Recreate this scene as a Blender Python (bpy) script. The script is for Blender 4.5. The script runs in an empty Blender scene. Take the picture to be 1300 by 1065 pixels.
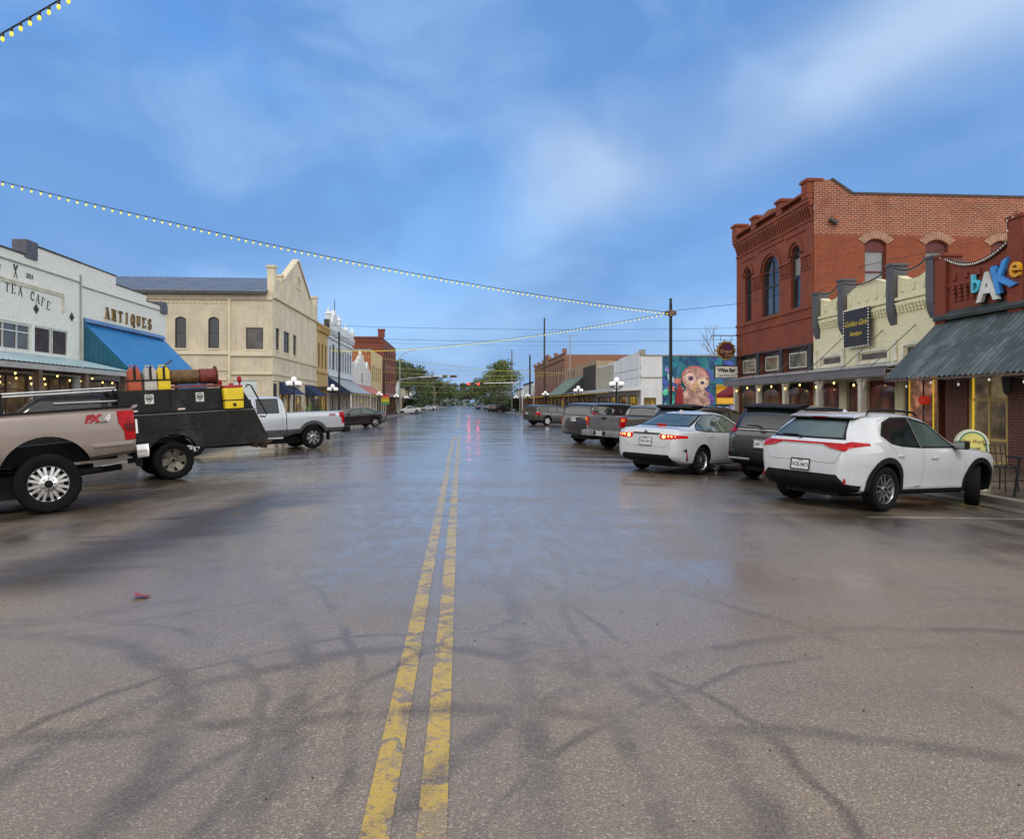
import bpy, bmesh, math, random
from mathutils import Vector, Matrix
random.seed(7)
PI = math.pi
sc = bpy.context.scene
COL = sc.collection
sin, cos = math.sin, math.cos

# ------------------------------------------------------------------ materials
MATS = {}
class NT:
    """small node-tree writer"""
    def __init__(s, m):
        m.use_nodes = True
        s.t = m.node_tree; s.t.nodes.clear()
    def n(s, kind, **kw):
        nd = s.t.nodes.new('ShaderNode' + kind)
        for k, v in kw.items():
            if k.startswith('i_'):
                nd.inputs[k[2:].replace('_', ' ')].default_value = v
            else:
                setattr(nd, k, v)
        return nd
    def l(s, a, b): s.t.links.new(a, b)
    def put(s, sock, v):
        if isinstance(v, (int, float)): sock.default_value = v
        elif isinstance(v, (tuple, list)): sock.default_value = tuple(v) if len(v) != 3 or sock.type == 'VECTOR' else tuple(v) + (1,)
        else: s.l(v, sock)
    def noise(s, vec, scale, detail=4, rough=.55, dist=0.0):
        n = s.n('TexNoise'); n.inputs['Scale'].default_value = scale; n.inputs['Detail'].default_value = detail
        n.inputs['Roughness'].default_value = rough; n.inputs['Distortion'].default_value = dist
        s.l(vec, n.inputs['Vector']); return n.outputs['Fac']
    def map(s, vec, sc_=(1, 1, 1), loc=(0, 0, 0), rot=(0, 0, 0)):
        n = s.n('Mapping'); n.inputs['Scale'].default_value = sc_; n.inputs['Location'].default_value = loc
        n.inputs['Rotation'].default_value = rot; s.l(vec, n.inputs['Vector']); return n.outputs['Vector']
    def ramp(s, f, a, b, lo=0.0, hi=1.0):
        n = s.n('MapRange'); n.clamp = True; n.interpolation_type = 'SMOOTHSTEP'
        for i, v in zip((1, 2, 3, 4), (a, b, lo, hi)): n.inputs[i].default_value = v
        s.l(f, n.inputs[0]); return n.outputs[0]
    def math(s, op, a, b=0.0, c=None):
        n = s.n('Math', operation=op); s.put(n.inputs[0], a); s.put(n.inputs[1], b)
        if c is not None: s.put(n.inputs[2], c)
        return n.outputs[0]
    def mix(s, f, a, b, mode='MIX'):
        n = s.n('Mix', data_type='RGBA', blend_type=mode); n.clamp_factor = True
        s.put(n.inputs[0], f); s.put(n.inputs[6], a); s.put(n.inputs[7], b); return n.outputs[2]
    def bump(s, h, strength=.3, dist=.01, normal=None):
        n = s.n('Bump'); n.inputs['Strength'].default_value = strength; n.inputs['Distance'].default_value = dist
        s.l(h, n.inputs['Height'])
        if normal is not None: s.l(normal, n.inputs['Normal'])
        return n.outputs[0]
    def out(s, col, rough=.6, metal=0., normal=None, spec=None, coat=0., emis=None, es=0., ior=None, trans=0.):
        p = s.n('BsdfPrincipled'); o = s.n('OutputMaterial')
        s.put(p.inputs['Base Color'], col); s.put(p.inputs['Roughness'], rough); s.put(p.inputs['Metallic'], metal)
        if normal is not None: s.l(normal, p.inputs['Normal'])
        if spec is not None: s.put(p.inputs['Specular IOR Level'], spec)
        if coat: p.inputs['Coat Weight'].default_value = coat; p.inputs['Coat Roughness'].default_value = .04
        if emis is not None: s.put(p.inputs['Emission Color'], emis); p.inputs['Emission Strength'].default_value = es
        if trans: p.inputs['Transmission Weight'].default_value = trans
        s.l(p.outputs[0], o.inputs[0]); return p

def hx(r, g, b):   # display 0-255 -> linear
    f = lambda c: (c / 255 / 12.92) if c <= 10 else ((c / 255 + .055) / 1.055) ** 2.4
    return (f(r), f(g), f(b))
def mul(c, k): return tuple(min(1, v * k) for v in c)

def mat(name, col, rough=.6, metal=0., var=.18, scale=2.5, bump=0., bscale=30., coat=0., emis=None, es=0., spec=None, streak=0., rvar=.12):
    """plain surface with tone variation, optional rain streaks and fine bump"""
    if name in MATS: return MATS[name]
    m = bpy.data.materials.new(name); MATS[name] = m; t = NT(m)
    tc = t.n('TexCoord'); ob = tc.outputs['Object']
    nz = t.noise(ob, scale, 6, .6)
    c = t.mix(t.ramp(nz, .3, .7), mul(col, 1 - var), mul(col, 1 + var))
    if streak:
        st = t.noise(t.map(ob, (3, 3, .25)), 2.2, 5, .65)
        c = t.mix(t.ramp(st, .5, .8, 0, streak), c, mul(col, .35))
    nb = None
    if bump:
        nb = t.bump(t.noise(ob, bscale, 4, .6), bump, .01)
    r = t.ramp(nz, .25, .75, max(.02, rough - rvar * rough), min(1, rough + rvar * rough))
    t.out(c, r, metal, nb, spec, coat, emis, es)
    return m

def brick(name, c1, c2, mortar, bump=.5, stain=.35, bw=.215, bh=.072, mw=.011, splotch=None, rough=.85):
    if name in MATS: return MATS[name]
    m = bpy.data.materials.new(name); MATS[name] = m; t = NT(m)
    tc = t.n('TexCoord'); uv = tc.outputs['UV']; ob = tc.outputs['Object']
    b = t.n('TexBrick'); b.inputs['Scale'].default_value = 1; b.inputs['Brick Width'].default_value = bw
    b.inputs['Row Height'].default_value = bh; b.inputs['Mortar Size'].default_value = mw; b.inputs['Mortar Smooth'].default_value = .25
    t.l(uv, b.inputs['Vector'])
    for k, v in (('Color1', c1), ('Color2', c2), ('Mortar', mortar)): b.inputs[k].default_value = v + (1,)
    n1 = t.noise(ob, .9, 6, .65); n2 = t.noise(ob, 9, 4, .6)
    c = t.mix(t.ramp(n2, .3, .75, 0, .45), b.outputs['Color'], mul(c1, .6))
    c = t.mix(t.ramp(n1, .45, .75, 0, stain), c, mul(c1, .42))
    if splotch: c = t.mix(t.ramp(t.noise(ob, .55, 5, .7), .5, .72, 0, .6), c, splotch)
    st = t.noise(t.map(ob, (2.5, 2.5, .22)), 1.6, 5, .65)
    c = t.mix(t.ramp(st, .52, .8, 0, stain), c, mul(c1, .3))
    h = t.math('ADD', t.math('MULTIPLY', b.outputs['Fac'], -1.0), t.math('MULTIPLY', n2, .5))
    t.out(c, rough, 0, t.bump(h, bump, .008))
    return m

def glow(name, col, es, var=.5, scale=1.2, base=None):
    """lit interior seen through glass: bright and dark patches behind a glossy pane"""
    if name in MATS: return MATS[name]
    m = bpy.data.materials.new(name); MATS[name] = m; t = NT(m)
    ob = t.n('TexCoord').outputs['Object']
    v = t.n('TexVoronoi'); v.inputs['Scale'].default_value = scale * 2; t.l(t.map(ob, (1, 1, .6)), v.inputs['Vector'])
    f = t.math('MULTIPLY', t.ramp(t.noise(ob, scale, 3, .6), .35, .65), t.ramp(v.outputs['Distance'], .1, .6, 1, .35))
    c = t.mix(t.math('MULTIPLY', f, var + .5), mul(col, .12), col)
    p = t.out((.03, .03, .03), .05, 0, None, .6, 0, c, es)
    return m

# ------------------------------------------------------------------ mesh builder
class MB:
    def __init__(s, fn=None): s.v = []; s.f = []; s.mi = []; s.cur = 0; s.fn = fn
    def add(s, vs, fs):
        o = len(s.v)
        s.v += [s.fn(*p) for p in vs] if s.fn else [tuple(p) for p in vs]
        s.f += [tuple(i + o for i in f) for f in fs]; s.mi += [s.cur] * len(fs)
    def box(s, x0, x1, y0, y1, z0, z1):
        s.add([(x, y, z) for x in (x0, x1) for y in (y0, y1) for z in (z0, z1)],
              [(0, 1, 3, 2), (4, 6, 7, 5), (0, 4, 5, 1), (2, 3, 7, 6), (0, 2, 6, 4), (1, 5, 7, 3)])
    def bx(s, c, sz, R=None):
        vs = []
        for x in (-.5, .5):
            for y in (-.5, .5):
                for z in (-.5, .5):
                    p = Vector((x * sz[0], y * sz[1], z * sz[2]))
                    if R is not None: p = R @ p
                    vs.append((c[0] + p.x, c[1] + p.y, c[2] + p.z))
        s.add(vs, [(0, 1, 3, 2), (4, 6, 7, 5), (0, 4, 5, 1), (2, 3, 7, 6), (0, 2, 6, 4), (1, 5, 7, 3)])
    def prism(s, poly, ax, a, b):
        n = len(poly)
        if ax == 'x': g = lambda p, t: (t, p[0], p[1])
        elif ax == 'y': g = lambda p, t: (p[0], t, p[1])
        else: g = lambda p, t: (p[0], p[1], t)
        s.add([g(p, a) for p in poly] + [g(p, b) for p in poly],
              [tuple(range(n))[::-1], tuple(range(n, 2 * n))] + [(i, (i + 1) % n, n + (i + 1) % n, n + i) for i in range(n)])
    def poly(s, pts): s.add(pts, [tuple(range(len(pts)))])
    def ring(s, outer, inner, ax, a, b):
        n = len(outer)
        if ax == 'x': g = lambda p, t: (t, p[0], p[1])
        elif ax == 'y': g = lambda p, t: (p[0], t, p[1])
        else: g = lambda p, t: (p[0], p[1], t)
        vs = [g(p, a) for p in outer] + [g(p, a) for p in inner] + [g(p, b) for p in outer] + [g(p, b) for p in inner]
        fs = []
        for i in range(n):
            j = (i + 1) % n
            fs += [(i, j, n + j, n + i), (2 * n + i, 3 * n + i, 3 * n + j, 2 * n + j), (i, 2 * n + i, 2 * n + j, j), (n + i, n + j, 3 * n + j, 3 * n + i)]
        s.add(vs, fs)
    def tube(s, pts, r, n=8, cap=True):
        pts = [Vector(p) for p in pts]; rs = r if isinstance(r, (list, tuple)) else [r] * len(pts)
        vs = []; up = None
        for i, p in enumerate(pts):
            d = (pts[min(i + 1, len(pts) - 1)] - pts[max(i - 1, 0)])
            if d.length < 1e-9: d = Vector((0, 0, 1))
            d.normalize()
            if up is None: up = Vector((0, 0, 1)) if abs(d.z) < .9 else Vector((1, 0, 0))
            a = d.cross(up)
            if a.length < 1e-6: a = d.orthogonal()
            a.normalize(); b = a.cross(d).normalized(); up = b
            vs += [tuple(p + rs[i] * (a * cos(2 * PI * k / n) + b * sin(2 * PI * k / n))) for k in range(n)]
        fs = [(i * n + k, i * n + (k + 1) % n, (i + 1) * n + (k + 1) % n, (i + 1) * n + k) for i in range(len(pts) - 1) for k in range(n)]
        if cap: fs += [tuple(range(n))[::-1], tuple(range((len(pts) - 1) * n, len(pts) * n))]
        s.add(vs, fs)
    def lathe(s, prof, c=(0, 0, 0), ax='z', n=16, close=False, cap=True):
        vs = []
        for r, h in prof:
            for k in range(n):
                a = 2 * PI * k / n; x, y = r * cos(a), r * sin(a)
                p = (x, y, h) if ax == 'z' else ((x, h, y) if ax == 'y' else (h, x, y))
                vs.append((c[0] + p[0], c[1] + p[1], c[2] + p[2]))
        m = len(prof)
        fs = [(i * n + k, i * n + (k + 1) % n, (i + 1) * n + (k + 1) % n, (i + 1) * n + k) for i in range(m - 1) for k in range(n)]
        if close: fs += [((m - 1) * n + k, (m - 1) * n + (k + 1) % n, (k + 1) % n, k) for k in range(n)]
        elif cap:
            if prof[0][0] > 1e-6: fs.append(tuple(range(n))[::-1])
            if prof[-1][0] > 1e-6: fs.append(tuple(range((m - 1) * n, m * n)))
        s.add(vs, fs)
    def ball(s, c, r, n=10, m=7, sz=1.):
        s.lathe([(max(1e-4, r * sin(PI * i / m)), -r * sz * cos(PI * i / m)) for i in range(m + 1)], c, 'z', n)
    def grid(s, rows):
        n = len(rows[0]); s.add([p for r in rows for p in r],
                                [(i * n + k, i * n + k + 1, (i + 1) * n + k + 1, (i + 1) * n + k) for i in range(len(rows) - 1) for k in range(n - 1)])
    def mesh(s, name, mats, smooth=None, bevel=0., off=(0, 0, 0), merge=True, nrm=True):
        me = bpy.data.meshes.new(name)
        me.from_pydata([(a - off[0], b - off[1], c - off[2]) for a, b, c in s.v], [], s.f)
        for m in (mats if isinstance(mats, (list, tuple)) else [mats]): me.materials.append(m)
        me.polygons.foreach_set('material_index', s.mi)
        bm = bmesh.new(); bm.from_mesh(me)
        if merge: bmesh.ops.remove_doubles(bm, verts=bm.verts, dist=1e-5)
        if bevel:
            es = [e for e in bm.edges if len(e.link_faces) == 2 and e.calc_face_angle(0) > .6]
            if es: bmesh.ops.bevel(bm, geom=es, offset=bevel, segments=2, affect='EDGES', clamp_overlap=True, profile=.7)
        if nrm: bmesh.ops.recalc_face_normals(bm, faces=bm.faces)
        uvl = bm.loops.layers.uv.new('UVMap')
        for f in bm.faces:
            nx, ny, nz = abs(f.normal.x), abs(f.normal.y), abs(f.normal.z)
            for lp in f.loops:
                x, y, z = lp.vert.co.x + off[0], lp.vert.co.y + off[1], lp.vert.co.z + off[2]
                lp[uvl].uv = (x, y) if nz > max(nx, ny) else ((y, z) if nx > ny else (x, z))
        bm.to_mesh(me); bm.free()
        if smooth is not None:
            me.shade_smooth()
            if smooth < 180: me.set_sharp_from_angle(angle=math.radians(smooth))
        return me
    def build(s, name, mats, parent=None, smooth=None, bevel=0., world=True, **k):
        off = root_loc(parent) if (parent is not None and world) else (0, 0, 0)
        return obj(name, s.mesh(name, mats, smooth, bevel, off, **k), parent)

def root_loc(o):
    while o.parent: o = o.parent
    return tuple(o.location)
def obj(name, me, parent=None):
    o = bpy.data.objects.new(name, me); COL.objects.link(o)
    if parent is not None: o.parent = parent
    return o
def tag(o, label, cat, group=None):
    o['label'] = label; o['category'] = cat
    if group: o['group'] = group
    return o
def thing(name, label, cat, loc=(0, 0, 0), group=None):
    o = bpy.data.objects.new(name, None); COL.objects.link(o); o.empty_display_size = .2
    o.location = loc; return tag(o, label, cat, group)
def single(mb, name, mats, label, cat, loc, group=None, smooth=None, bevel=0.):
    o = obj(name, mb.mesh(name, mats, smooth, bevel, loc)); o.location = loc
    return tag(o, label, cat, group)
def copy_tree(o, parent=None):
    c = o.copy(); COL.objects.link(c); c.parent = parent
    for ch in list(o.children): copy_tree(ch, c)
    return c

_txt = {}
def text_geo(body, size, ext=.01, shear=0., bold=0., sp=1.):
    """text outline as (verts, faces): x right, y up, z out"""
    k = (body, size, ext, shear, bold, sp)
    if k in _txt: return _txt[k]
    cu = bpy.data.curves.new('t', 'FONT'); cu.body = body; cu.size = size; cu.extrude = ext; cu.shear = shear; cu.offset = bold
    cu.align_x = 'CENTER'; cu.align_y = 'CENTER'; cu.resolution_u = 3; cu.space_character = sp
    o = bpy.data.objects.new('t', cu); COL.objects.link(o)
    dg = bpy.context.evaluated_depsgraph_get()
    me = bpy.data.meshes.new_from_object(o.evaluated_get(dg), depsgraph=dg)
    r = ([tuple(v.co) for v in me.vertices], [tuple(p.vertices) for p in me.polygons])
    bpy.data.objects.remove(o); bpy.data.curves.remove(cu); bpy.data.meshes.remove(me)
    _txt[k] = r; return r

# light serif lettering drawn stroke by stroke in a unit cell: (x0,y0,x1,y1,thick?)
SERIF = {'A': [(.08, 0, .5, 1, 0), (.5, 1, .92, 0, 1), (.25, .38, .76, .38, 0)], 'N': [(.14, 0, .14, 1, 0), (.14, 1, .86, 0, 1), (.86, 0, .86, 1, 0)],
         'T': [(.5, 0, .5, 1, 1), (.06, 1, .94, 1, 0), (.06, 1, .06, .8, 0), (.94, 1, .94, .8, 0)], 'I': [(.5, 0, .5, 1, 1)],
         'U': [(.16, 1, .16, .3, 1), (.16, .3, .3, .04, 1), (.3, .04, .68, .04, 0), (.68, .04, .84, .3, 0), (.84, .3, .84, 1, 0)],
         'E': [(.2, 0, .2, 1, 1), (.2, 1, .85, 1, 0), (.2, .52, .65, .52, 0), (.2, 0, .88, 0, 0), (.85, 1, .85, .8, 0), (.88, 0, .88, .22, 0)],
         'F': [(.2, 0, .2, 1, 1), (.2, 1, .88, 1, 0), (.2, .52, .68, .52, 0), (.88, 1, .88, .78, 0)]}
def arc(cx, cy, rx, ry, a0, a1, n, th):
    p = [(cx + rx * cos(math.radians(a0 + (a1 - a0) * i / n)), cy + ry * sin(math.radians(a0 + (a1 - a0) * i / n))) for i in range(n + 1)]
    return [(p[i][0], p[i][1], p[i + 1][0], p[i + 1][1], th) for i in range(n)]
SERIF['Q'] = arc(.5, .5, .42, .5, 0, 360, 12, 1) + [(.5, .2, .95, -.2, 1)]
SERIF['C'] = arc(.55, .5, .45, .5, 45, 315, 9, 1) + [(.87, .85, .87, .68, 0)]
SERIF['S'] = arc(.5, .74, .34, .26, 20, 270, 7, 1) + arc(.5, .25, .36, .27, 90, -160, 7, 1)
def serif_letter(ch, h, w, tk, tn, ext):
    """list of flat strips as prisms (verts, faces), origin at lower left"""
    V = []; F = []
    def strip(x0, y0, x1, y1, t):
        d = Vector((x1 - x0, y1 - y0)); L = d.length
        if L < 1e-6: return
        d /= L; nrm = Vector((-d.y, d.x)) * t / 2; e = d * t * .3
        q = [(x0 - e.x - nrm.x, y0 - e.y - nrm.y), (x1 + e.x - nrm.x, y1 + e.y - nrm.y), (x1 + e.x + nrm.x, y1 + e.y + nrm.y), (x0 - e.x + nrm.x, y0 - e.y + nrm.y)]
        o = len(V); dz = .0004 * (len(V) // 8)
        V.extend([(a, b, 0) for a, b in q] + [(a, b, ext + dz) for a, b in q])
        F.extend([tuple(i + o for i in f) for f in [(3, 2, 1, 0), (4, 5, 6, 7), (0, 1, 5, 4), (1, 2, 6, 5), (2, 3, 7, 6), (3, 0, 4, 7)]])
    for x0, y0, x1, y1, th in SERIF[ch]:
        strip(x0 * w, y0 * h, x1 * w, y1 * h, tk if th else tn)
        if ch not in 'QCSU' or y0 == 1 or y1 == 1:
            for (x, y) in ((x0, y0), (x1, y1)):
                if abs(x1 - x0) < .5 and (y in (0, 1)) and abs(y1 - y0) > .5:
                    strip(x * w - tk * .95, y * h, x * w + tk * .95, y * h, tn * .8)
    return V, F

# ------------------------------------------------------------------ ground shape
def gz(x):
    x = abs(x + .2)
    return -.0033 * x * x if x < 9.5 else -.298
WALK = -.148       # top of the sidewalks
# ------------------------------------------------------------------ vehicles
def curve(pts):
    xs = [p[0] for p in pts]; ys = [p[1] for p in pts]; n = len(xs)
    d = [(ys[i + 1] - ys[i]) / (xs[i + 1] - xs[i]) for i in range(n - 1)]
    m = [d[0]] + [0 if d[i - 1] * d[i] <= 0 else 2 * d[i - 1] * d[i] / (d[i - 1] + d[i]) for i in range(1, n - 1)] + [d[-1]]
    def f(x):
        if x <= xs[0]: return ys[0]
        if x >= xs[-1]: return ys[-1]
        i = 0
        while x > xs[i + 1]: i += 1
        h = xs[i + 1] - xs[i]; t = (x - xs[i]) / h
        return ys[i] * (1 + 2 * t) * (1 - t) ** 2 + h * m[i] * t * (1 - t) ** 2 + ys[i + 1] * t * t * (3 - 2 * t) + h * m[i + 1] * t * t * (t - 1)
    return f

def tmp_eval(me, mods):
    o = bpy.data.objects.new('tmp', me); COL.objects.link(o); mods(o)
    dg = bpy.context.evaluated_depsgraph_get()
    r = bpy.data.meshes.new_from_object(o.evaluated_get(dg), depsgraph=dg)
    bpy.data.objects.remove(o); return r
def boolean(a, b, op, keep=.6):
    ob = bpy.data.objects.new('cut', b); COL.objects.link(ob)
    def md(o):
        m = o.modifiers.new('b', 'BOOLEAN'); m.operation = op; m.object = ob; m.solver = 'EXACT'; m.material_mode = 'TRANSFER'
    def lim(m): 
        c = [v.co for v in m.vertices]
        return [f(q[i] for q in c) for i in range(3) for f in (min, max)] if c else None
    L = lim(a)
    for k in range(5):
        r = tmp_eval(a, md); l = lim(r)
        ok = l is None or all(l[i] >= L[i] - .002 for i in (0, 2, 4)) and all(l[i] <= L[i] + .002 for i in (1, 3, 5))
        if ok and l is not None and op == 'DIFFERENCE': ok = abs(volume(r)) > abs(volume(a)) * keep
        if ok: break
        b.transform(Matrix.Translation([.0013 * (k + 1) * q for q in (1, .7, -.8)]))     # nudge off a coincident face and try again
    bpy.data.objects.remove(ob)
    return r if ok else (a if op == 'DIFFERENCE' else bpy.data.meshes.new('none'))
def volume(me):
    bm = bmesh.new(); bm.from_mesh(me); v = bm.calc_volume(signed=True); bm.free(); return v
def shrink(poly, g):
    if not g: return poly
    n = len(poly); A = sum(poly[i][0] * poly[(i + 1) % n][1] - poly[(i + 1) % n][0] * poly[i][1] for i in range(n)); sg = 1 if A > 0 else -1
    out = []
    for i in range(n):
        p, q, r = Vector(poly[i - 1][:2]), Vector(poly[i][:2]), Vector(poly[(i + 1) % n][:2])
        d1 = (q - p).normalized(); d2 = (r - q).normalized()
        n1 = Vector((-d1.y, d1.x)) * sg; n2 = Vector((-d2.y, d2.x)) * sg
        b = n1 + n2
        if b.length < 1e-4: b = n1
        b.normalize(); k = g / max(.35, b.dot(n1)); out.append((q.x + b.x * k, q.y + b.y * k))
    return out

def loft(sp):
    c = {k: curve(v) for k, v in sp['curves'].items()}
    x0 = sp['curves']['zt'][0][0]; x1 = sp['curves']['zt'][-1][0]
    X = {x0, x1}; n = int((x1 - x0) / .085)
    X |= {x0 + (x1 - x0) * i / n for i in range(n + 1)}
    for k in ('zt', 'w', 'zs', 'zb'): X |= {p[0] for p in sp['curves'][k]}
    X |= {x0 + .02, x0 + .05, x1 - .02, x1 - .05}
    xs = sorted(X); ys = [xs[0]]
    for x in xs[1:]:
        if x - ys[-1] > .012: ys.append(x)
    mb = MB(); rows = []
    for x in ys:
        zb, zt, zs, w, wr = (c[k](x) for k in ('zb', 'zt', 'zs', 'w', 'wr'))
        zs = min(zs, zt - .012); zb = min(zb, zs - .05); g = zt - zs; h = zs - zb; wr = min(wr, w * .97)
        dl = min(.075, g * .45); q = sp.get('bulge', .985)
        half = [(0, zb), (w * .8, zb), (w * .955, zb + min(.05, h * .15)), (w * q, zb + h * .28), (w, zb + h * .55), (w, zb + h * .74), (w * .993, zb + h * .88), (w * .972, zs - min(.012, h * .04)), (w * .94, zs + g * .03)]
        a, b = w * .925, wr
        half += [(a + (b - a) * .36 + (w * .01 if g > .15 else 0), zs + (g - dl) * .38), (a + (b - a) * .72 + (w * .008 if g > .15 else 0), zs + (g - dl) * .75), (b, zt - dl), (b * .93, zt - dl * .35), (b * .7, zt - dl * .06), (0, zt + sp.get('crown', .012) * min(1, g * 8))]
        rows.append([(x, y, z) for y, z in half] + [(x, -y, z) for y, z in half[-2:0:-1]])
    m = len(rows[0]); mb.add([p for r in rows for p in r], [(i * m + k, i * m + (k + 1) % m, (i + 1) * m + (k + 1) % m, (i + 1) * m + k) for i in range(len(rows) - 1) for k in range(m)]
           + [tuple(range(m))[::-1], tuple(range((len(rows) - 1) * m, len(rows) * m))])
    me = mb.mesh('body', sp['paint'], 180)
    me = tmp_eval(me, lambda o: setattr(o.modifiers.new('s', 'SUBSURF'), 'levels', 1))
    return me

TYRE = mat('tyre_rubber', (.006, .006, .0065), .85, 0, .3, 8, .25, 60, spec=.15)
DARK = mat('black_plastic', (.0065, .0065, .007), .6, 0, .25, 6, .15, 150, spec=.2)
TRIM = mat('black_trim', (.006, .006, .0065), .38, spec=.25)
GLASS = mat('car_glass', (.010, .013, .014), .03, 0, .2, 1.5, spec=.9, rvar=.3)
GLASSL = mat('clear_car_glass', (.05, .075, .07), .03, 0, .3, 1.2, spec=1.0, rvar=.3)
CHROME = mat('chrome', (.72, .72, .72), .12, 1., .06, 5)
ALLOY = mat('alloy_rim', (.62, .63, .65), .25, 1., .1, 9)
STEEL = mat('worn_steel_rim', (.16, .145, .12), .6, .6, .3, 9)
REDL = mat('red_lens', (.30, .002, .006), .15, 0, .35, 12, spec=.25, emis=(.8, .0, .008), es=.05)
REDD = mat('dark_red_lens', (.10, .002, .006), .12, 0, .2, 12, spec=.3)
WHTL = mat('white_lens', (.75, .76, .78), .1, 0, .1, 12)
REDON = mat('lit_red_lens', (.32, .003, .003), .12, 0, .4, 14, spec=.25, emis=(1., .012, .008), es=.25)
AMBON = mat('lit_amber_lens', (.9, .5, .1), .1, 0, .2, 14, emis=(1., .42, .10), es=7.)
PLATE = mat('licence_plate_white', (.62, .63, .65), .4)
PLTXT = mat('licence_plate_letters', (.02, .025, .05), .5)
def paint(n, c, metal=.0, rough=.22): return mat(n, c, rough, metal, .05, 1.2, coat=.9, streak=.10)

def wheel_mesh(key, R, rr, wd, style, rim_m):
    mb = MB(); h = wd / 2; n = 72; off = style.get('off', 0)
    prof = [(rr - .012, -h * .75), (rr + .012, -h * .86), ((rr + R) / 2, -h), (R - .035, -h * .97), (R - .012, -h * .86), (R, -h * .6), (R, -h * .2), (R, h * .2), (R, h * .6), (R - .012, h * .86), (R - .035, h * .97), ((rr + R) / 2, h), (rr + .012, h * .86), (rr - .012, h * .75)]
    vs = []
    for j, (r, y) in enumerate(prof):
        for k in range(n):
            q = r
            if 3 <= j <= 10:
                ph = (k + (j if j % 2 else 0)) % 4
                if ph >= 2 and j not in (6, 7): q -= .014 if off else .005
            a = 2 * PI * k / n; vs.append((q * cos(a), y, q * sin(a)))
    m = len(prof)
    mb.add(vs, [(i * n + k, i * n + (k + 1) % n, (i + 1) * n + (k + 1) % n, (i + 1) * n + k) for i in range(m - 1) for k in range(n)])
    tyre = mb.mesh('tyre', TYRE, 30)
    mb = MB()
    yo = h * .74; dish = style.get('dish', .25) * wd
    mb.lathe([(rr + .004, yo - .012), (rr + .004, yo), (rr - .010, yo + .004), (rr - .022, yo - .01), (rr - .03, yo - .07), (rr - .04, -h * .7)], n=48, ax='y', cap=False)
    ns = style['n']; w0, w1 = style['w']; tw = style.get('twin', 0); yc = yo - dish * style.get('cone', .3)
    for i in range(ns):
        for s in ((-1, 1) if tw else (0,)):
            a = 2 * PI * i / ns + s * tw + style.get('ph', 0); a1 = a + s * tw * style.get('spread', .0)
            ca, sa = cos(a), sin(a); cb, sb = cos(a1), sin(a1); r0 = .05; r1 = rr - .02
            def pt(c_, s_, r, t, y): return (r * c_ - t * s_, y, r * s_ + t * c_)
            q = [pt(ca, sa, r0, -w0 / 2, yc), pt(ca, sa, r0, w0 / 2, yc), pt(cb, sb, r1, w1 / 2, yo - .012), pt(cb, sb, r1, -w1 / 2, yo - .012)]
            q2 = [(x, y - .035, z) for x, y, z in q]
            e = .004; qt = [(x * .999, y + e, z * .999) for x, y, z in q]
            mb.add(q2 + qt, [(3, 2, 1, 0), (4, 5, 6, 7), (0, 1, 5, 4), (1, 2, 6, 5), (2, 3, 7, 6), (3, 0, 4, 7)])
    hr = style.get('hub', .055)
    mb.lathe([(hr + .02, yc - .03), (hr + .018, yc + .006), (hr, yc + .014), (hr * .9, yc + .02), (.001, yc + .022)], n=24, ax='y')
    mb.cur = 1
    mb.lathe([(rr - .035, yo - dish - .05), (.001, yo - dish - .05)], n=32, ax='y')
    mb.lathe([(hr * .55, yc + .024), (hr * .5, yc + .027), (.001, yc + .027)], n=16, ax='y')
    for i in range(style.get('lug', 5)):
        a = 2 * PI * (i + .5) / style.get('lug', 5); rl = hr + (.012 if hr < .08 else -.022)
        mb.lathe([(.011, 0), (.011, .026), (.001, .026)], (rl * cos(a), yc, rl * sin(a)), 'y', 8)
    mb.cur = 2
    mb.lathe([(rr * .72, yo - dish - .02), (rr * .72, yo - dish - .03), (.07, yo - dish - .03), (.07, yo - dish - .02)], n=32, ax='y', close=True)
    rim = mb.mesh('wheel', [rim_m, DARK, mat('brake_disc', (.22, .21, .2), .4, .9)], 35)
    return rim, tyre

def place(o, C, deg, pitch=0.):
    """stand the thing on the crowned road at C, nose along deg (from +x), following the cross slope"""
    a = math.radians(deg); x, y = C
    sl = -.0066 * (x + .2)
    f = Vector((cos(a), sin(a), sl * cos(a) + math.tan(math.radians(pitch)))).normalized()
    l = Vector((-sin(a), cos(a), -sl * sin(a))); l = (l - f * l.dot(f)).normalized(); u = f.cross(l)
    M = Matrix((f, l, u)).transposed()
    o.location = (x, y, gz(x)); o.rotation_mode = 'XYZ'; o.rotation_euler = M.to_euler()

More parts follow.
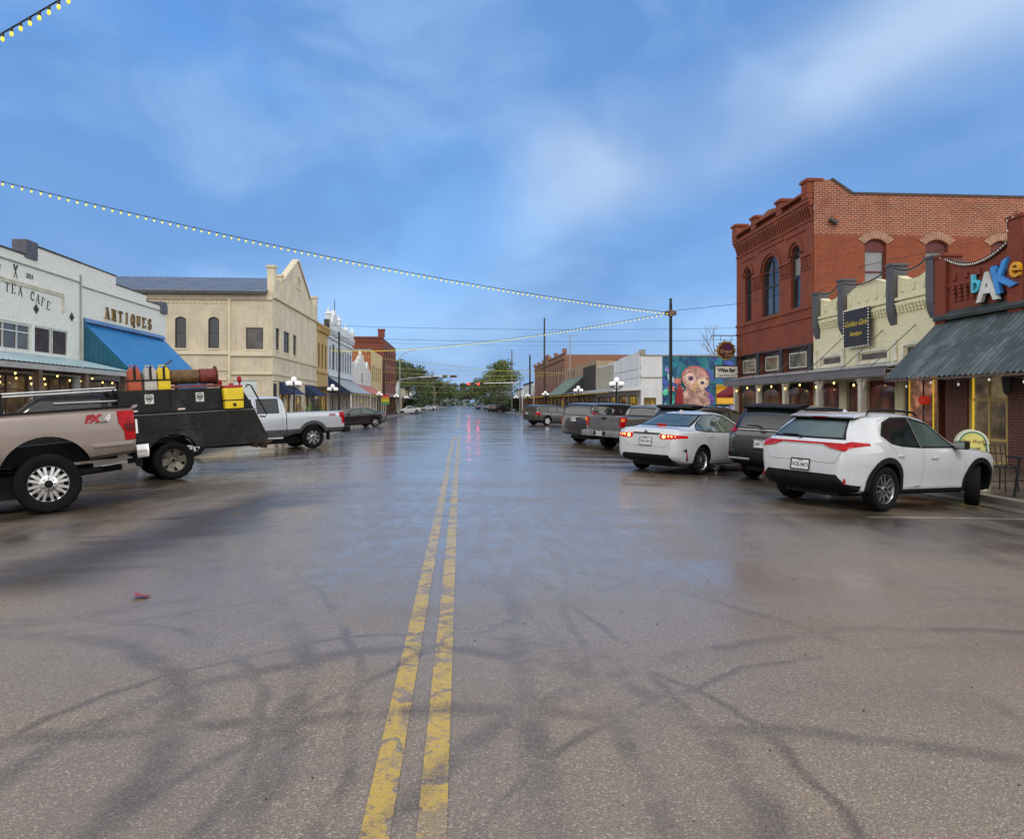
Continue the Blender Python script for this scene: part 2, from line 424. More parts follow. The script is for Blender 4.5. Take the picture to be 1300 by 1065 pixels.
def car(name, label, cat, C, deg, sp, group=None, pitch=0.):
    root = thing(name, label, cat, (0, 0, 0), group); root.location = (0, 0, 0)
    body = loft(sp)
    wb, R = sp['wb'], sp['R']; ws = []
    # wheel wells
    mb = MB()
    for wx in (0, wb):
        for s in (1, -1):
            rw = sp.get('well', R + .06)
            mb.lathe([(rw, s * (sp['track'] - .34)), (rw, s * 1.6)], (wx, 0, R + sp.get('wellz', .02)), 'y', 40)
    body = boolean(body, mb.mesh('c', DARK), 'DIFFERENCE')
    if 'cav' in sp:
        for bx in sp['cav']:
            mb = MB(); mb.box(*bx[:6]); body = boolean(body, mb.mesh('c', bx[6] if len(bx) > 6 else DARK), 'DIFFERENCE')
    parts = []
    for P in sp['panels']:
        nm, kind, poly, m = P[:4]; o = P[4] if len(P) > 4 else {}
        g, sh, cut = o.get('gap', .006), o.get('shift', 0.), o.get('cut', True)
        sides = {'S': (1, -1), 'L': (1,), 'R': (-1,)}.get(kind, (1,))
        for s in sides:
            def cutter(pl, c=0):
                q = MB()
                if kind in 'SLR': q.prism(pl, 'y', s * (o.get('y', .3) + c), s * 1.7)
                elif kind == 'B': q.prism(pl, 'x', -3.5, o['x'] - c)
                elif kind == 'F': q.prism(pl, 'x', o['x'] + c, 8)
                elif kind == 'T': q.prism(pl, 'z', o['z'] + c, 4)
                return q.mesh('c', m)
            pl = poly
            if kind == 'B' and o.get('mirror'): pl = [(-a, b) for a, b in poly]
            pm = boolean(body, cutter(shrink(pl, g)), 'INTERSECT')
            if len(pm.polygons) == 0: continue
            tr = sp.get('trim', .020) if nm in ('side_window', 'quarter_window', 'rear_window') else 0
            if tr:
                big = shrink(pl, -tr); tm = boolean(boolean(body, cutter(shrink(pl, -tr + .002)), 'INTERSECT'), cutter(pl, -.05), 'DIFFERENCE', 0)
                if len(tm.polygons):
                    tm.transform(Matrix.Translation((0, -s * .005, 0) if kind in 'SLR' else (.004, 0, 0))); tm.materials.clear(); tm.materials.append(TRIM)
                    tm.polygons.foreach_set('material_index', [0] * len(tm.polygons)); parts.append((nm.replace('window', 'window_seal'), tm, None, s))
                pl = big
            if cut: body = boolean(body, cutter(pl), 'DIFFERENCE')
            d = {'S': (0, s * sh, 0), 'L': (0, s * sh, 0), 'R': (0, s * sh, 0), 'B': (-sh, 0, 0), 'F': (sh, 0, 0), 'T': (0, 0, sh)}[kind]
            pm.transform(Matrix.Translation(d)); pm.materials.clear(); pm.materials.append(m)
            pm.polygons.foreach_set('material_index', [0] * len(pm.polygons))
            parts.append((nm, pm, o.get('of'), s))
    def fin(me):
        me.shade_smooth(); me.set_sharp_from_angle(angle=math.radians(32)); return me
    bo = obj('body', fin(body), root); made = {}
    for nm, pm, of, s in parts:
        par = made.get((of, s)) or made.get((of, 1)) or root if of else root
        po = obj(nm, fin(pm), par); made.setdefault((nm, s), po)
    rim, tyre = wheel_mesh(name, R, sp['rr'], sp['tw'], sp['style'], sp['rim'])
    for wx in (0, wb):
        for s in (1, -1):
            w = obj('wheel', rim, root); w.location = (wx, s * sp['track'], R)
            w.rotation_euler = (0, random.uniform(0, 6), (0 if s > 0 else PI) + (sp.get('steer', 0) if wx else 0))
            obj('tyre', tyre, w)
    def put(nm, mb, m, par=None, **k): return mb.build(nm, m, par or root, world=False, **k)
    # dark underbody
    mb = MB(); mb.box(sp['curves']['zt'][0][0] + sp.get('under', .35), wb + .5, -sp['track'] + .35, sp['track'] - .25, R * .55, R * 1.15); put('underbody', mb, DARK)
    if 'extra' in sp: sp['extra'](root, put)
    place(root, C, deg, pitch)
    return root

def plate(put, x, z, txt, y=0, tilt=0., dark=False):
    R = Matrix.Rotation(tilt, 3, 'Y'); mb = MB(); mb.bx((x, y, z), (.012, .33, .165), R)
    p = put('licence_plate', mb, PLATE, bevel=.003)
    V, F = text_geo(txt, .088, .002, 0, .001); mb = MB(); nv = []
    for a, b, c in V:
        q = R @ Vector((-.007 - c, -a * .86, b - .01)); nv.append((x + q.x, y + q.y * .9, z + q.z))
    mb.add(nv, F)
    V, F = text_geo('TEXAS', .035, .002); nv = []
    for a, b, c in V:
        q = R @ Vector((-.007 - c, -a, b + .058)); nv.append((x + q.x, y + q.y, z + q.z))
    mb.add(nv, F); put('plate_lettering', mb, PLTXT, p)
    mb = MB()
    mb.ring([(-.175, -.092), (.175, -.092), (.175, .092), (-.175, .092)], [(-.155, -.073), (.155, -.073), (.155, .073), (-.155, .073)], 'x', -.010, -.004)
    mb.v = [tuple((R @ Vector(v)) + Vector((x, y, z))) for v in mb.v]
    put('plate_frame', mb, TRIM if dark else CHROME, p)

def side_text(put, nm, txt, x, y, z, size, m, s=1, shear=.25, bold=.006, par=None, ext=.003):
    V, F = text_geo(txt, size, ext, shear, bold); mb = MB()
    mb.add([(x - a * s, y + s * c, z + b) for a, b, c in V], F); return put(nm, mb, m, par)
def back_text(put, nm, txt, x, y, z, size, m, par=None):
    V, F = text_geo(txt, size, .003); mb = MB(); mb.add([(x - c, y - a, z + b) for a, b, c in V], F); return put(nm, mb, m, par)
def mirror(put, x, y, z, m, sz=(.16, .20, .15)):
    for s in (1, -1):
        mb = MB(); mb.bx((x, s * (y + .12), z), sz); h = put('wing_mirror', mb, m, bevel=.05, smooth=60)
        mb = MB(); mb.bx((x + .02, s * (y + .01), z - .05), (.06, .12, .05)); put('mirror_stalk', mb, TRIM, h)
        mb = MB(); mb.bx((x - sz[0] / 2 - .002, s * (y + .12), z), (.006, sz[1] * .8, sz[2] * .75)); put('mirror_glass', mb, CHROME, h)
def handle(put, pts, m, y):
    for (x, z, yy) in pts:
        for s in (1, -1):
            mb = MB(); mb.bx((x, s * (yy + .008), z), (.19, .028, .034)); put('door_handle', mb, m, bevel=.010, smooth=40)
def emblem(put, x, z, r, m, kind='ring'):
    mb = MB(); n = 24
    o = [(r * 1.25 * cos(2 * PI * i / n), r * sin(2 * PI * i / n)) for i in range(n)]
    mb.ring([(a, z + b) for a, b in o], [(a * .8, z + b * .76) for a, b in o], 'x', x - .012, x + .02)
    if kind == 'L':
        mb.prism([(.035, z + .035), (.015, z + .04), (-.0, z - .02), (-.06, z - .012), (-.06, z - .03), (.02, z - .038), (.035, z - .02)][::-1], 'x', x - .012, x + .01)
    elif kind == 'H':
        for yy in (-.6, .6): mb.box(x - .012, x + .01, yy * r - .008, yy * r + .008, z - r * .6, z + r * .6)
        mb.box(x - .011, x + .01, -r * .6, r * .6, z - .008, z + .008)
    elif kind == 'T':
        mb.ring([(a * .55, z + .005 + b * .75) for a, b in o], [(a * .38, z + .005 + b * .55) for a, b in o], 'x', x - .011, x + .01)
        mb.ring([(a * .9, z + r * .35 + b * .45) for a, b in o], [(a * .72, z + r * .35 + b * .28) for a, b in o], 'x', x - .0115, x + .01)
    put('badge', mb, m, smooth=35)

WHITE = paint('white_pearl_paint', (.50, .525, .555)); PW = WHITE
CHARC = paint('charcoal_paint', (.035, .036, .042), .5, .28)
BLACKP = paint('black_car_paint', (.010, .010, .013))
TAN = paint('taupe_metallic_paint', (.27, .225, .20), .35, .30)
SILVER = paint('silver_blue_paint', (.50, .54, .60), .35, .25)
GREYM = paint('warm_grey_metallic_paint', (.16, .155, .155), .5, .28)
BROWNM = paint('brown_black_paint', (.022, .018, .018), .3, .25)
GREENM = paint('dark_sage_paint', (.045, .055, .050), .4, .25)
BLUEM = paint('dark_blue_paint', (.02, .04, .09), .4, .25)

def arch(wx, zc, r0, r1, a0=-12, a1=192, n=16):
    P = [(wx + r1 * cos(math.radians(a0 + (a1 - a0) * i / n)), zc + r1 * sin(math.radians(a0 + (a1 - a0) * i / n))) for i in range(n + 1)]
    Q = [(wx + r0 * cos(math.radians(a0 + (a1 - a0) * i / n)), zc + r0 * sin(math.radians(a0 + (a1 - a0) * i / n))) for i in range(n + 1)]
    return P + Q[::-1]

# --- white crossover nearest on the right
def ux_extra(root, put):
    plate(put, -.862, .66, 'VCK-9473', 0, .12, True); emblem(put, -.80, .905, .048, CHROME, 'L')
    back_text(put, 'badge_lettering', 'UX 250h', -.835, -.48, .775, .05, CHROME)
    mirror(put, 1.93, .84, 1.04, DARK, (.15, .2, .14)); handle(put, [(.33, .86, .905), (1.28, .83, .895)], PW, 0)
    for s in (1, -1):
        mb = MB(); mb.tube([(-.12, s * .57, 1.46), (-.03, s * .57, 1.53), (.5, s * .57, 1.565), (1.15, s * .57, 1.545), (1.24, s * .57, 1.49)], .018, 8); put('roof_rail', mb, DARK, smooth=40)
    mb = MB(); mb.prism([(-.40, 1.405), (-.42, 1.43), (-.15, 1.50), (.02, 1.505), (.02, 1.46)], 'y', -.58, .58); sp_ = put('spoiler', mb, PW, bevel=.012, smooth=40)
    mb = MB(); mb.prism([(-.405, 1.385), (-.425, 1.405), (-.30, 1.425), (-.2, 1.40)], 'y', -.56, .56); put('spoiler_lip', mb, TRIM, sp_, bevel=.006)
    mb = MB(); mb.bx((-.43, 0, 1.412), (.014, .26, .022)); put('brake_light', mb, REDD, sp_)
    mb = MB(); mb.tube([(-.80, .05, 1.085), (-.755, .14, 1.115), (-.74, .44, 1.12)], [.02, .016, .010], 8); put('rear_wiper', mb, TRIM, smooth=40)
    mb = MB(); mb.prism([(.30, 1.50), (.16, 1.505), (.19, 1.555)], 'y', -.02, .02); put('aerial', mb, PW, bevel=.008)
    for s in (1, -1):
        mb = MB(); mb.bx((-.80, s * .71, .46), (.03, .07, .09)); put('reflector', mb, REDL, bevel=.01)
    side_text(put, 'side_lettering', 'HYBRID', .78, -.905, .37, .05, CHROME, -1, 0, .001)
UX = dict(trim=.026, paint=PW, wb=2.64, R=.345, rr=.235, tw=.225, track=.79, well=.385, steer=.45, rim=mat('dark_machined_rim', (.26, .26, .27), .3, .9, .1, 9),
    style=dict(n=5, w=(.05, .022), twin=.16, spread=1.4, dish=.3, ph=.3), bulge=.945,
    curves=dict(zt=[(-.86, .62), (-.855, .80), (-.84, .97), (-.78, 1.06), (-.55, 1.26), (-.30, 1.43), (-.1, 1.485), (.4, 1.52), (.9, 1.525), (1.3, 1.49), (1.55, 1.42), (2.05, 1.15), (2.36, 1.02), (2.7, .985), (3.1, .93), (3.35, .85), (3.50, .74), (3.55, .62)],
        zb=[(-.86, .44), (-.8, .36), (-.6, .27), (0, .22), (2.64, .21), (3.3, .24), (3.55, .36)],
        zs=[(-.86, .60), (-.84, .93), (-.6, 1.03), (-.2, 1.06), (.5, 1.0), (1.5, .955), (2.3, .955), (2.9, .925), (3.3, .82), (3.55, .58)],
        w=[(-.86, .66), (-.82, .76), (-.7, .845), (-.3, .915), (0, .925), (.6, .895), (1.9, .892), (2.64, .915), (3.0, .90), (3.3, .80), (3.48, .66), (3.55, .5)],
        wr=[(-.86, .6), (-.6, .66), (-.25, .60), (.5, .585), (1.3, .585), (1.6, .61), (2.3, .74), (2.6, .80), (3.3, .70), (3.55, .4)]),
    panels=[('side_window', 'S', [(1.0, 1.0), (2.02, 1.005), (1.5, 1.355), (1.0, 1.435)], GLASSL, dict(shift=-.012, gap=.003, y=.45)),
        ('side_window', 'S', [(.94, 1.0), (.94, 1.435), (.5, 1.425), (.2, 1.34), (-.02, 1.16), (.1, 1.06), (.4, 1.02)], GLASS, dict(shift=-.012, gap=.003, y=.45)),
        ('windscreen', 'F', [(-.68, 1.05), (.68, 1.05), (.55, 1.40), (-.55, 1.40)], GLASS, dict(x=1.3, shift=-.008)),
        ('rear_window', 'B', [(-.62, 1.10), (.62, 1.10), (.47, 1.36), (-.47, 1.36)], GLASSL, dict(x=.2, shift=-.008)),
        ('door', 'S', [(.985, .35), (2.12, .35), (2.2, .7), (2.12, .99), (1.5, 1.445), (.985, 1.47)], PW, dict(y=.55)),
        ('door', 'S', [(.975, .35), (.975, 1.47), (.45, 1.46), (.10, 1.38), (-.12, 1.12), (.28, .84), (.46, .55), (.48, .35)], PW, dict(y=.55)),
        ('tail_light_bar', 'B', [(-.9, .998), (.9, .998), (.9, 1.008), (.62, 1.026), (-.62, 1.026), (-.9, 1.008)], REDL, dict(x=-.70, shift=.012, gap=0)),
        ('tail_light', 'B', [(.38, .996), (.50, .945), (.735, .905), (.79, .955), (.95, 1.03), (.74, 1.055), (.62, .996)], REDL, dict(x=-.42, shift=.014, gap=0)),
        ('tail_light', 'B', [(-.38, .996), (-.50, .945), (-.735, .905), (-.79, .955), (-.95, 1.03), (-.74, 1.055), (-.62, .996)], REDL, dict(x=-.42, shift=.014, gap=0)),
        ('tailgate', 'B', [(-.60, .73), (-.52, .715), (.52, .715), (.60, .73), (.74, .98), (-.74, .98)], PW, dict(x=-.62)),
        ('rear_bumper', 'B', [(-1, .2), (1, .2), (1, .36), (.74, .42), (.62, .55), (-.62, .55), (-.74, .42), (-1, .36)], DARK, dict(x=-.55, shift=.010, gap=0)),
        ('sill', 'S', [(.38, .15), (2.25, .15), (2.25, .33), (.38, .33)], DARK, dict(shift=.010, gap=0, y=.6)),
        ('wheel_arch', 'S', arch(0, .365, .385, .47), DARK, dict(shift=.014, gap=0, cut=False, y=.5)),
        ('wheel_arch', 'S', arch(2.64, .365, .385, .47), DARK, dict(shift=.014, gap=0, cut=False, y=.4)),
        ('headlight', 'S', [(3.02, .76), (3.35, .70), (3.5, .76), (3.2, .86)], WHTL, dict(gap=.002, y=.4))],
    extra=ux_extra)
# --- white sedan with its lights on
def sedan_curves():
    return dict(zt=[(-1.0, .60), (-.99, .84), (-.95, .98), (-.85, 1.03), (-.55, 1.055), (-.42, 1.08), (.0, 1.245), (.40, 1.385), (.85, 1.435), (1.2, 1.43), (1.5, 1.385), (1.95, 1.20), (2.35, 1.0), (2.8, .95), (3.2, .87), (3.48, .74), (3.6, .62), (3.63, .52)],
        zb=[(-1.0, .38), (-.9, .30), (-.6, .22), (0, .19), (2.7, .18), (3.3, .2), (3.63, .3)],
        zs=[(-1.0, .58), (-.97, .86), (-.8, .97), (-.2, .985), (.6, .95), (2.2, .91), (2.8, .885), (3.2, .80), (3.5, .66), (3.63, .48)],
        w=[(-1.0, .66), (-.95, .77), (-.78, .845), (-.4, .885), (0, .895), (.6, .88), (2.2, .88), (2.7, .893), (3.1, .85), (3.4, .73), (3.58, .56), (3.63, .42)],
        wr=[(-1.0, .6), (-.8, .72), (-.4, .70), (0, .60), (.45, .54), (1.4, .55), (1.9, .65), (2.35, .74), (3.2, .68), (3.63, .35)])
def sedan_panels(PT, glass=GLASSL, lit=True):
    L1 = REDON if lit else REDL
    return [('side_window', 'S', [(.98, .965), (2.08, .96), (1.45, 1.315), (.98, 1.36)], glass, dict(shift=-.010, gap=.003, y=.4)),
        ('side_window', 'S', [(.92, .965), (.92, 1.36), (.55, 1.345), (.12, 1.18), (.12, .985)], glass, dict(shift=-.010, gap=.003, y=.4)),
        ('quarter_window', 'S', [(.095, .985), (.095, 1.165), (-.06, 1.09), (-.17, 1.015)], glass, dict(shift=-.010, gap=.003, y=.4)),
        ('windscreen', 'F', [(-.68, 1.02), (.68, 1.02), (.52, 1.35), (-.52, 1.35)], glass, dict(x=1.2, shift=-.008)),
        ('rear_window', 'B', [(-.63, 1.095), (.63, 1.095), (.50, 1.345), (-.50, 1.345)], glass, dict(x=.6, shift=-.006)),
        ('door', 'S', [(.965, .30), (2.08, .30), (2.18, .6), (2.14, .95), (1.46, 1.35), (.965, 1.385)], PT, dict(y=.55)),
        ('door', 'S', [(.955, .30), (.955, 1.385), (.52, 1.37), (-.20, 1.02), (.12, .84), (.36, .55), (.42, .30)], PT, dict(y=.55)),
        ('tail_light', 'B', [(.36, .835), (.40, .795), (.62, .80), (.86, .825), (.95, .86), (.80, .895), (.38, .905)], L1, dict(x=-.62, shift=.010, gap=.002)),
        ('tail_light', 'B', [(-.36, .835), (-.40, .795), (-.62, .80), (-.86, .825), (-.95, .86), (-.80, .895), (-.38, .905)], L1, dict(x=-.62, shift=.010, gap=.002)),
        ('boot_lid', 'B', [(-.53, .62), (.53, .62), (.66, .78), (.66, .83), (.355, .84), (.355, .93), (-.355, .93), (-.355, .84), (-.66, .83), (-.66, .78)], PT, dict(x=-.80)),
        ('rear_bumper', 'B', [(-1, .15), (1, .15), (.72, .27), (.60, .45), (-.60, .45), (-.72, .27)], DARK, dict(x=-.72, shift=.010, gap=0)),
        ('headlight', 'S', [(3.05, .68), (3.4, .62), (3.52, .66), (3.2, .76)], WHTL, dict(gap=.002, y=.4))]
def sedan_extra(root, put):
    plate(put, -1.005, .735, 'TXN 5832', 0, .10); emblem(put, -.99, .945, .036, CHROME, 'T')
    mb = MB(); mb.bx((-.985, 0, .912), (.03, .70, .022)); put('boot_trim', mb, TRIM, bevel=.004)
    back_text(put, 'badge_lettering', 'LE', -.985, -.47, .70, .055, CHROME)
    back_text(put, 'badge_lettering', 'COROLLA', -.985, .43, .70, .04, CHROME)
    for s in (1, -1):
        mb = MB(); mb.ball((-.978, s * .47, .848), .045, 12, 8, .8); put('brake_lamp', mb, AMBON, smooth=60)
        for k in range(3):
            mb = MB(); mb.ball((-.992 + k * .018 + (.012 if k == 2 else 0), s * (.59 + k * .075), .862), .016, 8, 6); put('indicator_lamp', mb, AMBON, smooth=60)
        mb = MB(); mb.prism([(-.72, .58), (-.66, .60), (-.60, .33), (-.63, .33), (-.66, .52), (-.78, .57)], 'y', s * .80, s * .862); put('bumper_vent', mb, TRIM)
        mb = MB(); mb.prism([(-.675, .52), (-.645, .52), (-.605, .36), (-.62, .36)], 'y', s * .82, s * .868); put('reflector', mb, REDL)
    mb = MB(); mb.bx((-.38, 0, 1.11), (.05, .22, .03)); put('brake_light', mb, REDON, bevel=.008)
    mb = MB(); mb.prism([(.55, 1.42), (.38, 1.395), (.40, 1.455), (.44, 1.46)], 'y', -.018, .018); put('aerial', mb, PW, bevel=.006)
    mirror(put, 1.98, .83, .99, PW, (.14, .19, .12)); handle(put, [(.30, .862, .872), (1.25, .855, .868)], PW, 0)
SEDAN = dict(paint=PW, wb=2.70, R=.316, rr=.215, tw=.205, track=.775, well=.365, rim=ALLOY, style=dict(n=5, w=(.05, .035), twin=.15, spread=.7, dish=.2, ph=.4),
    curves=sedan_curves(), panels=sedan_panels(PW), extra=sedan_extra)
def dark_sedan_extra(root, put):
    plate(put, -1.005, .735, 'BKT 2041', 0, .10); mirror(put, 1.98, .83, .99, BLACKP, (.14, .19, .12))
    handle(put, [(.30, .862, .872), (1.25, .855, .868)], BLACKP, 0)
    mb = MB(); mb.tube([(-.30, .66, 1.12), (.40, .55, 1.375), (1.0, .545, 1.405), (1.5, .57, 1.365), (2.2, .72, 1.02)], .008, 6); put('window_trim', mb, CHROME)
BSEDAN = dict(paint=BLACKP, wb=2.78, R=.33, rr=.23, tw=.21, track=.79, well=.375, rim=ALLOY, style=dict(n=5, w=(.10, .07), dish=.2),
    curves=sedan_curves(), panels=sedan_panels(BLACKP, GLASSL, False), extra=dark_sedan_extra)

# --- sport utility vehicles
def suv_spec(PT, H=1.68, OH=.98, wb=2.70, W=.93, R=.36, belt=1.06, slope=.36, glass=GLASS, hood=1.03, style=None, rim=ALLOY, lights=None, extra=None, box=.0, low=DARK):
    f = wb + .95; rt = -OH + slope
    roofw = W * (.66 + box)
    zt = [(-OH, .62), (-OH + .01, .95), (-OH + .06, belt + .04), (-OH + slope * .55, belt + (H - belt) * .62), (rt, H - .07), (rt + .25, H - .03), (.6, H), (1.1, H - .01), (1.5, H - .07), (wb * .5 + .55, H - .22), (wb - .42, hood + .06), (wb - .05, hood), (wb + .5, hood - .09), (f - .12, hood - .24), (f - .02, .68), (f, .56)]
    cv = dict(zt=zt, zb=[(-OH, .46), (-OH + .1, .36), (-.5, .28), (0, .25), (wb, .24), (f, .36)],
        zs=[(-OH, .6), (-OH + .03, belt - .1), (-OH + .25, belt + .02), (.5, belt), (wb - .5, belt - .04), (wb, hood - .05), (f - .2, hood - .2), (f, .52)],
        w=[(-OH, W * .80), (-OH + .06, W * .90), (-OH + .22, W * .975), (0, W), (.6, W * .985), (wb - .5, W * .985), (wb, W), (wb + .5, W * .93), (f - .1, W * .74), (f, W * .55)],
        wr=[(-OH, W * .7), (-OH + slope * .6, roofw * 1.06), (rt, roofw), (1.3, roofw), (wb - .42, W * .8), (wb + .5, W * .76), (f, W * .5)])
    bz = belt + .02; tz = H - .125
    th = (tz - bz)
    P = [('side_window', 'S', [(1.02, bz), (wb - .60, bz), (wb * .5 + .40, tz - .02), (1.02, tz)], glass, dict(shift=-.012, gap=.003, y=.4)),
        ('side_window', 'S', [(.95, bz), (.95, tz), (.12, tz - .01), (.02, bz + .02)], glass, dict(shift=-.012, gap=.003, y=.4)),
        ('quarter_window', 'S', [(-.03, bz + .02), (.07, tz - .01), (rt + .25, tz - .02), (rt + .02, bz + th * .30)], glass, dict(shift=-.012, gap=.003, y=.5)),
        ('windscreen', 'F', [(-W * .74, hood + .08), (W * .74, hood + .08), (roofw * .93, H - .13), (-roofw * .93, H - .13)], glass, dict(x=1.4, shift=-.008)),
        ('rear_window', 'B', [(-W * .74, belt + .06), (W * .74, belt + .06), (roofw * .95, H - .14), (-roofw * .95, H - .14)], glass, dict(x=rt + .1, shift=-.006)),
        ('door', 'S', [(.985, .40), (wb - .50, .40), (wb - .44, .7), (wb - .5, bz), (wb * .5 + .42, tz + .03), (.985, tz + .045)], PT, dict(y=.6)),
        ('door', 'S', [(.975, .40), (.975, tz + .045), (.10, tz + .035), (-.02, bz), (.30, .85), (.44, .6), (.46, .40)], PT, dict(y=.6)),
        ('tailgate', 'B', [(-W * .72, .66), (W * .72, .66), (W * .72, belt + .01), (-W * .72, belt + .01)], PT, dict(x=-OH + .25)),
        ('rear_bumper', 'B', [(-1.2, .2), (1.2, .2), (1.2, .60), (-1.2, .60)], low, dict(x=-OH + .45, shift=.016, gap=0)),
        ('headlight', 'S', [(f - .6, hood - .26), (f - .15, hood - .32), (f - .08, hood - .22), (f - .5, hood - .14)], WHTL, dict(gap=.002, y=.4))]
    for pl in (lights or [[(W * .55, belt - .10), (W * 1.05, belt - .10), (W * 1.05, belt + .06), (W * .60, belt + .03)]]):
        for s in (1, -1):
            P.append(('tail_light', 'B', [(s * a, b) for a, b in pl], REDL, dict(x=-OH + .42, shift=.012, gap=.002)))
    return dict(paint=PT, wb=wb, R=R, rr=R * .66, tw=.235, track=W - .13, well=R + .055, rim=rim, style=style or dict(n=5, w=(.12, .08), dish=.2), curves=cv, panels=P, extra=extra)
def crv_extra(root, put):
    plate(put, -.985, .80, 'SRK 7215', 0, .06); emblem(put, -.965, 1.085, .055, CHROME, 'H')
    mb = MB(); mb.prism([(-.70, 1.535), (-.80, 1.575), (-.78, 1.60), (-.35, 1.665), (-.2, 1.66), (-.3, 1.60)], 'y', -.62, .62); put('spoiler', mb, DARK, bevel=.015, smooth=40)
    mb = MB(); mb.tube([(-.94, .02, 1.135), (-.90, .12, 1.17), (-.88, .42, 1.18)], [.022, .018, .011], 8); put('rear_wiper', mb, TRIM, smooth=40)
    mb = MB(); mb.bx((-.955, 0, 1.085), (.03, 1.16, .028)); put('tailgate_trim', mb, CHROME, bevel=.006)
    for s in (1, -1):
        mb = MB(); mb.bx((-.985, s * .52, .46), (.03, .5, .035)); put('bumper_trim', mb, CHROME, bevel=.006)
        mb = MB(); mb.bx((-.935, s * .76, .56), (.03, .12, .05)); put('reflector', mb, REDL, bevel=.008)
    back_text(put, 'badge_lettering', 'CR-V', -.99, .60, .955, .055, CHROME)
    mirror(put, 2.0, .88, 1.12, CHARC); handle(put, [(.34, .98, .905), (1.28, .97, .90)], CHARC, 0)
CRV = suv_spec(CHARC, 1.67, lights=[[(.52, 1.06), (.56, 1.125), (.74, 1.14), (.66, 1.50), (.74, 1.50), (.86, 1.14), (.95, 1.08), (.95, 1.03), (.60, 1.03)]], extra=crv_extra)
def dark_suv_extra(root, put):
    mb = MB(); mb.prism([(-.68, 1.49), (-.80, 1.535), (-.78, 1.60), (-.35, 1.625), (-.2, 1.61), (-.3, 1.54)], 'y', -.64, .64); put('spoiler', mb, TRIM, bevel=.015, smooth=40)
    plate(put, -.985, .80, 'LPM 4470'); mirror(put, 2.0, .88, 1.10, CHARC)
    for s in (1, -1):
        mb = MB(); mb.tube([(-.1, s * .60, 1.59), (.0, s * .60, 1.645), (1.0, s * .60, 1.655), (1.2, s * .6, 1.60)], .016, 6); put('roof_rail', mb, TRIM)
        mb = MB(); mb.tube([(-.5, s * .73, 1.22), (-.38, s * .64, 1.50), (.6, s * .62, 1.54), (1.5, s * .63, 1.50), (2.05, s * .78, 1.12)], .011, 6); put('window_trim', mb, CHROME)
DSUV = suv_spec(CHARC, 1.63, belt=1.04, extra=dark_suv_extra)
def yukon_extra(root, put):
    plate(put, -1.075, .98, 'HVD 1186', .1); mirror(put, 2.2, .95, 1.12, BLACKP, (.16, .2, .2))
    handle(put, [(.34, 1.0, .98), (1.28, 1.0, .975)], CHROME, 0)
    for s in (1, -1):
        mb = MB(); mb.tube([(-.6, s * .74, 1.62), (-.5, s * .74, 1.68), (1.3, s * .74, 1.69), (1.5, s * .74, 1.63)], .016, 6); put('roof_rail', mb, TRIM)
    mb = MB(); mb.bx((-1.09, 0, 1.06), (.02, .5, .03)); put('tailgate_trim', mb, CHROME, bevel=.005)
YUKON = suv_spec(BROWNM, 1.66, OH=1.07, wb=2.95, W=1.0, R=.385, belt=1.10, slope=.20, hood=1.08, box=.1, lights=[[(.80, .80), (1.05, .80), (1.05, 1.42), (.86, 1.42)]], extra=yukon_extra, low=BROWNM)
def green_extra(root, put):
    mirror(put, 2.2, .95, 1.08, GREENM, (.16, .2, .18)); plate(put, -1.055, .90, 'DWF 3308', .3)
    handle(put, [(.34, .97, .98), (1.28, .97, .975)], GREENM, 0)
    for s in (1, -1):
        mb = MB(); mb.tube([(-.6, s * .72, 1.575), (1.3, s * .72, 1.60)], .016, 6); put('roof_rail', mb, TRIM)
GREEN = suv_spec(GREENM, 1.58, OH=1.05, wb=3.0, W=.99, R=.37, belt=1.02, slope=.22, hood=1.02, box=.1, lights=[[(.76, .80), (1.05, .80), (1.05, 1.02), (.80, 1.02)]], extra=green_extra, low=GREENM)

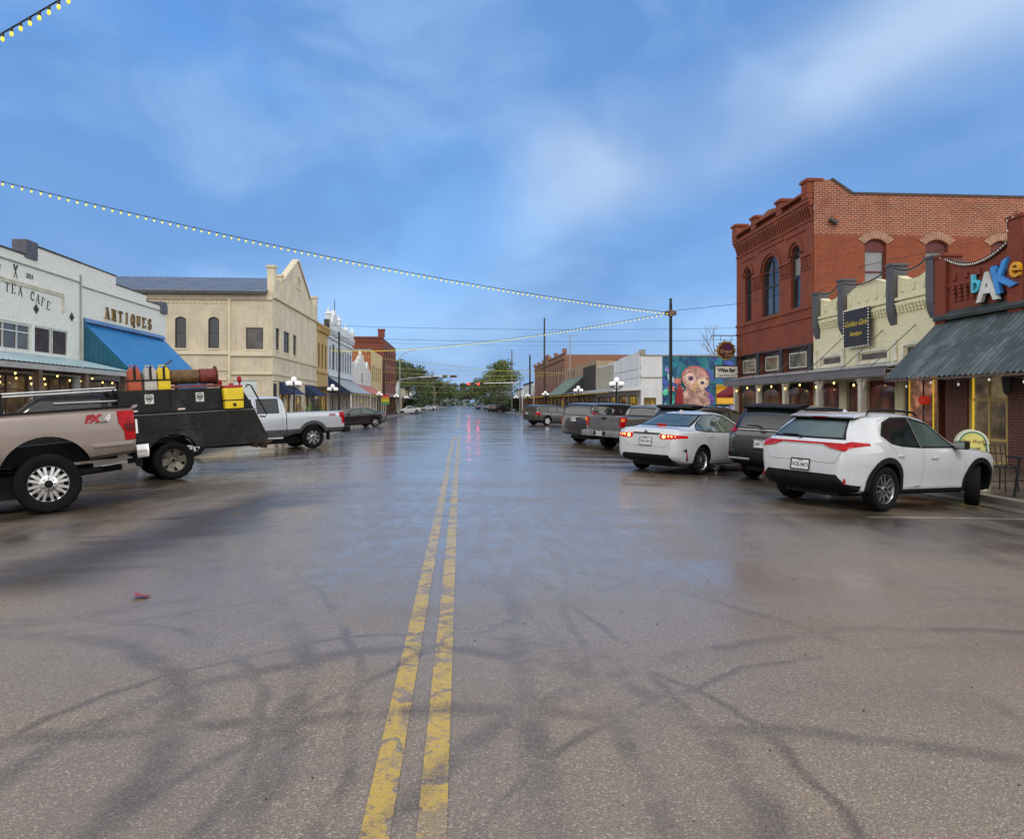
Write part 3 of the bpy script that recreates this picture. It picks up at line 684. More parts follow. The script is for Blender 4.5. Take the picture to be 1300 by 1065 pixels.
# --- pickups
def pickup_spec(PT, rail, roof, wb=4.06, OH=1.22, bf=.93, cab=2.25, W=1.0, R=.43, zb=.62, glass=GLASS, low=None, style=None, rim=ALLOY, lights=None, extra=None, well=None, wellz=.02, flare=True, two=None, off=0, decal=None):
    c0 = bf + .045; c1 = c0 + cab; f = wb + .90; ch = rail - .06
    zt = [(-OH, rail - .02), (-OH + .04, rail), (bf, rail), (c0, rail + .02), (c0 + .03, roof - .16), (c0 + .14, roof - .03), (c0 + .5, roof), (c0 + cab * .55, roof - .005), (c0 + cab * .66, roof - .07), (c1, rail + .02), (c1 + .2, rail - .01), (f - .3, rail - .10), (f - .04, rail - .30), (f, .75)]
    cv = dict(zt=zt, zb=[(-OH, zb + .04), (-.5, zb), (.6, zb), (c0, zb - .08), (wb - .5, zb - .10), (f, zb - .05)],
        zs=[(-OH, rail - .06), (bf, rail - .035), (c0 + .03, ch + .02), (c1, ch), (f - .3, rail - .16), (f, .7)],
        w=[(-OH, W * .955), (-OH + .05, W * .975), (-OH + .3, W * .985), (0, W), (bf, W * .985), (c1, W * .985), (wb, W), (f - .2, W * .93), (f, W * .8)],
        wr=[(-OH, W * .94), (bf, W * .95), (c0, W * .90), (c0 + .1, W * .76), (c0 + cab * .6, W * .76), (c1, W * .86), (f, W * .7)])
    wz0 = ch + .05; wz1 = roof - .13
    P = [('rear_window', 'B', [(-W * .66, wz0 + .02), (W * .66, wz0 + .02), (W * .62, wz1), (-W * .62, wz1)], glass, dict(x=c0 + .25, shift=-.006)),
        ('windscreen', 'F', [(-W * .8, rail + .06), (W * .8, rail + .06), (W * .70, roof - .1), (-W * .70, roof - .1)], glass, dict(x=c0 + cab * .5, shift=-.008))]
    def door(a, b, slope=0):
        P.append(('side_window', 'S', [(a + .11, wz0), (b - .06, wz0), (b - .06 - slope, wz1), (a + .11, wz1)], glass, dict(shift=-.014, gap=.003, y=.4)))
        P.append(('door', 'S', [(a, zb + .06), (b, zb + .06), (b, wz0), (b - slope * 1.02, wz1 + .05), (a, wz1 + .05)], PT, dict(y=.6)))
    if cab > 2: door(c0 + .12, c0 + 1.02); door(c0 + 1.03, c1 - .08, .62)
    else: door(c0 + .1, c1 - .1, .55)
    P.append(('tailgate', 'B', [(-W * .80, zb + .18), (W * .80, zb + .18), (W * .80, rail - .015), (-W * .80, rail - .015)], PT, dict(x=-OH + .10)))
    tz0 = zb + .43 * (rail - zb); tz1 = rail - .06
    for pl in (lights if lights is not None else [[(-OH - .1, tz0), (-OH + .11, tz0), (-OH + .12, tz0 + .42 * (tz1 - tz0)), (-OH + .20, tz0 + .62 * (tz1 - tz0)), (-OH + .22, tz1), (-OH - .1, tz1)]]):
        P.append(('tail_light', 'S', pl, REDL, dict(y=W * .80, shift=.010, gap=.002)))
    if two: P.insert(0, ('lower_panel', 'S', [(-OH - .2, zb - .3), (f + .2, zb - .3), (f + .2, zb + .22), (-OH - .2, zb + .22)], two, dict(y=.7, shift=.004, gap=0)))
    wl = well or R + .08
    if flare: P.insert(0, ('wheel_arch', 'S', arch(0, R + wellz, wl, wl + .11, 2, 178), two or PT, dict(shift=.028, gap=0, cut=False, y=.6)))
    P.append(('headlight', 'S', [(f - .4, rail - .5), (f - .05, rail - .5), (f - .05, rail - .26), (f - .4, rail - .26)], WHTL, dict(gap=.002, y=.4)))
    return dict(paint=PT, wb=wb, R=R, rr=R * .62, tw=.28, track=W - .15, well=wl, wellz=wellz, under=.95, rim=rim, bulge=.99, style=style or dict(n=8, w=(.07, .06), dish=.15), curves=cv, panels=P, extra=extra,
        cav=[(-OH + .06, bf - .06, -W * .83, W * .83, zb + .30, 3), (bf + .012, bf + .036, -2, 2, zb - .1, 3)])
FXR = mat('red_decal', (.35, .012, .03), .4); FXW = mat('silver_decal', (.55, .55, .56), .35); FXB = mat('black_decal', (.02, .02, .022), .4)
def tan_extra(root, put):
    mb = MB(); mb.prism([(-1.20, .67), (-1.36, .67), (-1.375, .71), (-1.375, .88), (-1.20, .88)], 'y', -.96, .96); b = put('rear_bumper', mb, CHROME, bevel=.015, smooth=40)
    mb = MB(); mb.prism([(-1.22, .882), (-1.37, .882), (-1.355, .93), (-1.22, .94)], 'y', -.94, .94); put('step_pad', mb, DARK, b, bevel=.01)
    mb = MB(); mb.prism([(-1.28, .50), (-1.37, .48), (-1.35, .67), (-1.22, .67)], 'y', .30, .36); put('tow_hook', mb, DARK, b); mb = MB(); mb.box(-1.42, -1.2, -.04, .04, .54, .62); put('tow_hitch', mb, DARK, b)
    mb = MB(); mb.prism([(-1.20, 1.46), (-1.20, 1.49), (-1.28, 1.515), (-1.30, 1.50), (-1.26, 1.455)], 'y', -.80, .80); put('tailgate_lip', mb, TAN, bevel=.006)
    for s in (1, -1):
        mb = MB(); mb.box(-1.19, .90, s * .83, s * .955, 1.482, 1.512); put('bed_rail_cap', mb, DARK, bevel=.010)
        mb = MB(); mb.prism([(-1.19, 1.12), (-1.075, 1.12), (-1.06, 1.16), (-1.04, 1.23), (-1.19, 1.23)], 'y', s * .90, s * .998); put('dark_lens', mb, REDD)
        mb = MB(); mb.prism([(-1.236, 1.06), (-1.205, 1.06), (-1.21, 1.28), (-1.236, 1.28)], 'y', s * .88, s * .999); put('reversing_lens', mb, WHTL)
        d = side_text(put, 'decal', 'FX', -.62, s * .992, 1.335, .155, FXR, s, .3, .012)
        side_text(put, 'decal', '4', -.825, s * .992, 1.338, .14, FXW, s, .3, .010)
        side_text(put, 'decal', 'OFF ROAD', -.745, s * .992, 1.275, .035, FXB, s, .3, .001)
        mb = MB(); mb.prism([(-1.15, .90), (-.62, .90), (-.56, .955), (-1.15, .955)], 'y', s * .95, s * .998); put('body_crease', mb, TAN, bevel=.008)
    mb = MB(); mb.tube([(-1.1, 0, .50), (0, 0, .46), (1.5, 0, .55)], .05, 8); mb.tube([(0, -.8, .43), (0, .8, .43)], .06, 8); mb.ball((0, 0, .43), .16); put('rear_axle', mb, DARK, smooth=40)
    for s in (1, -1):
        mb = MB(); mb.box(-.75, .75, s * .50, s * .58, .50, .58); put('leaf_spring', mb, DARK)
    mirror(put, 3.0, .98, 1.55, TAN, (.16, .28, .34))
TANP = pickup_spec(TAN, 1.50, 2.05, R=.435, zb=.70, well=.60, wellz=.10, extra=tan_extra, lights=[[(-1.32, .97), (-1.05, .97), (-1.045, 1.10), (-1.02, 1.16), (-.975, 1.24), (-.965, 1.43), (-1.32, 1.43)]], rim=mat('bright_alloy', (.70, .70, .70), .22, 1., .08, 9),
    style=dict(n=8, w=(.038, .04), twin=.125, spread=.35, dish=.10, hub=.105, lug=8, off=1, cone=.1))
def silver_extra(root, put):
    mb = MB(); mb.prism([(-1.20, .52), (-1.42, .52), (-1.43, .56), (-1.43, .72), (-1.20, .74)], 'y', -.97, .97); put('rear_bumper', mb, DARK, bevel=.012)
    for s in (1, -1):
        mb = MB(); mb.box(1.1, 3.1, s * .93, s * 1.02, .40, .46); put('side_step', mb, CHROME, bevel=.02)
        side_text(put, 'decal', 'FX4', -.72, s * .990, 1.17, .14, FXR, s, .35, .004)
        mb = MB(); mb.bx((1.98, s * .992, 1.10), (.05, .02, .16)); put('door_handle', mb, DARK, bevel=.008)
    mb = MB(); mb.box(-.62, -.56, .78, .98, .28, .62); put('mud_flap', mb, DARK)
    mirror(put, 3.0, .98, 1.42, DARK, (.14, .26, .30))
SILV = pickup_spec(SILVER, 1.33, 1.93, R=.40, zb=.50, well=.47, two=mat('two_tone_grey_paint', (.06, .062, .068), .35), extra=silver_extra,
    style=dict(n=8, w=(.075, .05), dish=.12, hub=.07, lug=8))
def taco_extra(root, put):
    mb = MB(); mb.prism([(-1.05, .46), (-1.24, .46), (-1.26, .5), (-1.26, .66), (-1.05, .68)], 'y', -.90, .90); b = put('rear_bumper', mb, mat('grey_bumper', (.26, .26, .265), .35, .5), bevel=.014, smooth=40)
    mb = MB(); mb.box(-1.265, -1.25, -.28, .28, .50, .65); put('bumper_recess', mb, DARK, b)
    plate(put, -1.272, .575, 'KGN 9021'); mb = MB(); mb.bx((-1.085, 0, 1.10), (.02, .18, .06)); put('tailgate_handle', mb, TRIM, bevel=.008)
    for s in (1, -1):
        mb = MB(); mb.prism([(-1.085, 1.0), (-.99, 1.0), (-.98, 1.09), (-1.085, 1.10)], 'y', s * .84, s * .918); put('amber_lens', mb, mat('amber_lens', (.7, .25, .06), .15, emis=(.9, .3, .1), es=.25))
    mb = MB(); mb.bx((1.03, 0, 1.60), (.03, .2, .03)); put('brake_light', mb, REDD)
    mirror(put, 2.4, .90, 1.2, DARK)
TACO = pickup_spec(GREYM, 1.21, 1.63, wb=3.24, OH=1.06, bf=.80, cab=2.1, W=.93, R=.37, zb=.52, extra=taco_extra, well=.437, style=dict(n=6, w=(.09, .06), dish=.15))

# --- black service truck with a utility body
def svc_extra(root, put):
    W0, W1 = .55, 1.02
    def archpts(r, a0, a1, n=12): return [(r * cos(math.radians(a0 + (a1 - a0) * i / n)), .44 + r * sin(math.radians(a0 + (a1 - a0) * i / n))) for i in range(n + 1)]
    for s in (1, -1):
        mb = MB(); mb.prism([(1.0, .62), (1.0, 1.40), (-1.50, 1.40), (-1.74, 1.40), (-2.02, .74), (-1.92, .64)] + [(-.62, .64)] + archpts(.53, 155, 25)[0:] + [(.55, .62)], 'y', s * W0, s * W1)
        low = put('tool_compartment', mb, BLKT, bevel=.006)
        mb = MB(); mb.prism([(1.0, 1.425), (1.0, 1.93), (-1.47, 1.93), (-1.74, 1.425)], 'y', s * (W0 + .10), s * (W1 - .03)); up = put('upper_compartment', mb, BLKT, bevel=.006)
        mb = MB(); mb.box(-1.76, 1.02, s * (W0), s * (W1 + .02), 1.402, 1.423); put('rub_rail', mb, mat('worn_black_edge', (.10, .10, .105), .45, .3), low)
        for (a, b) in ((.99, .03), (.0, -1.02)):
            mb = MB(); mb.box(b, a, s * (W1 - .031), s * (W1 - .012), 1.46, 1.91); d = put('compartment_door', mb, BLKT, up, bevel=.006)
        for (a, b, z0) in ((.97, .60, .70), (.56, -.56, 1.05), (-.64, -1.42, .72)):
            mb = MB(); mb.box(b, a, s * (W1 - .005), s * (W1 + .012), z0, 1.36); d = put('compartment_door', mb, BLKT, low, bevel=.006)
            mb = MB(); mb.lathe([(.055, W1 + .012), (.055, W1 + .022), (.03, W1 + .026), (.001, W1 + .026)] if s > 0 else [(.055, -W1 - .012), (.055, -W1 - .022), (.03, -W1 - .026), (.001, -W1 - .026)], ((b + .14), 0, 1.10 if z0 < 1 else 1.2), 'y', 16); put('door_latch', mb, TRIM, d)
        for x, z in ((.80, 1.455), (-.12, 1.455)):
            mb = MB(); mb.box(x - .15, x, s * (W1 - .010), s * (W1 - .006), z + .03, z + .065); put('reflective_strip', mb, mat('reflective_strip_mat', (.60, .45, .42), .4, 0, .4, 25), up)
        for x in (.42, -.58):
            mb = MB(); mb.bx((x, s * (W1 - .008), 1.74), (.17, .008, .20)); st = put('sticker', mb, mat('white_sticker', (.55, .55, .53), .5), up, bevel=.003)
            mb = MB(); n = 24; o = [(x + .066 * cos(2 * PI * i / n), 1.755 + .066 * sin(2 * PI * i / n)) for i in range(n)]; q = [(x + .05 * cos(2 * PI * i / n), 1.755 + .05 * sin(2 * PI * i / n)) for i in range(n)]
            mb.ring(o, q, 'y', s * (W1 - .006), s * (W1 - .001)); mb.prism([(x - .045, 1.745), (x - .02, 1.725), (x + .02, 1.725), (x + .045, 1.745), (x + .03, 1.775), (x, 1.765), (x - .03, 1.775)], 'y', s * (W1 - .006), s * (W1 - .001)); mb.box(x - .02, x + .02, s * (W1 - .006), s * (W1 - .001), 1.66, 1.672); put('sticker_emblem', mb, FXB, st)
        mb = MB(); mb.grid([[(r * cos(a), y, .44 + r * sin(a)) for y in (s * .76, s * 1.035)] for r in (.50,) for a in [math.radians(150 - 8 * i) for i in range(9)]]); put('mudguard', mb, CHROME)
        mb = MB(); mb.tube([(-1.58, s * .98, 1.92), (-1.62, s * .98, 1.98), (-1.70, s * .98, 1.95), (-2.02, s * .98, 1.28), (-1.98, s * .98, 1.22), (-1.86, s * .98, 1.24)], .018, 8); put('grab_rail', mb, TRIM, smooth=40)
        mb = MB(); mb.lathe([(.001, -.03), (.07, -.03), (.085, 0), (.07, .03), (.001, .03)], (-1.50, s * .80, 2.10), 'x', 16); lt = put('warning_lamp', mb, REDL, smooth=40)
        mb = MB(); mb.tube([(-1.5, s * .80, 1.92), (-1.5, s * .80, 2.03)], .015, 6); put('lamp_stem', mb, TRIM, lt)
    mb = MB(); mb.box(-1.9, 1.0, -.56, .56, .80, .90); put('deck', mb, BLKT)
    mb = MB(); mb.box(-2.10, -1.80, -1.0, 1.0, .62, .70); mb.prism([(-2.02, .5), (-2.16, .46), (-2.2, .62), (-2.0, .62)], 'y', .25, .40); mb.prism([(-2.02, .5), (-2.16, .46), (-2.2, .62), (-2.0, .62)], 'y', -.4, -.25); put('rear_bumper', mb, mat('rusty_bumper', (.06, .035, .025), .7, .3), bevel=.01)
    # pipe rack over the cab
    for y, z in ((.60, 2.02), (.78, 1.96)):
        mb = MB(); mb.tube([(3.1, y, z - .06), (.98, y, z)], .022, 8); put('rack_pipe', mb, mat('galvanised_pipe', (.50, .50, .49), .4, .6), smooth=40)
    for x in (1.05, 2.95):
        mb = MB(); mb.tube([(x, .8, 1.3), (x, .8, 1.95), (x, -.8, 1.95), (x, -.8, 1.3)], .025, 8); put('rack_post', mb, TRIM)
    mb = MB(); mb.box(1.0, 2.1, .80, .83, 1.73, 1.755); put('rack_rail', mb, mat('galvanised_pipe', (.5, .5, .5)))
    mb = MB(); mb.tube([(1.15, .55, 1.62), (1.15, .55, 1.90)], .06, 8); put('exhaust_stack', mb, TRIM)
    # hose reel
    fr = mat('red_reel_frame', (.16, .03, .03), .6, 0, .3, 8)
    mb = MB(); mb.lathe([(.12, -1.0), (.12, -.02)], (0, .72, 2.20), 'x', 20)
    hb = put('hose_reel', mb, fr)
    for a, b, r, m in ((-.62, -.05, .155, mat('brown_hose', (.13, .075, .03), .7, 0, .4, 10)), (-.99, -.66, .165, mat('red_hose', (.16, .028, .02), .6, 0, .3, 10))):
        mb = MB(); k = int((b - a) / .02)
        mb.lathe([(r + (.012 if i % 2 else 0), a + (b - a) * i / k) for i in range(k + 1)], (0, .72, 2.20), 'x', 24); put('hose', mb, m, hb, smooth=50)
    for x in (-1.0, -.02):
        mb = MB(); mb.lathe([(.001, x - .012), (.23, x - .012), (.235, x), (.23, x + .012), (.001, x + .012)], (0, .72, 2.20), 'x', 28); put('reel_flange', mb, mat('rusty_flange', (.12, .05, .035), .7, .2), hb, smooth=35)
    mb = MB(); mb.box(-1.06, .02, .50, .55, 1.96, 2.01); mb.box(-1.06, .02, .90, .95, 1.96, 2.01)
    for x in (-1.06, -.04): mb.box(x, x + .05, .52, .93, 1.955, 2.0); mb.box(x, x + .04, .69, .75, 1.99, 2.22)
    put('reel_frame', mb, fr, hb)
    mb = MB(); mb.bx((-.5, .62, 2.0), (.62, .3, .14)); put('tarpaulin', mb, mat('blue_tarpaulin', (.10, .22, .45), .6, 0, .3, 8), bevel=.04)
    mirror(put, 3.0, .98, 1.5, DARK, (.16, .26, .32))
m = bpy.data.materials.new('scuffed_black_paint'); t = NT(m); MATS[m.name] = m; BLKT = m
ob = t.n('TexCoord').outputs['Object']
cc = t.mix(t.ramp(t.noise(t.map(ob, (1, 1, .6)), 1.8, 9, .72, .6), .50, .74, 0, .38), (.006, .006, .0065), (.10, .096, .09))
cc = t.mix(t.ramp(t.noise(t.map(ob, (.6, 1, 9)), 6, 5, .75), .62, .80, 0, .4), cc, (.10, .098, .094))
cc = t.mix(t.ramp(t.noise(t.map(ob, (7, 7, .5)), 2.5, 5, .7), .60, .82, 0, .35), cc, (.085, .06, .045))
t.out(cc, t.ramp(t.noise(ob, 3, 6, .6), .3, .7, .38, .62), 0, t.bump(t.noise(ob, 2.4, 3, .5), .12, .02), .3)
SVC = pickup_spec(BLKT, 1.36, 1.93, R=.405, zb=.62, OH=-1.0, bf=1.02, cab=2.0, well=.47, flare=False, extra=svc_extra, rim=STEEL, lights=[], style=dict(n=6, w=(.10, .15), dish=.45, hub=.07, lug=8, cone=.9, off=1))
SVC['cav'] = []; SVC['panels'] = [p for p in SVC['panels'] if p[0] not in ('tailgate', 'tail_light', 'wheel_arch')]
SVC['curves']['zt'] = [p for p in SVC['curves']['zt'] if p[0] > 1.06]
for k in ('zb', 'zs', 'w', 'wr'): SVC['curves'][k] = [p for p in SVC['curves'][k] if p[0] > 1.0]

RIGHT = 'cars angle parked along the right kerb'; LEFT = 'vehicles angle parked along the left kerb'
car('parked_crossover', 'white crossover SUV with full-width red tail light bar, nearest car on the right', 'suv', (6.08, 11.2), 26, UX, RIGHT)
car('parked_suv', 'charcoal SUV with chrome tailgate strip between the white crossover and the white sedan', 'suv', (7.05, 15.0), 34, CRV, RIGHT)
car('parked_sedan', 'white sedan with glowing red and amber tail lights', 'car', (4.9, 16.4), 40, SEDAN, RIGHT)
car('parked_suv', 'dark SUV with black roof spoiler, mostly hidden behind the white sedan', 'suv', (6.75, 20.7), 35, DSUV, RIGHT)
car('pickup_truck', 'warm grey compact pickup with a black tailgate handle beside the white sedan', 'pickup', (5.8, 24.9), 33, TACO, RIGHT)
car('parked_suv', 'large brownish black SUV on the far side of the grey compact pickup', 'suv', (5.35, 28.2), 33, YUKON, RIGHT)
car('parked_suv', 'dark sage green SUV parked by itself beyond the side street on the right', 'suv', (6.1, 54.5), 30, GREEN, RIGHT)
car('pickup_truck', 'taupe pickup with FX4 decal and bright alloy wheel, nearest vehicle on the left', 'pickup', (-6.55, 11.75), 213, TANP, LEFT, -2.6)
car('service_truck', 'black utility service truck with hose reel and pipe rack', 'service truck', (-6.62, 16.5), 213, SVC, LEFT, -1.0)
car('pickup_truck', 'silver crew cab pickup with dark lower body beyond the black service truck', 'pickup', (-5.8, 26.8), 213, SILV, LEFT, 0)
car('parked_sedan', 'black sedan with silver wheels near the pale blue shop row', 'car', (-6.5, 51.8), 212, BSEDAN, LEFT)
# ------------------------------------------------------------------ buildings
class Fr:
    """facade frame: s runs along the wall, d stands out of it, z is up"""
    def __init__(s, k, c): s.k, s.c, s.sx = k, c, (-1 if k == 'R' else 1)
    def __call__(s, a, d, z):
        return (s.c - d, a, z) if s.k == 'R' else ((s.c + d, a, z) if s.k == 'L' else (a, s.c - d, z))
def F_(fr): return MB(fr)
def wall(mb, s0, s1, z0, z1, ops=(), dep=.2):
    S = sorted({s0, s1} | {o[0] for o in ops} | {o[1] for o in ops}); Z = sorted({z0, z1} | {o[2] for o in ops} | {o[3] for o in ops})
    for i in range(len(S) - 1):
        for j in range(len(Z) - 1):
            cs, cz = (S[i] + S[i + 1]) / 2, (Z[j] + Z[j + 1]) / 2
            if any(o[0] < cs < o[1] and o[2] < cz < o[3] for o in ops): continue
            mb.poly([(S[i], 0, Z[j]), (S[i + 1], 0, Z[j]), (S[i + 1], 0, Z[j + 1]), (S[i], 0, Z[j + 1])])
    for o in ops:
        a, b, c, d = o[:4]; r = o[4] if len(o) > 4 else 0
        pts = [(a, c)] + outline(a, b, c, d, r)[2:][::-1] + [(b, c)] if r else [(a, c), (a, d), (b, d), (b, c)]
        pts = [(a, c), (a, d - r)] + ([(x, z) for x, z in archpts(a, b, d, r)][1:-1] if r else [(a, d), (b, d)][0:0]) + ([(b, d - r)] if r else [(b, d)]) + [(b, c)]
        if not r: pts = [(a, c), (a, d), (b, d), (b, c)]
        for i in range(len(pts)):
            p, q = pts[i], pts[(i + 1) % len(pts)]
            mb.poly([(p[0], 0, p[1]), (q[0], 0, q[1]), (q[0], -dep, q[1]), (p[0], -dep, p[1])])
        if r:
            ap = archpts(a, b, d, r); h = len(ap) // 2
            for i in range(len(ap) - 1):
                c0 = (a, d) if i < h else (b, d)
                mb.poly([(c0[0], 0, c0[1]), (ap[i][0], 0, ap[i][1]), (ap[i + 1][0], 0, ap[i + 1][1])])
            mb.poly([(a, 0, d), (ap[h][0], 0, ap[h][1]), (b, 0, d)]) if abs(ap[h][1] - d) > 1e-6 else None
def archpts(a, b, d, r, n=12):
    w = (b - a) / 2
    if r >= w * .98: return [((a + b) / 2 - w * cos(PI * i / n), d - r + r * sin(PI * i / n)) for i in range(n + 1)]
    R = (w * w + r * r) / (2 * r); t = math.asin(w / R)
    return [((a + b) / 2 + R * sin(-t + 2 * t * i / n), d - R + R * cos(-t + 2 * t * i / n)) for i in range(n + 1)]
def outline(a, b, c, d, r=0):
    return [(a, c), (b, c)] + ([(x, z) for x, z in archpts(a, b, d, r)][::-1] if r else [(b, d), (a, d)])
def inset(a, b, c, d, r, f): return outline(a + f, b - f, c + f, d - f, max(.02, r - f * .4) if r else 0)
WGL = mat('window_glass', (.022, .026, .03), .05, 0, .4, .9, spec=.8, rvar=.5)
WGB = mat('blind_behind_glass', (.075, .07, .068), .12, 0, .5, 1.3, spec=.7)
def window(root, fr, a, b, c, d, r=0, fm=None, gm=None, nx=1, ny=1, dep=.14, fw=.06, sill=None, name='window', zs=None, bar=.035):
    mb = F_(fr); mb.ring(outline(a, b, c, d, r), inset(a, b, c, d, r, fw), 'y', -dep, -dep + .06)
    for i in range(1, nx):
        x = a + (b - a) * i / nx; mb.box(x - bar / 2, x + bar / 2, -dep + .008, -dep + .052, c + fw, d - fw - r * .15)
    for z in (zs if zs is not None else [c + (d - c) * j / ny for j in range(1, ny)]):
        mb.box(a + fw, b - fw, -dep + .004, -dep + .056, z - bar / 2, z + bar / 2)
    w = mb.build(name, fm or WOODW, root)
    mb = F_(fr); mb.prism(inset(a, b, c, d, r, fw * .8), 'y', -dep - .02, -dep + .015); mb.build('pane', gm or WGL, w)
    if c > 3 and name == 'window' and gm is WGL and (int(a * 37 + c * 11) % 5) < 3:
        zb_ = d - r - fw - (d - c) * (.18 + .09 * (int(a * 53) % 4)); mb = F_(fr); mb.box(a + fw * 1.1, b - fw * 1.1, -dep + .016, -dep + .019, zb_, d - r - fw * 1.1); mb.build('blind', mat('roller_blind', (.26, .24, .20), .15, 0, .12, 1, spec=.7), w)
    if sill:
        mb = F_(fr); mb.box(a - .08, b + .08, -.1, .07, c - .12, c - .002); mb.build('sill', sill, w)
    return w
def mass(mb, s0, s1, z0, zt, depth, roof=True):
    """side, back and roof faces behind a facade"""
    s0 += .006; s1 -= .006
    mb.poly([(s0, 0, z0), (s0, 0, zt), (s0, -depth, zt), (s0, -depth, z0)]); mb.poly([(s1, 0, z0), (s1, -depth, z0), (s1, -depth, zt), (s1, 0, zt)])
    mb.poly([(s0, -depth, z0), (s0, -depth, zt), (s1, -depth, zt), (s1, -depth, z0)])
    if roof: mb.poly([(s0, 0, zt), (s1, 0, zt), (s1, -depth, zt), (s0, -depth, zt)])
def building(label, fr, s, cat='building', name='shop_building'):
    p = fr(s, 0, 0); return thing(name, label, cat, (p[0], p[1], WALK))
def ftext(root, fr, txt, s, z, size, m, d=.02, ext=.02, shear=0, bold=0., name='lettering', sp=1., rot=0, wx=1.):
    V, F = text_geo(txt, size, ext, shear, bold, sp); mb = F_(fr); c_, s_ = cos(rot), sin(rot)
    mb.add([(s + fr.sx * (x * c_ - y * s_) * wx, d + zz, z + (x * s_ + y * c_)) for x, y, zz in V], F); return mb.build(name, m, root)
def fserif(root, fr, ch, s, z, h, m, d=.012, ext=.03, rot=0, name='letter', wk=.78, tk=.16, tn=.05, back=None):
    w = h * wk; V, F = serif_letter(ch, h, w, h * tk, h * tn, ext); mb = F_(fr); c_, s_ = cos(rot), sin(rot)
    mb.add([(s + fr.sx * ((x - w / 2) * c_ - (y - h / 2) * s_), d + zz, z + ((x - w / 2) * s_ + (y - h / 2) * c_)) for x, y, zz in V], F); o = mb.build(name, m, root)
    if back:
        V, F = serif_letter(ch, h, w, h * tk * 1.5, h * tn * 2.2, ext * .6); mb = F_(fr)
        mb.add([(s + fr.sx * ((x - w / 2) + h * .025), d - .004 + zz, z + (y - h / 2) - h * .02) for x, y, zz in V], F); mb.build('letter_edge', back, o)
    return o
def awning(root, fr, s0, s1, zt, zb, out, m, side=None, name='awning', corr=0, d0=.02, th=.03, amp=.018, back=None):
    mb = F_(fr)
    if corr:
        n = max(8, int((s1 - s0) / corr * 6))
        row = lambda d, z: [(s0 + (s1 - s0) * i / n, d, z + amp * sin(2 * PI * (s1 - s0) * i / n / corr)) for i in range(n + 1)]
        k = 10; mb.grid([row(d0 + (out - d0) * j / k, zt + (zb - zt) * j / k) for j in range(k + 1)])
        o = mb.build(name, m, root, smooth=60)
    else:
        mb.prism([(d0, zt), (out, zb), (out, zb - th), (d0, zt - th)], 'x', s0, s1)
        n = int((s1 - s0) / .42)
        for i in range(n + 1):
            s = s0 + .012 + (s1 - s0 - .024) * i / n; mb.prism([(d0, zt), (out, zb), (out, zb + .018), (d0, zt + .018)], 'x', s - .011, s + .011)
        o = mb.build(name, m, root)
    if side:
        for s in (s0 + .02, s1 - .02):
            mb = F_(fr); mb.prism([(d0, zt - .04), (out - .03, zb - .01), (d0, zb - .01)], 'x', s - .01, s + .01)
            for i in range(1, int(out / .16)): mb.prism([(d0 + i * .16, zb), (d0 + i * .16 + .03, zb), (d0 + i * .16 + .03, zt - .06 - (zt - zb) * (i * .16 + .03) / out), (d0 + i * .16, zt - .06 - (zt - zb) * (i * .16) / out)], 'x', s - .022, s + .022)
            mb.build('awning_side', side, o)
    return o
def posts(root, fr, ss, d, z0, z1, m, w=.16, name='post', bracket=0):
    for s in ss:
        mb = F_(fr); mb.box(s - w / 2, s + w / 2, d - w / 2, d + w / 2, z0, z1)
        p = mb.build(name, m, root, bevel=.012)
        if bracket:
            for q in (1, -1):
                mb = F_(fr); n = 8; R = bracket
                P = [(s + q * w / 2, z1)] + [(s + q * (w / 2 + R - R * cos(PI / 2 * i / n)), z1 - R + R * sin(PI / 2 * i / n)) for i in range(n + 1)]
                mb.prism(P, 'y', d - .04, d + .04); mb.build('bracket', m, p)
def bulb_row(name, label, pts, cat='light string', group=None, r=.035, sag=.0, every=1, wm=None, bm=None, drop=.06, n=None, wr=.008):
    """cable between points with hanging bulbs; past a hundred bulbs the smallest-looking rest is one mass"""
    root = thing(name, label, cat, pts[0], group); P = []
    for a, b in zip(pts[:-1], pts[1:]):
        a, b = Vector(a), Vector(b); k = max(2, int((b - a).length / every))
        for i in range(k): 
            t_ = i / k; p = a.lerp(b, t_); p.z -= sag * 4 * t_ * (1 - t_); P.append(p)
    P.append(Vector(pts[-1]))
    mb = MB(); mb.tube([tuple(p) for p in P], wr, 5); mb.build('cable', wm or CABLE, root)
    P = P[1:-1]; P.sort(key=lambda p: p.length)
    def one(mb, p):
        mb.cur = 1; mb.lathe([(r * .5, .01), (r * .85, -drop * .4), (r * .75, -drop)], tuple(p), 'z', 6)
        mb.cur = 0; mb.lathe([(r * .5, -drop), (r, -drop - r * 1.1), (r * .75, -drop - r * 2.2), (.001, -drop - r * 2.7)], tuple(p), 'z', 7)
    for p in P[:100]:
        mb = MB(); one(mb, p); mb.build('bulb', [bm or BULB, SOCK], root, smooth=60)
    if len(P) > 100:
        mb = MB()
        for p in P[100:]: one(mb, p)
        mb.build('bulb', [bm or BULB, SOCK], root, smooth=60)['kind'] = 'stuff'
    return root

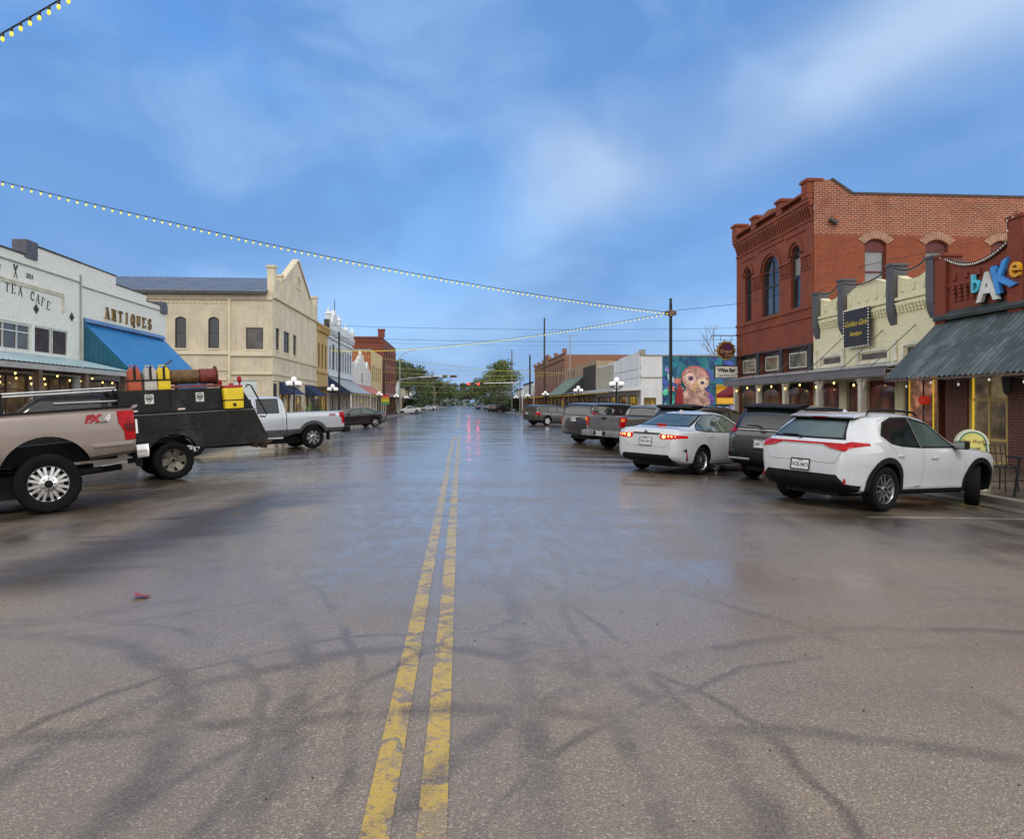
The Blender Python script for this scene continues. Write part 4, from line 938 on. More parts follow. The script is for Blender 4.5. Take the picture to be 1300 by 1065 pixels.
WOODW = mat('white_window_trim', (.62, .62, .59), .5, 0, .12, 4, streak=.2)
WOODB = mat('dark_trim', (.03, .03, .035), .5, 0, .2, 4)
WHB = brick('white_painted_brick', (.80, .82, .77), (.77, .79, .745), (.745, .765, .72), .22, .06, rough=.75)
CRB = brick('cream_painted_brick', (.80, .74, .49), (.75, .69, .44), (.62, .57, .37), .45, .10, rough=.75)
REDF = brick('red_orange_brick', (.27, .052, .020), (.18, .034, .015), (.20, .072, .04), .6, .42, splotch=(.34, .085, .028))
REDS = brick('old_red_brick', (.30, .060, .026), (.13, .032, .022), (.42, .27, .19), .7, .40, bw=.24, bh=.085, mw=.017)
REDM = brick('smooth_red_brick', (.28, .060, .022), (.19, .04, .018), (.22, .088, .048), .6, .45, splotch=(.33, .098, .028))
REDD2 = brick('maroon_brick', (.16, .045, .032), (.10, .032, .026), (.19, .13, .10), .6, .3)
BAKB = brick('bakery_red_brick', (.25, .045, .020), (.19, .034, .017), (.19, .06, .034), .55, .3)
GRYB = brick('grey_painted_brick', (.115, .11, .125), (.10, .096, .11), (.06, .058, .066), .6, .15, rough=.7)
CREAM = mat('cream_stucco', (.53, .465, .35), .85, 0, .14, .8, .3, 40, streak=.45)
CREAMF = mat('pale_cream_stucco', (.60, .54, .41), .85, 0, .13, .8, .3, 40, streak=.4)
CRTR = mat('cream_trim', (.60, .53, .39), .7, 0, .08, 2, streak=.25)
TANB = mat('ochre_stucco', (.46, .32, .13), .85, 0, .12, 1, .3, 30, streak=.3)
PALB = mat('pale_blue_paint', (.50, .55, .60), .7, 0, .10, 1, .2, 30, streak=.35)
PALT = mat('pale_blue_trim', (.58, .62, .66), .6, 0, .08, 2, streak=.2)
WEAW = mat('weathered_white_paint', (.60, .62, .60), .8, 0, .12, .8, .3, 20, streak=.5)
ORGB = brick('orange_brick', (.36, .12, .04), (.30, .09, .03), (.25, .12, .06), .4, .3)
YELP = mat('yellow_cream_paint', (.56, .44, .22), .8, 0, .12, 1, streak=.25)
ROOFM = mat('blue_grey_metal_roof', (.17, .19, .225), .42, .4, .15, .8, streak=.3)
BLUEA = mat('blue_metal_awning', (.03, .20, .46), .34, .2, .10, .7, streak=.12)
TEALA = mat('teal_corrugated_side', (.012, .10, .16), .45, .1, .15, 1)
PALEA = mat('pale_blue_green_metal', (.36, .50, .54), .4, .3, .10, .8, streak=.2)
GREYA = mat('pale_grey_metal_awning', (.36, .40, .45), .4, .4, .12, .8, streak=.3)
PINKA = mat('faded_pink_metal_awning', (.42, .20, .20), .5, .2, .15, .8, streak=.3)
NAVY = mat('navy_canvas', (.016, .028, .085), .8, 0, .15, 2)
TIMB = mat('weathered_timber', (.15, .105, .075), .85, 0, .4, 5, .5, 25, streak=.4)
DINT = mat('dark_interior', (.022, .017, .014), .7, 0, .5, 1.5)
MARO = mat('maroon_paint', (.13, .012, .022), .4, 0, .2, 2)
CABLE = mat('black_cable', (.01, .01, .01), .6); SOCK = mat('bulb_socket', (.012, .012, .012), .6)
BULB = mat('yellow_bulb', (.8, .7, .1), .3, 0, .05, 5, emis=(.92, .78, .03), es=.75)
WARM = mat('warm_lit_bulb', (.9, .6, .2), .3, 0, .05, 5, emis=(1., .58, .14), es=5)
WHTB = mat('white_bulb', (.75, .74, .70), .25, 0, .05, 5, emis=(1, .95, .85), es=.05)
LIT = glow('lit_shop_window', (.85, .52, .14), .55, .55, .9)
LITY = glow('yellow_lit_window', (1., .62, .06), .65, .25, .8)
LITD = glow('dim_shop_window', (.42, .25, .12), .35, .9, 1.1)
LITP = glow('pink_lit_window', (.85, .33, .2), .5, .7, 1.6)
GRIME = mat('soot_cap', (.055, .05, .048), .9, 0, .4, 5, .3, 20)
CONC = mat('concrete', (.30, .28, .25), .8, 0, .18, 1.2, .4, 60, streak=.2)

XL, XR = -13.5, 14.0
L_, R_ = Fr('L', XL), Fr('R', XR)

# ---- left: tea cafe in white painted brick
B = building('white painted brick tea cafe with louvred panel and pale metal canopy on posts', L_, 10)
mb = F_(L_); wall(mb, 9, 26.3, WALK, 6.12, [(12, 18.9, 3.13, 4.0), (19.4, 23.42, 3.13, 4.0), (23.58, 25.52, 3.13, 4.0), (11, 15, WALK, 2.45), (15.6, 19.6, WALK, 2.45), (20.2, 23.4, WALK, 2.45), (23.9, 25.9, WALK, 2.45)]); mass(mb, 9, 26.3, WALK, 6.12, 22)
mb.box(23.65, 26.3, -.35, 0, 6.12, 6.5); mb.build('wall', WHB, B)
mb = F_(L_); mb.box(23.05, 23.65, -.38, .06, 6.06, 6.62); mb.build('parapet_block', mat('slate_grey_paint', (.085, .09, .12), .7, 0, .2, 3, streak=.3), B, bevel=.01)
for a, b, z in ((9, 23.05, 6.12), (23.66, 26.3, 6.5)):
    mb = F_(L_); mb.box(a, b, -.4, .04, z + .002, z + .05); mb.build('coping', GRIME, B)
mb = F_(L_); mb.box(9, 26.3, .003, .045, 5.80, 5.84); mb.build('string_course', mat('grey_line_paint', (.30, .31, .29), .8), B)
mb = F_(L_)
mb.box(9, 25.2, .003, .07, 5.20, 5.26); mb.box(25.13, 25.2, .003, .07, 4.62, 5.198); mb.box(9, 25.12, .003, .045, 5.13, 5.197); mb.build('panel_moulding', mat('cream_moulding', (.62, .60, .50), .7), B)
for a, b, nx in ((12, 18.9, 8), (19.4, 23.42, 6)):
    window(B, L_, a, b, 3.13, 4.0, 0, WOODW, WGB, nx, 1, .1, .07, zs=[3.72]); 
for a, b in ((23.58, 24.52), (24.58, 25.52)):
    mb = F_(L_); mb.ring(outline(a, b, 3.13, 4.0), inset(a, b, 3.13, 4.0, 0, .05), 'y', -.1, -.03); w = mb.build('louvre_panel', WOODW, B)
    mb = F_(L_)
    for k in range(16): 
        z = 3.19 + k * .049; mb.prism([(-.1, z + .05), (-.055, z), (-.05, z + .008), (-.095, z + .056)], 'x', a + .05, b - .05)
    mb.poly([(a, -.12, 3.13), (b, -.12, 3.13), (b, -.12, 4), (a, -.12, 4)]); mb.build('slat_screen', mat('purple_brown_slats', (.085, .07, .075), .7, 0, .25, 3), w)
TXK = mat('black_lettering_paint', (.025, .025, .03), .6)
for ch, s, z, rot in (('T', 22.2, 5.00, -.02), ('E', 22.5, 4.985, -.04), ('A', 22.83, 4.96, -.06), ('C', 23.45, 4.91, -.10), ('A', 23.74, 4.86, -.14), ('F', 24.02, 4.80, -.18), ('E', 24.32, 4.73, -.22)):
    fserif(B, L_, ch, s, z, .27, TXK, .006, .008, rot, wk=.72, tk=.13, tn=.045)
ftext(B, L_, 'EST', 21.75, 5.50, .22, TXK, .01, .004); ftext(B, L_, '2024', 23.3, 5.50, .22, TXK, .01, .004, wx=.85)
for q in (1, -1):
    mb = F_(L_); a = q * .38; c_, s_ = cos(a), sin(a); cx, cz = 22.6, 5.52
    for x0, x1, z0, z1 in ((-.014, .014, -.22, .05), (-.032, .032, .05, .12) if q > 0 else (-.03, .012, .03, .22), (-.032, -.018, .12, .23) if q > 0 else (-.02, .004, .2, .24), (.018, .032, .12, .23), (-.006, .006, .12, .23)):
        mb.prism([(cx + x * c_ - z * s_, cz + x * s_ + z * c_) for x, z in ((x0, z0), (x1, z0), (x1, z1), (x0, z1))], 'y', .004, .012 + .002 * q)
    mb.build('cutlery_emblem', TXK, B)
for s in (16.0, 19.6, 23.65, 25.72):
    mb = F_(L_); c = [(s, 4.53, .04)]; z = 4.53
    mb.add([(s - .16, .01, z), (s, .01, z - .17), (s + .16, .01, z), (s, .01, z + .17), (s, .06, z)], [(0, 1, 4), (1, 2, 4), (2, 3, 4), (3, 0, 4)]); mb.build('tie_plate', TXK, B)
for a, b in ((11, 15), (15.6, 19.6), (20.2, 23.4), (23.9, 25.9)):
    window(B, L_, a, b, WALK, 2.45, 0, TIMB, LITD, 3, 1, .15, .10, zs=[1.95, .5])
o = awning(B, L_, 9, 26.25, 3.06, 2.66, 1.75, PALEA, None, 'canopy', corr=.22, amp=.012)
mb = F_(L_); mb.box(9, 26.25, 1.70, 1.74, 2.47, 2.62)
mb.build('canopy_fascia', mat('grey_white_fascia', (.40, .41, .40), .6, 0, .1, 2, streak=.3), o)
mb = F_(L_)
for i in range(36): mb.box(9.2 + i * .48, 9.29 + i * .48, .05, 1.69, 2.50, 2.60)
mb.build('canopy_rafters', TIMB, o)['kind'] = 'stuff'
posts(B, L_, (10.5, 13, 15.5, 18.3, 20.9, 23.4, 26.0), 1.62, WALK, 2.52, TIMB, .17)
mb = F_(L_); mb.tube([(26.27, .03, 6.1), (26.27, .03, 2.9)], .035, 6); mb.build('drain_pipe', mat('grey_line_paint', (.30, .31, .29), .8), B)

# ---- left: antiques shop
B = building('white antiques shop with steep blue metal awning and brown sign letters', L_, 26.3)
mb = F_(L_); wall(mb, 26.3, 33.6, WALK, 5.85, [(26.9, 29.3, WALK, 2.4), (29.6, 30.7, WALK, 2.4), (31, 33.2, WALK, 2.4)]); mass(mb, 26.3, 33.6, WALK, 5.6, 22)
mb.box(26.3, 28.9, -.35, 0, 5.85, 6.5); mb.box(28.9, 31.6, -.35, 0, 5.85, 6.17); mb.box(31.6, 33.0, -.35, 0, 5.85, 5.93); mb.build('wall', WHB, B)
for a, b, z in ((26.3, 28.9, 6.5), (28.9, 31.6, 6.17), (31.6, 33.0, 5.93)):
    mb = F_(L_); mb.box(a + .001, b, -.4, .03, z + .002, z + .045); mb.build('coping', GRIME, B)
mb = F_(L_); mb.box(33.0, 33.6, -.4, .1, 5.6, 6.0); mb.box(33.03, 33.57, -.38, .08, 6.0, 6.12); mb.build('parapet_block', mat('slate_grey_paint', (.085, .09, .12), .7), B, bevel=.01)
mb = F_(L_); mb.box(26.3, 33.6, .003, .045, 5.68, 5.72); mb.build('string_course', mat('grey_line_paint', (.30, .31, .29), .8), B)
GOLD = mat('gold_edge', (.55, .36, .08), .35, .6); BRN = mat('brown_sign_letter', (.10, .045, .022), .5)
SG = thing('shop_sign', 'raised brown serif letters spelling ANTIQUES above the blue awning', 'sign', (XL, 28.1, 4.8))
for i, ch in enumerate('ANTIQUES'): fserif(SG, L_, ch, 28.15 + i * .53, 4.97, .40, BRN, .02, .04, back=GOLD)
for a, b in ((26.9, 29.3), (29.6, 30.7), (31, 33.2)): window(B, L_, a, b, WALK, 2.4, 0, WOODB, LITD, 2, 1, .15, .08, zs=[.5, 1.9])
awning(B, L_, 26.5, 33.3, 4.42, 2.66, 1.72, BLUEA, TEALA)
mb = F_(L_); mb.prism([(.02, 4.60), (.16, 4.44), (.05, 4.43)], 'x', 26.48, 33.32); mb.build('awning_flashing', mat('blue_flashing', (.10, .22, .42), .4, .3), B)

# ---- left: cream two-storey corner building with gable parapet
S_ = Fr('S', 52.27)
B = building('cream two storey corner building with pointed gable parapet and metal roof', L_, 52.3)
WT_ = [(53.0, 54.1, 5.46, 7.1), (55.4, 57.2, 5.46, 7.1), (58.4, 59.6, 5.46, 7.1)]
GT = [(54.2, 55.4, WALK, 2.4), (56.3, 57.4, WALK, 2.3), (59, 61.5, WALK, 2.2), (63.2, 64.4, WALK, 2.3), (65, 66.8, WALK, 2.3)]
mb = F_(L_); wall(mb, 52.3, 67.8, WALK, 9.25, WT_ + GT)
GA = [(52.33, 9.25), (67.8, 9.25), (67.8, 10.7), (65.6, 10.7), (64.9, 10.75), (60.05, 13.25), (55.2, 10.75), (54.5, 10.7), (52.33, 10.7)]
mb.prism(GA, 'y', -.35, 0); mb.poly([(67.8, 0, WALK), (67.8, 0, 9.25), (67.8, -16, 9.25), (67.8, -16, WALK)])
mb.build('front_wall', CREAMF, B)
SW = [(-20.36, -19.58, 5.5, 7.75, .2), (-18.05, -17.28, 5.5, 7.75, .2), (-15.4, -14.2, 5.45, 7.0), (-16.3, -14.6, WALK, 3.2), (-24.2, -23.4, 5.5, 7.75, .2)]
mb = F_(S_); wall(mb, -30, XL, WALK, 9.55, SW, .2); mb.poly([(-30, 0, WALK), (-30, 0, 9.5), (-30, -15, 9.5), (-30, -15, WALK)]); mb.build('side_wall', CREAM, B)
mb = F_(S_)
mb.prism([(.45, 9.62), (-7.7, 11.9), (-15.9, 9.62), (-15.9, 9.55), (-7.7, 11.8), (.45, 9.55)], 'x', -30.6, XL - .36); 
for i in range(34): 
    s = -30.4 + i * .5; mb.prism([(.45, 9.625), (-7.7, 11.905), (-7.7, 11.93), (.45, 9.65)], 'x', s, s + .016)
mb.build('roof', ROOFM, B)
mb = F_(S_); mb.box(-30.6, XL - .37, .30, .47, 9.34, 9.54); mb.build('eave_gutter', mat('dark_gutter', (.06, .06, .065), .5, .3), B)
mb = F_(S_); mb.box(-30.3, XL - .02, .003, .10, 9.0, 9.33)
for i in range(26): mb.box(-24.5 + i * .30, -24.38 + i * .30, .003, .07, 8.72, 8.88)
mb.build('cornice', CRTR, B)
mb = F_(S_); mb.box(-30, -16.6, .003, .10, 5.05, 5.32); mb.box(-16.45, XL, .003, .13, 4.95, 5.30); mb.box(-30, -16.6, .003, .06, 3.9, 4.0); mb.box(-16.62, -16.46, .003, .14, WALK, 9.0); mb.box(-16.4, XL, .003, .12, 3.62, 3.78); mb.box(-30, -16.7, .003, .08, 3.2, 3.35); mb.build('belt_course', CRTR, B, bevel=.01)
mb = F_(L_); mb.box(52.3, 67.8, .003, .18, 9.15, 9.38); mb.box(52.3, 67.8, .003, .12, 4.95, 5.25); mb.box(52.3, 67.8, .003, .10, 3.62, 3.78); mb.box(52.3, 67.8, .003, .07, 3.2, 3.3)
for x0, x1, y0, y1 in ((55.0, 59.95, 10.86, 13.42), (65.1, 60.15, 10.86, 13.42)):
    d = Vector((x1 - x0, y1 - y0)).normalized(); n = Vector((-d.y, d.x)) * .07; mb.prism([(x0 - n.x, y0 - n.y), (x1 - n.x, y1 - n.y), (x1 + n.x, y1 + n.y), (x0 + n.x, y0 + n.y)], 'y', -.4, .1)
mb.build('cornice', CRTR, B)
for s, w, z in ((52.56, .5, 11.35), (54.6, .42, 11.05), (65.5, .42, 11.05), (67.5, .5, 11.35)):
    mb = F_(L_); mb.box(s - w / 2, s + w / 2, -.42, .09, 9.39, z); mb.box(s - w / 2 - .07, s + w / 2 + .07, -.49, .16, z, z + .18); mb.build('parapet_pier', CREAMF, B, bevel=.01)
mb = F_(L_); mb.ring([(60.05 + .85 * x, 11.0 + (z if z > 0 else z)) for x, z in [(cos(PI * i / 12), 1.1 * sin(PI * i / 12)) for i in range(13)]], [(60.05 + .75 * x, 11.05 + z) for x, z in [(cos(PI * i / 12), .98 * sin(PI * i / 12)) for i in range(13)]], 'y', .003, .06); mb.build('gable_arch', CRTR, B)
DKF = mat('dark_brown_sash', (.035, .028, .024), .5)
for (a, b, c, d) in WT_: window(B, L_, a, b, c, d, 0, DKF, WGB, 2 if b - a > 1.5 else 1, 2, .14, .06, CRTR)
for w in SW[:2] + SW[4:]: window(B, S_, *w, DKF, WGL, 1, 2, .14, .07, CRTR)
window(B, S_, -15.4, -14.2, 5.45, 7.0, 0, DKF, WGB, 1, 1, .1, .06, CRTR)
mb = F_(S_); mb.box(-16.3, -14.6, -.12, -.06, WALK, 3.2)
for k in range(6): mb.box(-16.28, -14.62, -.06, -.05, WALK + .08 + k * .55, WALK + .56 + k * .55)
mb.build('garage_door', mat('pale_blue_door', (.52, .57, .58), .5, 0, .06, 1, streak=.15), B)
for (a, b, c, d) in GT: window(B, L_, a, b, c, d, 0, DKF, LITD if a > 59 else LIT, 2 if b - a > 1.5 else 1, 1, .15, .08, zs=[.6, 1.9])
for a, b in ((54.0, 57.7), (62.8, 67.0)):
    o = awning(B, L_, a, b, 3.15, 2.25, 1.1, NAVY, NAVY)
mb = F_(L_); mb.box(52.35, 53.3, -.1, .004, WALK, 3.0); mb.build('door', mat('dark_doorway', (.03, .026, .024), .6), B)

# ---- left: ochre building
B = building('narrow ochre two storey building with bracketed cornice and arched windows', L_, 67.8)
OP = [(68.6 + i * 1.65, 69.35 + i * 1.65, 5.0, 7.4, .35) for i in range(3)]; GP = [(68.3, 70.2, WALK, 2.6), (70.6, 72.8, WALK, 2.6)]
mb = F_(L_); wall(mb, 67.8, 73.3, WALK, 8.9, OP + GP); mass(mb, 67.8, 73.3, WALK, 8.9, 16); mb.build('wall', TANB, B)
mb = F_(L_); mb.box(67.8, 73.3, -.3, .30, 8.95, 9.15); mb.box(67.8, 73.3, .003, .18, 8.45, 8.93); mb.box(67.8, 73.3, .003, .12, 4.5, 4.7)
for i in range(11): mb.box(67.95 + i * .5, 68.1 + i * .5, .18, .28, 8.5, 8.94)
mb.build('cornice', TANB, B)
mb = F_(L_); mb.box(72.95, 73.29, -.3, .2, 9.16, 10.1); mb.build('chimney', GRIME, B)
for w in OP: window(B, L_, *w, DKF, WGL, 1, 2, .14, .06)
for a, b, c, d in GP: window(B, L_, a, b, c, d, 0, DKF, LIT, 2, 1, .15, .08, zs=[2.0])
mb = F_(L_); mb.box(67.85, 73.25, .05, 1.2, 3.0, 3.15); mb.build('canopy', WOODB, B)

# ---- left: pale blue ornate building
B = building('pale blue ornate two storey building with finials and grey sloped awning', L_, 73.3)
OP = [(74.3, 75.1, 5.1, 7.6, .4), (75.9, 77.4, 5.1, 7.9, .7), (78.2, 79.0, 5.1, 7.6, .4), (80.6, 81.6, 5.1, 7.5), (82.4, 83.4, 5.1, 7.5), (84.2, 85.2, 5.1, 7.5), (86.0, 87.0, 5.1, 7.5), (87.8, 88.8, 5.1, 7.5)]
GP = [(74 + i * 2.6, 76.1 + i * 2.6, WALK, 2.5) for i in range(6)]
mb = F_(L_); wall(mb, 73.3, 89.7, WALK, 9.4, OP + GP); mass(mb, 73.3, 89.7, WALK, 9.3, 18); mb.build('wall', PALB, B)
mb = F_(L_); mb.box(73.3, 89.7, .003, .35, 9.1, 9.4); mb.box(73.3, 89.7, -.3, .2, 9.4, 10.0); mb.box(73.3, 89.7, .003, .18, 8.3, 8.5); mb.box(73.3, 89.7, .003, .15, 4.4, 4.75)
for i in range(27): mb.box(73.5 + i * .6, 73.7 + i * .6, .2, .33, 8.75, 9.1)
mb.build('cornice', PALT, B)
for s, z in ((73.6, 11.0), (76.6, 11.2), (79.6, 11.0), (84.6, 10.5), (89.4, 10.7)):
    mb = F_(L_); mb.box(s - .3, s + .3, -.2, .25, 10.0, z - .3); mb.lathe([(.42, 0), (.3, .15), (.12, .3), (.10, .5), (.001, .7)], (s, 0, z - .3), 'z', 8); mb.build('finial', PALT, B)
mb = F_(L_); mb.prism([(75.0, 10.0), (78.2, 10.0), (77.7, 10.8), (76.6, 11.4), (75.5, 10.8)], 'y', -.25, .2); mb.build('pediment', PALT, B)
mb = F_(L_); mb.tube([(77.3, 0, 11.2), (77.3, 0, 12.6)], .04, 6); mb.build('flag_pole', CABLE, B)
for w in OP: window(B, L_, *w, *([0] if len(w) < 5 else []), mat('slate_sash', (.10, .12, .16), .5), WGL, 1, 2, .14, .07)
for a, b, c, d in GP: window(B, L_, a, b, c, d, 0, WOODW, LITD, 2, 1, .15, .09, zs=[1.9, .5])
awning(B, L_, 73.6, 89.5, 4.35, 2.7, 2.4, GREYA, NAVY)
posts(B, L_, [74 + i * 2.55 for i in range(7)], 2.25, WALK, 2.7, WOODW, .14)

# ---- left: weathered white stepped-parapet shop with pink awning
B = building('low weathered white shop with stepped parapet and faded pink awning', L_, 89.7)
ST = [(89.7, 5.9), (91.0, 6.5), (92.4, 6.0), (93.6, 6.9), (95.4, 7.5), (97.2, 8.3), (100.2, 7.4), (102, 6.7), (104, 7.2), (105.6, 6.3), (108, 6.3)]
GP = [(90.2 + i * 2.9, 92.7 + i * 2.9, WALK, 2.4) for i in range(6)]
mb = F_(L_); wall(mb, 89.7, 108, WALK, 5.9, GP + [(98.1, 99.4, 4.4, 5.7)]); mass(mb, 89.7, 108, WALK, 5.7, 18)
for (a, z), (b, _) in zip(ST[:-1], ST[1:]): mb.box(a, b - .01, -.3, 0, 5.9, z + .02)
mb.build('wall', WEAW, B)
for (a, z) in ST[:-1]:
    mb = F_(L_); mb.lathe([(.22, 0), (.22, .12), (.04, .45)], (a + .3, -.15, z), 'z', 4); mb.build('pinnacle', WEAW, B)
window(B, L_, 98.1, 99.4, 4.4, 5.7, 0, mat('rusty_frame', (.14, .05, .03), .7), WGL, 1, 2)
for a, b, c, d in GP: window(B, L_, a, b, c, d, 0, WOODW, LIT, 2, 1, .15, .09, zs=[1.8])
awning(B, L_, 89.8, 107.8, 4.1, 2.75, 2.4, PINKA)
posts(B, L_, [90 + i * 2.9 for i in range(7)], 2.25, WALK, 2.7, WOODW, .13)

# ---- left: orange brick building with a yellow front
S2 = Fr('S', 108.15)
B = building('orange brick building with yellow cream front behind the weathered white shop', L_, 108.2)
mb = F_(S2); wall(mb, -30, XL, WALK, 9.5); mb.build('side_wall', ORGB, B)
OP = [(110 + i * 2.6, 111.2 + i * 2.6, 5.0, 7.4) for i in range(5)]
mb = F_(L_); wall(mb, 108.2, 123.5, WALK, 9.7, OP + [(109, 113, WALK, 2.5), (114, 118, WALK, 2.5), (119, 123, WALK, 2.5)]); mass(mb, 108.2, 123.5, 2.0, 9.5, 16); mb.build('front_wall', YELP, B)
for w in OP: window(B, L_, *w, 0, DKF, WGL, 1, 2)
for a in (109, 114, 119): window(B, L_, a, a + 4, WALK, 2.5, 0, DKF, LITD, 3, 1)
mb = F_(S2); mb.box(-30, XL + .1, -.2, .12, 9.5, 9.75); mb.build('coping', mat('grey_metal_coping', (.28, .30, .34), .5, .4), B)
awning(B, L_, 108.4, 123.3, 3.2, 2.7, 2.4, GREYA)

# ---- left: tall dark red brick building
S3 = Fr('S', 124.95)
B = building('tall dark red brick building with chimneys at the end of the left row', L_, 125)
DRB = brick('dark_red_brick', (.20, .045, .028), (.15, .035, .024), (.17, .07, .05), .4, .2)
mb = F_(S3); wall(mb, -34, XL, WALK, 13.0); mb.build('side_wall', DRB, B)
OP = [(127 + i * 3, 128.2 + i * 3, 5.2, 7.6, .3) for i in range(7)] + [(127 + i * 3, 128.2 + i * 3, 9.0, 11.2, .3) for i in range(7)]
mb = F_(L_); wall(mb, 125, 149, WALK, 13.0, OP + [(126 + i * 4.6, 130 + i * 4.6, WALK, 2.6) for i in range(5)]); mass(mb, 125.02, 149, 3, 12.8, 18); mb.build('front_wall', DRB, B)
for w in OP: window(B, L_, *w, DKF, WGL, 1, 2)
for i in range(5): window(B, L_, 126 + i * 4.6, 130 + i * 4.6, WALK, 2.6, 0, DKF, LITD, 3, 1)
mb = F_(S3); mb.box(-34, XL + .15, -.2, .15, 12.95, 13.25)
for i in range(36): mb.box(-33.9 + i * .56, -33.6 + i * .56, .003, .12, 12.4, 12.8)
mb.box(-34, XL + .1, .003, .08, 12.2, 12.32); mb.build('cornice', DRB, B)
for x in (-20.6, XL - .3):
    mb = MB(); mb.box(x - .6, x + .5, 125.1, 126, 13.25, 14.4); mb.box(x - .7, x + .6, 125.05, 126.05, 14.4, 14.6); mb.build('chimney', DRB, B)
awning(B, L_, 125.2, 148.8, 3.4, 2.9, 2.4, GREYA)

# ---- left: low white gabled shop further on
B = building('small white gabled shop beyond the tall dark red brick building', L_, 151)
mb = F_(L_); wall(mb, 151, 161, WALK, 4.2, [(152, 155.5, WALK, 2.4), (156.5, 160, WALK, 2.4)]); mass(mb, 151, 161, WALK, 4.1, 14); mb.prism([(151, 4.2), (161, 4.2), (158.5, 5.5), (156, 6.6), (153.5, 5.5)], 'y', -.3, 0); mb.build('wall', WEAW, B)
for a in (152, 156.5): window(B, L_, a, a + 3.5, WALK, 2.4, 0, WOODW, LITD, 3, 1)
awning(B, L_, 151, 161, 3.1, 2.7, 2.3, GREYA)
# ---- right: bakery in red brick with corrugated awning
B = building('red brick bakery with sagging parapet edge and corrugated metal awning', R_, 9)
GB = [(9.6, 12, WALK, 2.7), (12.6, 13.8, WALK, 2.7), (14.4, 16.6, WALK, 2.7), (17.25, 18.72, WALK, 2.75)]
mb = F_(R_); wall(mb, 9, 19.6, WALK, 3.6, GB, .25); mb.build('storefront_wall', REDD2, B)
mb = F_(R_); mass(mb, 9, 19.9, WALK, 3.9, 20)
def swag(a, b, za, zb, dip, n=14):
    return [(a + (b - a) * i / n, za + (zb - za) * i / n - dip * 4 * (i / n) * (1 - i / n)) for i in range(n + 1)]
SWB = swag(17.12, 19.45, 5.62, 5.62, .34); SWB2 = swag(10, 16.62, 5.7, 5.7, .42)
mb.prism([(17.12, 3.6), (19.45, 3.6)] + SWB[::-1], 'y', -.35, 0); mb.prism([(9, 3.6), (16.62, 3.6)] + SWB2[::-1] + [(9, 5.7)], 'y', -.35, 0); mb.build('wall', BAKB, B)
for (a, b, z) in ((16.62, 17.12, 6.15), (19.45, 19.9, 5.75)):
    mb = F_(R_); mb.box(a, b, -.4, .12, 3.6, z); mb.box(a - .04, b + .04, -.44, .16, z, z + .09); mb.build('parapet_pier', BAKB, B, bevel=.008)
mb = F_(R_)
for SW_ in (SWB, SWB2):
    for (p, q) in zip(SW_[:-1], SW_[1:]): mb.prism([(p[0], p[1]), (q[0], q[1]), (q[0], q[1] + .06), (p[0], p[1] + .06)], 'y', -.38, .07)
mb.build('coping', mat('dark_brick_coping', (.07, .03, .022), .85, 0, .3, 6), B)
mb = F_(R_)
for a, b in ((17.14, 19.43), (10, 16.6)):
    mb.box(a, b, .003, .06, 4.84, 4.92)
    n = int((b - a) / .24)
    for i in range(n):
        for k in range(4): mb.box(a + .05 + i * .24, a + .16 + i * .24, .003, .05 + .018 * k, 4.40 + k * .11, 4.49 + k * .11)
        if i % 2 == 0: mb.box(a + .06 + i * .24, a + .2 + i * .24, .003, .05, 5.0, 5.16)
mb.build('corbel_band', BAKB, B)
RUST = mat('weathered_corrugated_steel', (.16, .165, .165), .5, .25, .12, .6)
m = bpy.data.materials.new('weathered_corrugated_steel_patches'); t = NT(m); MATS[m.name] = m
ob = t.n('TexCoord').outputs['Object']; nz = t.noise(t.map(ob, (.5, .9, .5)), 1.3, 7, .7, .8); n2 = t.noise(ob, 6, 4, .6)
cc = t.mix(t.ramp(nz, .42, .66), hx(60, 69, 69), hx(100, 108, 110)); cc = t.mix(t.ramp(n2, .45, .8, 0, .5), cc, hx(52, 58, 58))
t.out(cc, .48, .3); RUST = m
awning(B, R_, 9.2, 19.85, 3.92, 2.22, 1.72, RUST, None, corr=.19, amp=.024)
mb = F_(R_); mb.prism([(.0, 4.18), (.22, 3.98), (.20, 3.90), (.0, 3.98)], 'x', 9.2, 19.85); mb.build('awning_flashing', mat('dark_flashing', (.045, .055, .052), .6, .2, .3, 2, streak=.3), B)
mb = F_(R_); mb.box(9.2, 19.85, 1.60, 1.68, 2.14, 2.20); mb.build('awning_beam', TIMB, B)
YFR = mat('mustard_window_frame', (.50, .36, .11), .5, 0, .12, 3, streak=.25)
for a, b, c, d in GB:
    window(B, R_, a, b, c, d, 0, YFR, LITD if a != 17.25 else glow('bakery_window', (.80, .55, .30), .30, .9, .9), 2, 1, .12, .13, zs=[.55, 1.62], bar=.07)
mb = F_(R_); mb.box(18.565, 18.595, -.10, -.06, WALK, 2.6); mb.build('lit_jamb', mat('lit_yellow_strip', (.9, .6, .05), .4, emis=(1, .66, .03), es=.45), B)
mb = F_(R_); mb.box(17.55, 17.80, -.12, -.112, 1.42, 1.48); mb.box(17.55, 17.60, -.12, -.112, 1.12, 1.42); mb.box(17.75, 17.80, -.12, -.112, 1.12, 1.42); mb.build('neon_frame', mat('lit_orange_yellow', (.9, .5, .03), .4, emis=(1, .60, .02), es=1.5), B)
for s, z in ((18.20, 1.05), (17.68, .92)):
    mb = F_(R_); mb.box(s - .10, s + .10, -.118, -.110, z - .17, z + .17); n = mb.build('paper_notice', mat('paper', (.5, .5, .52), .8), B)
    mb = F_(R_)
    for k in range(6): mb.box(s - .075, s + .06 - .03 * (k % 3), -.109, -.107, z + .11 - k * .045, z + .128 - k * .045)
    mb.build('notice_print', mat('print_grey', (.1, .1, .12), .8), n)
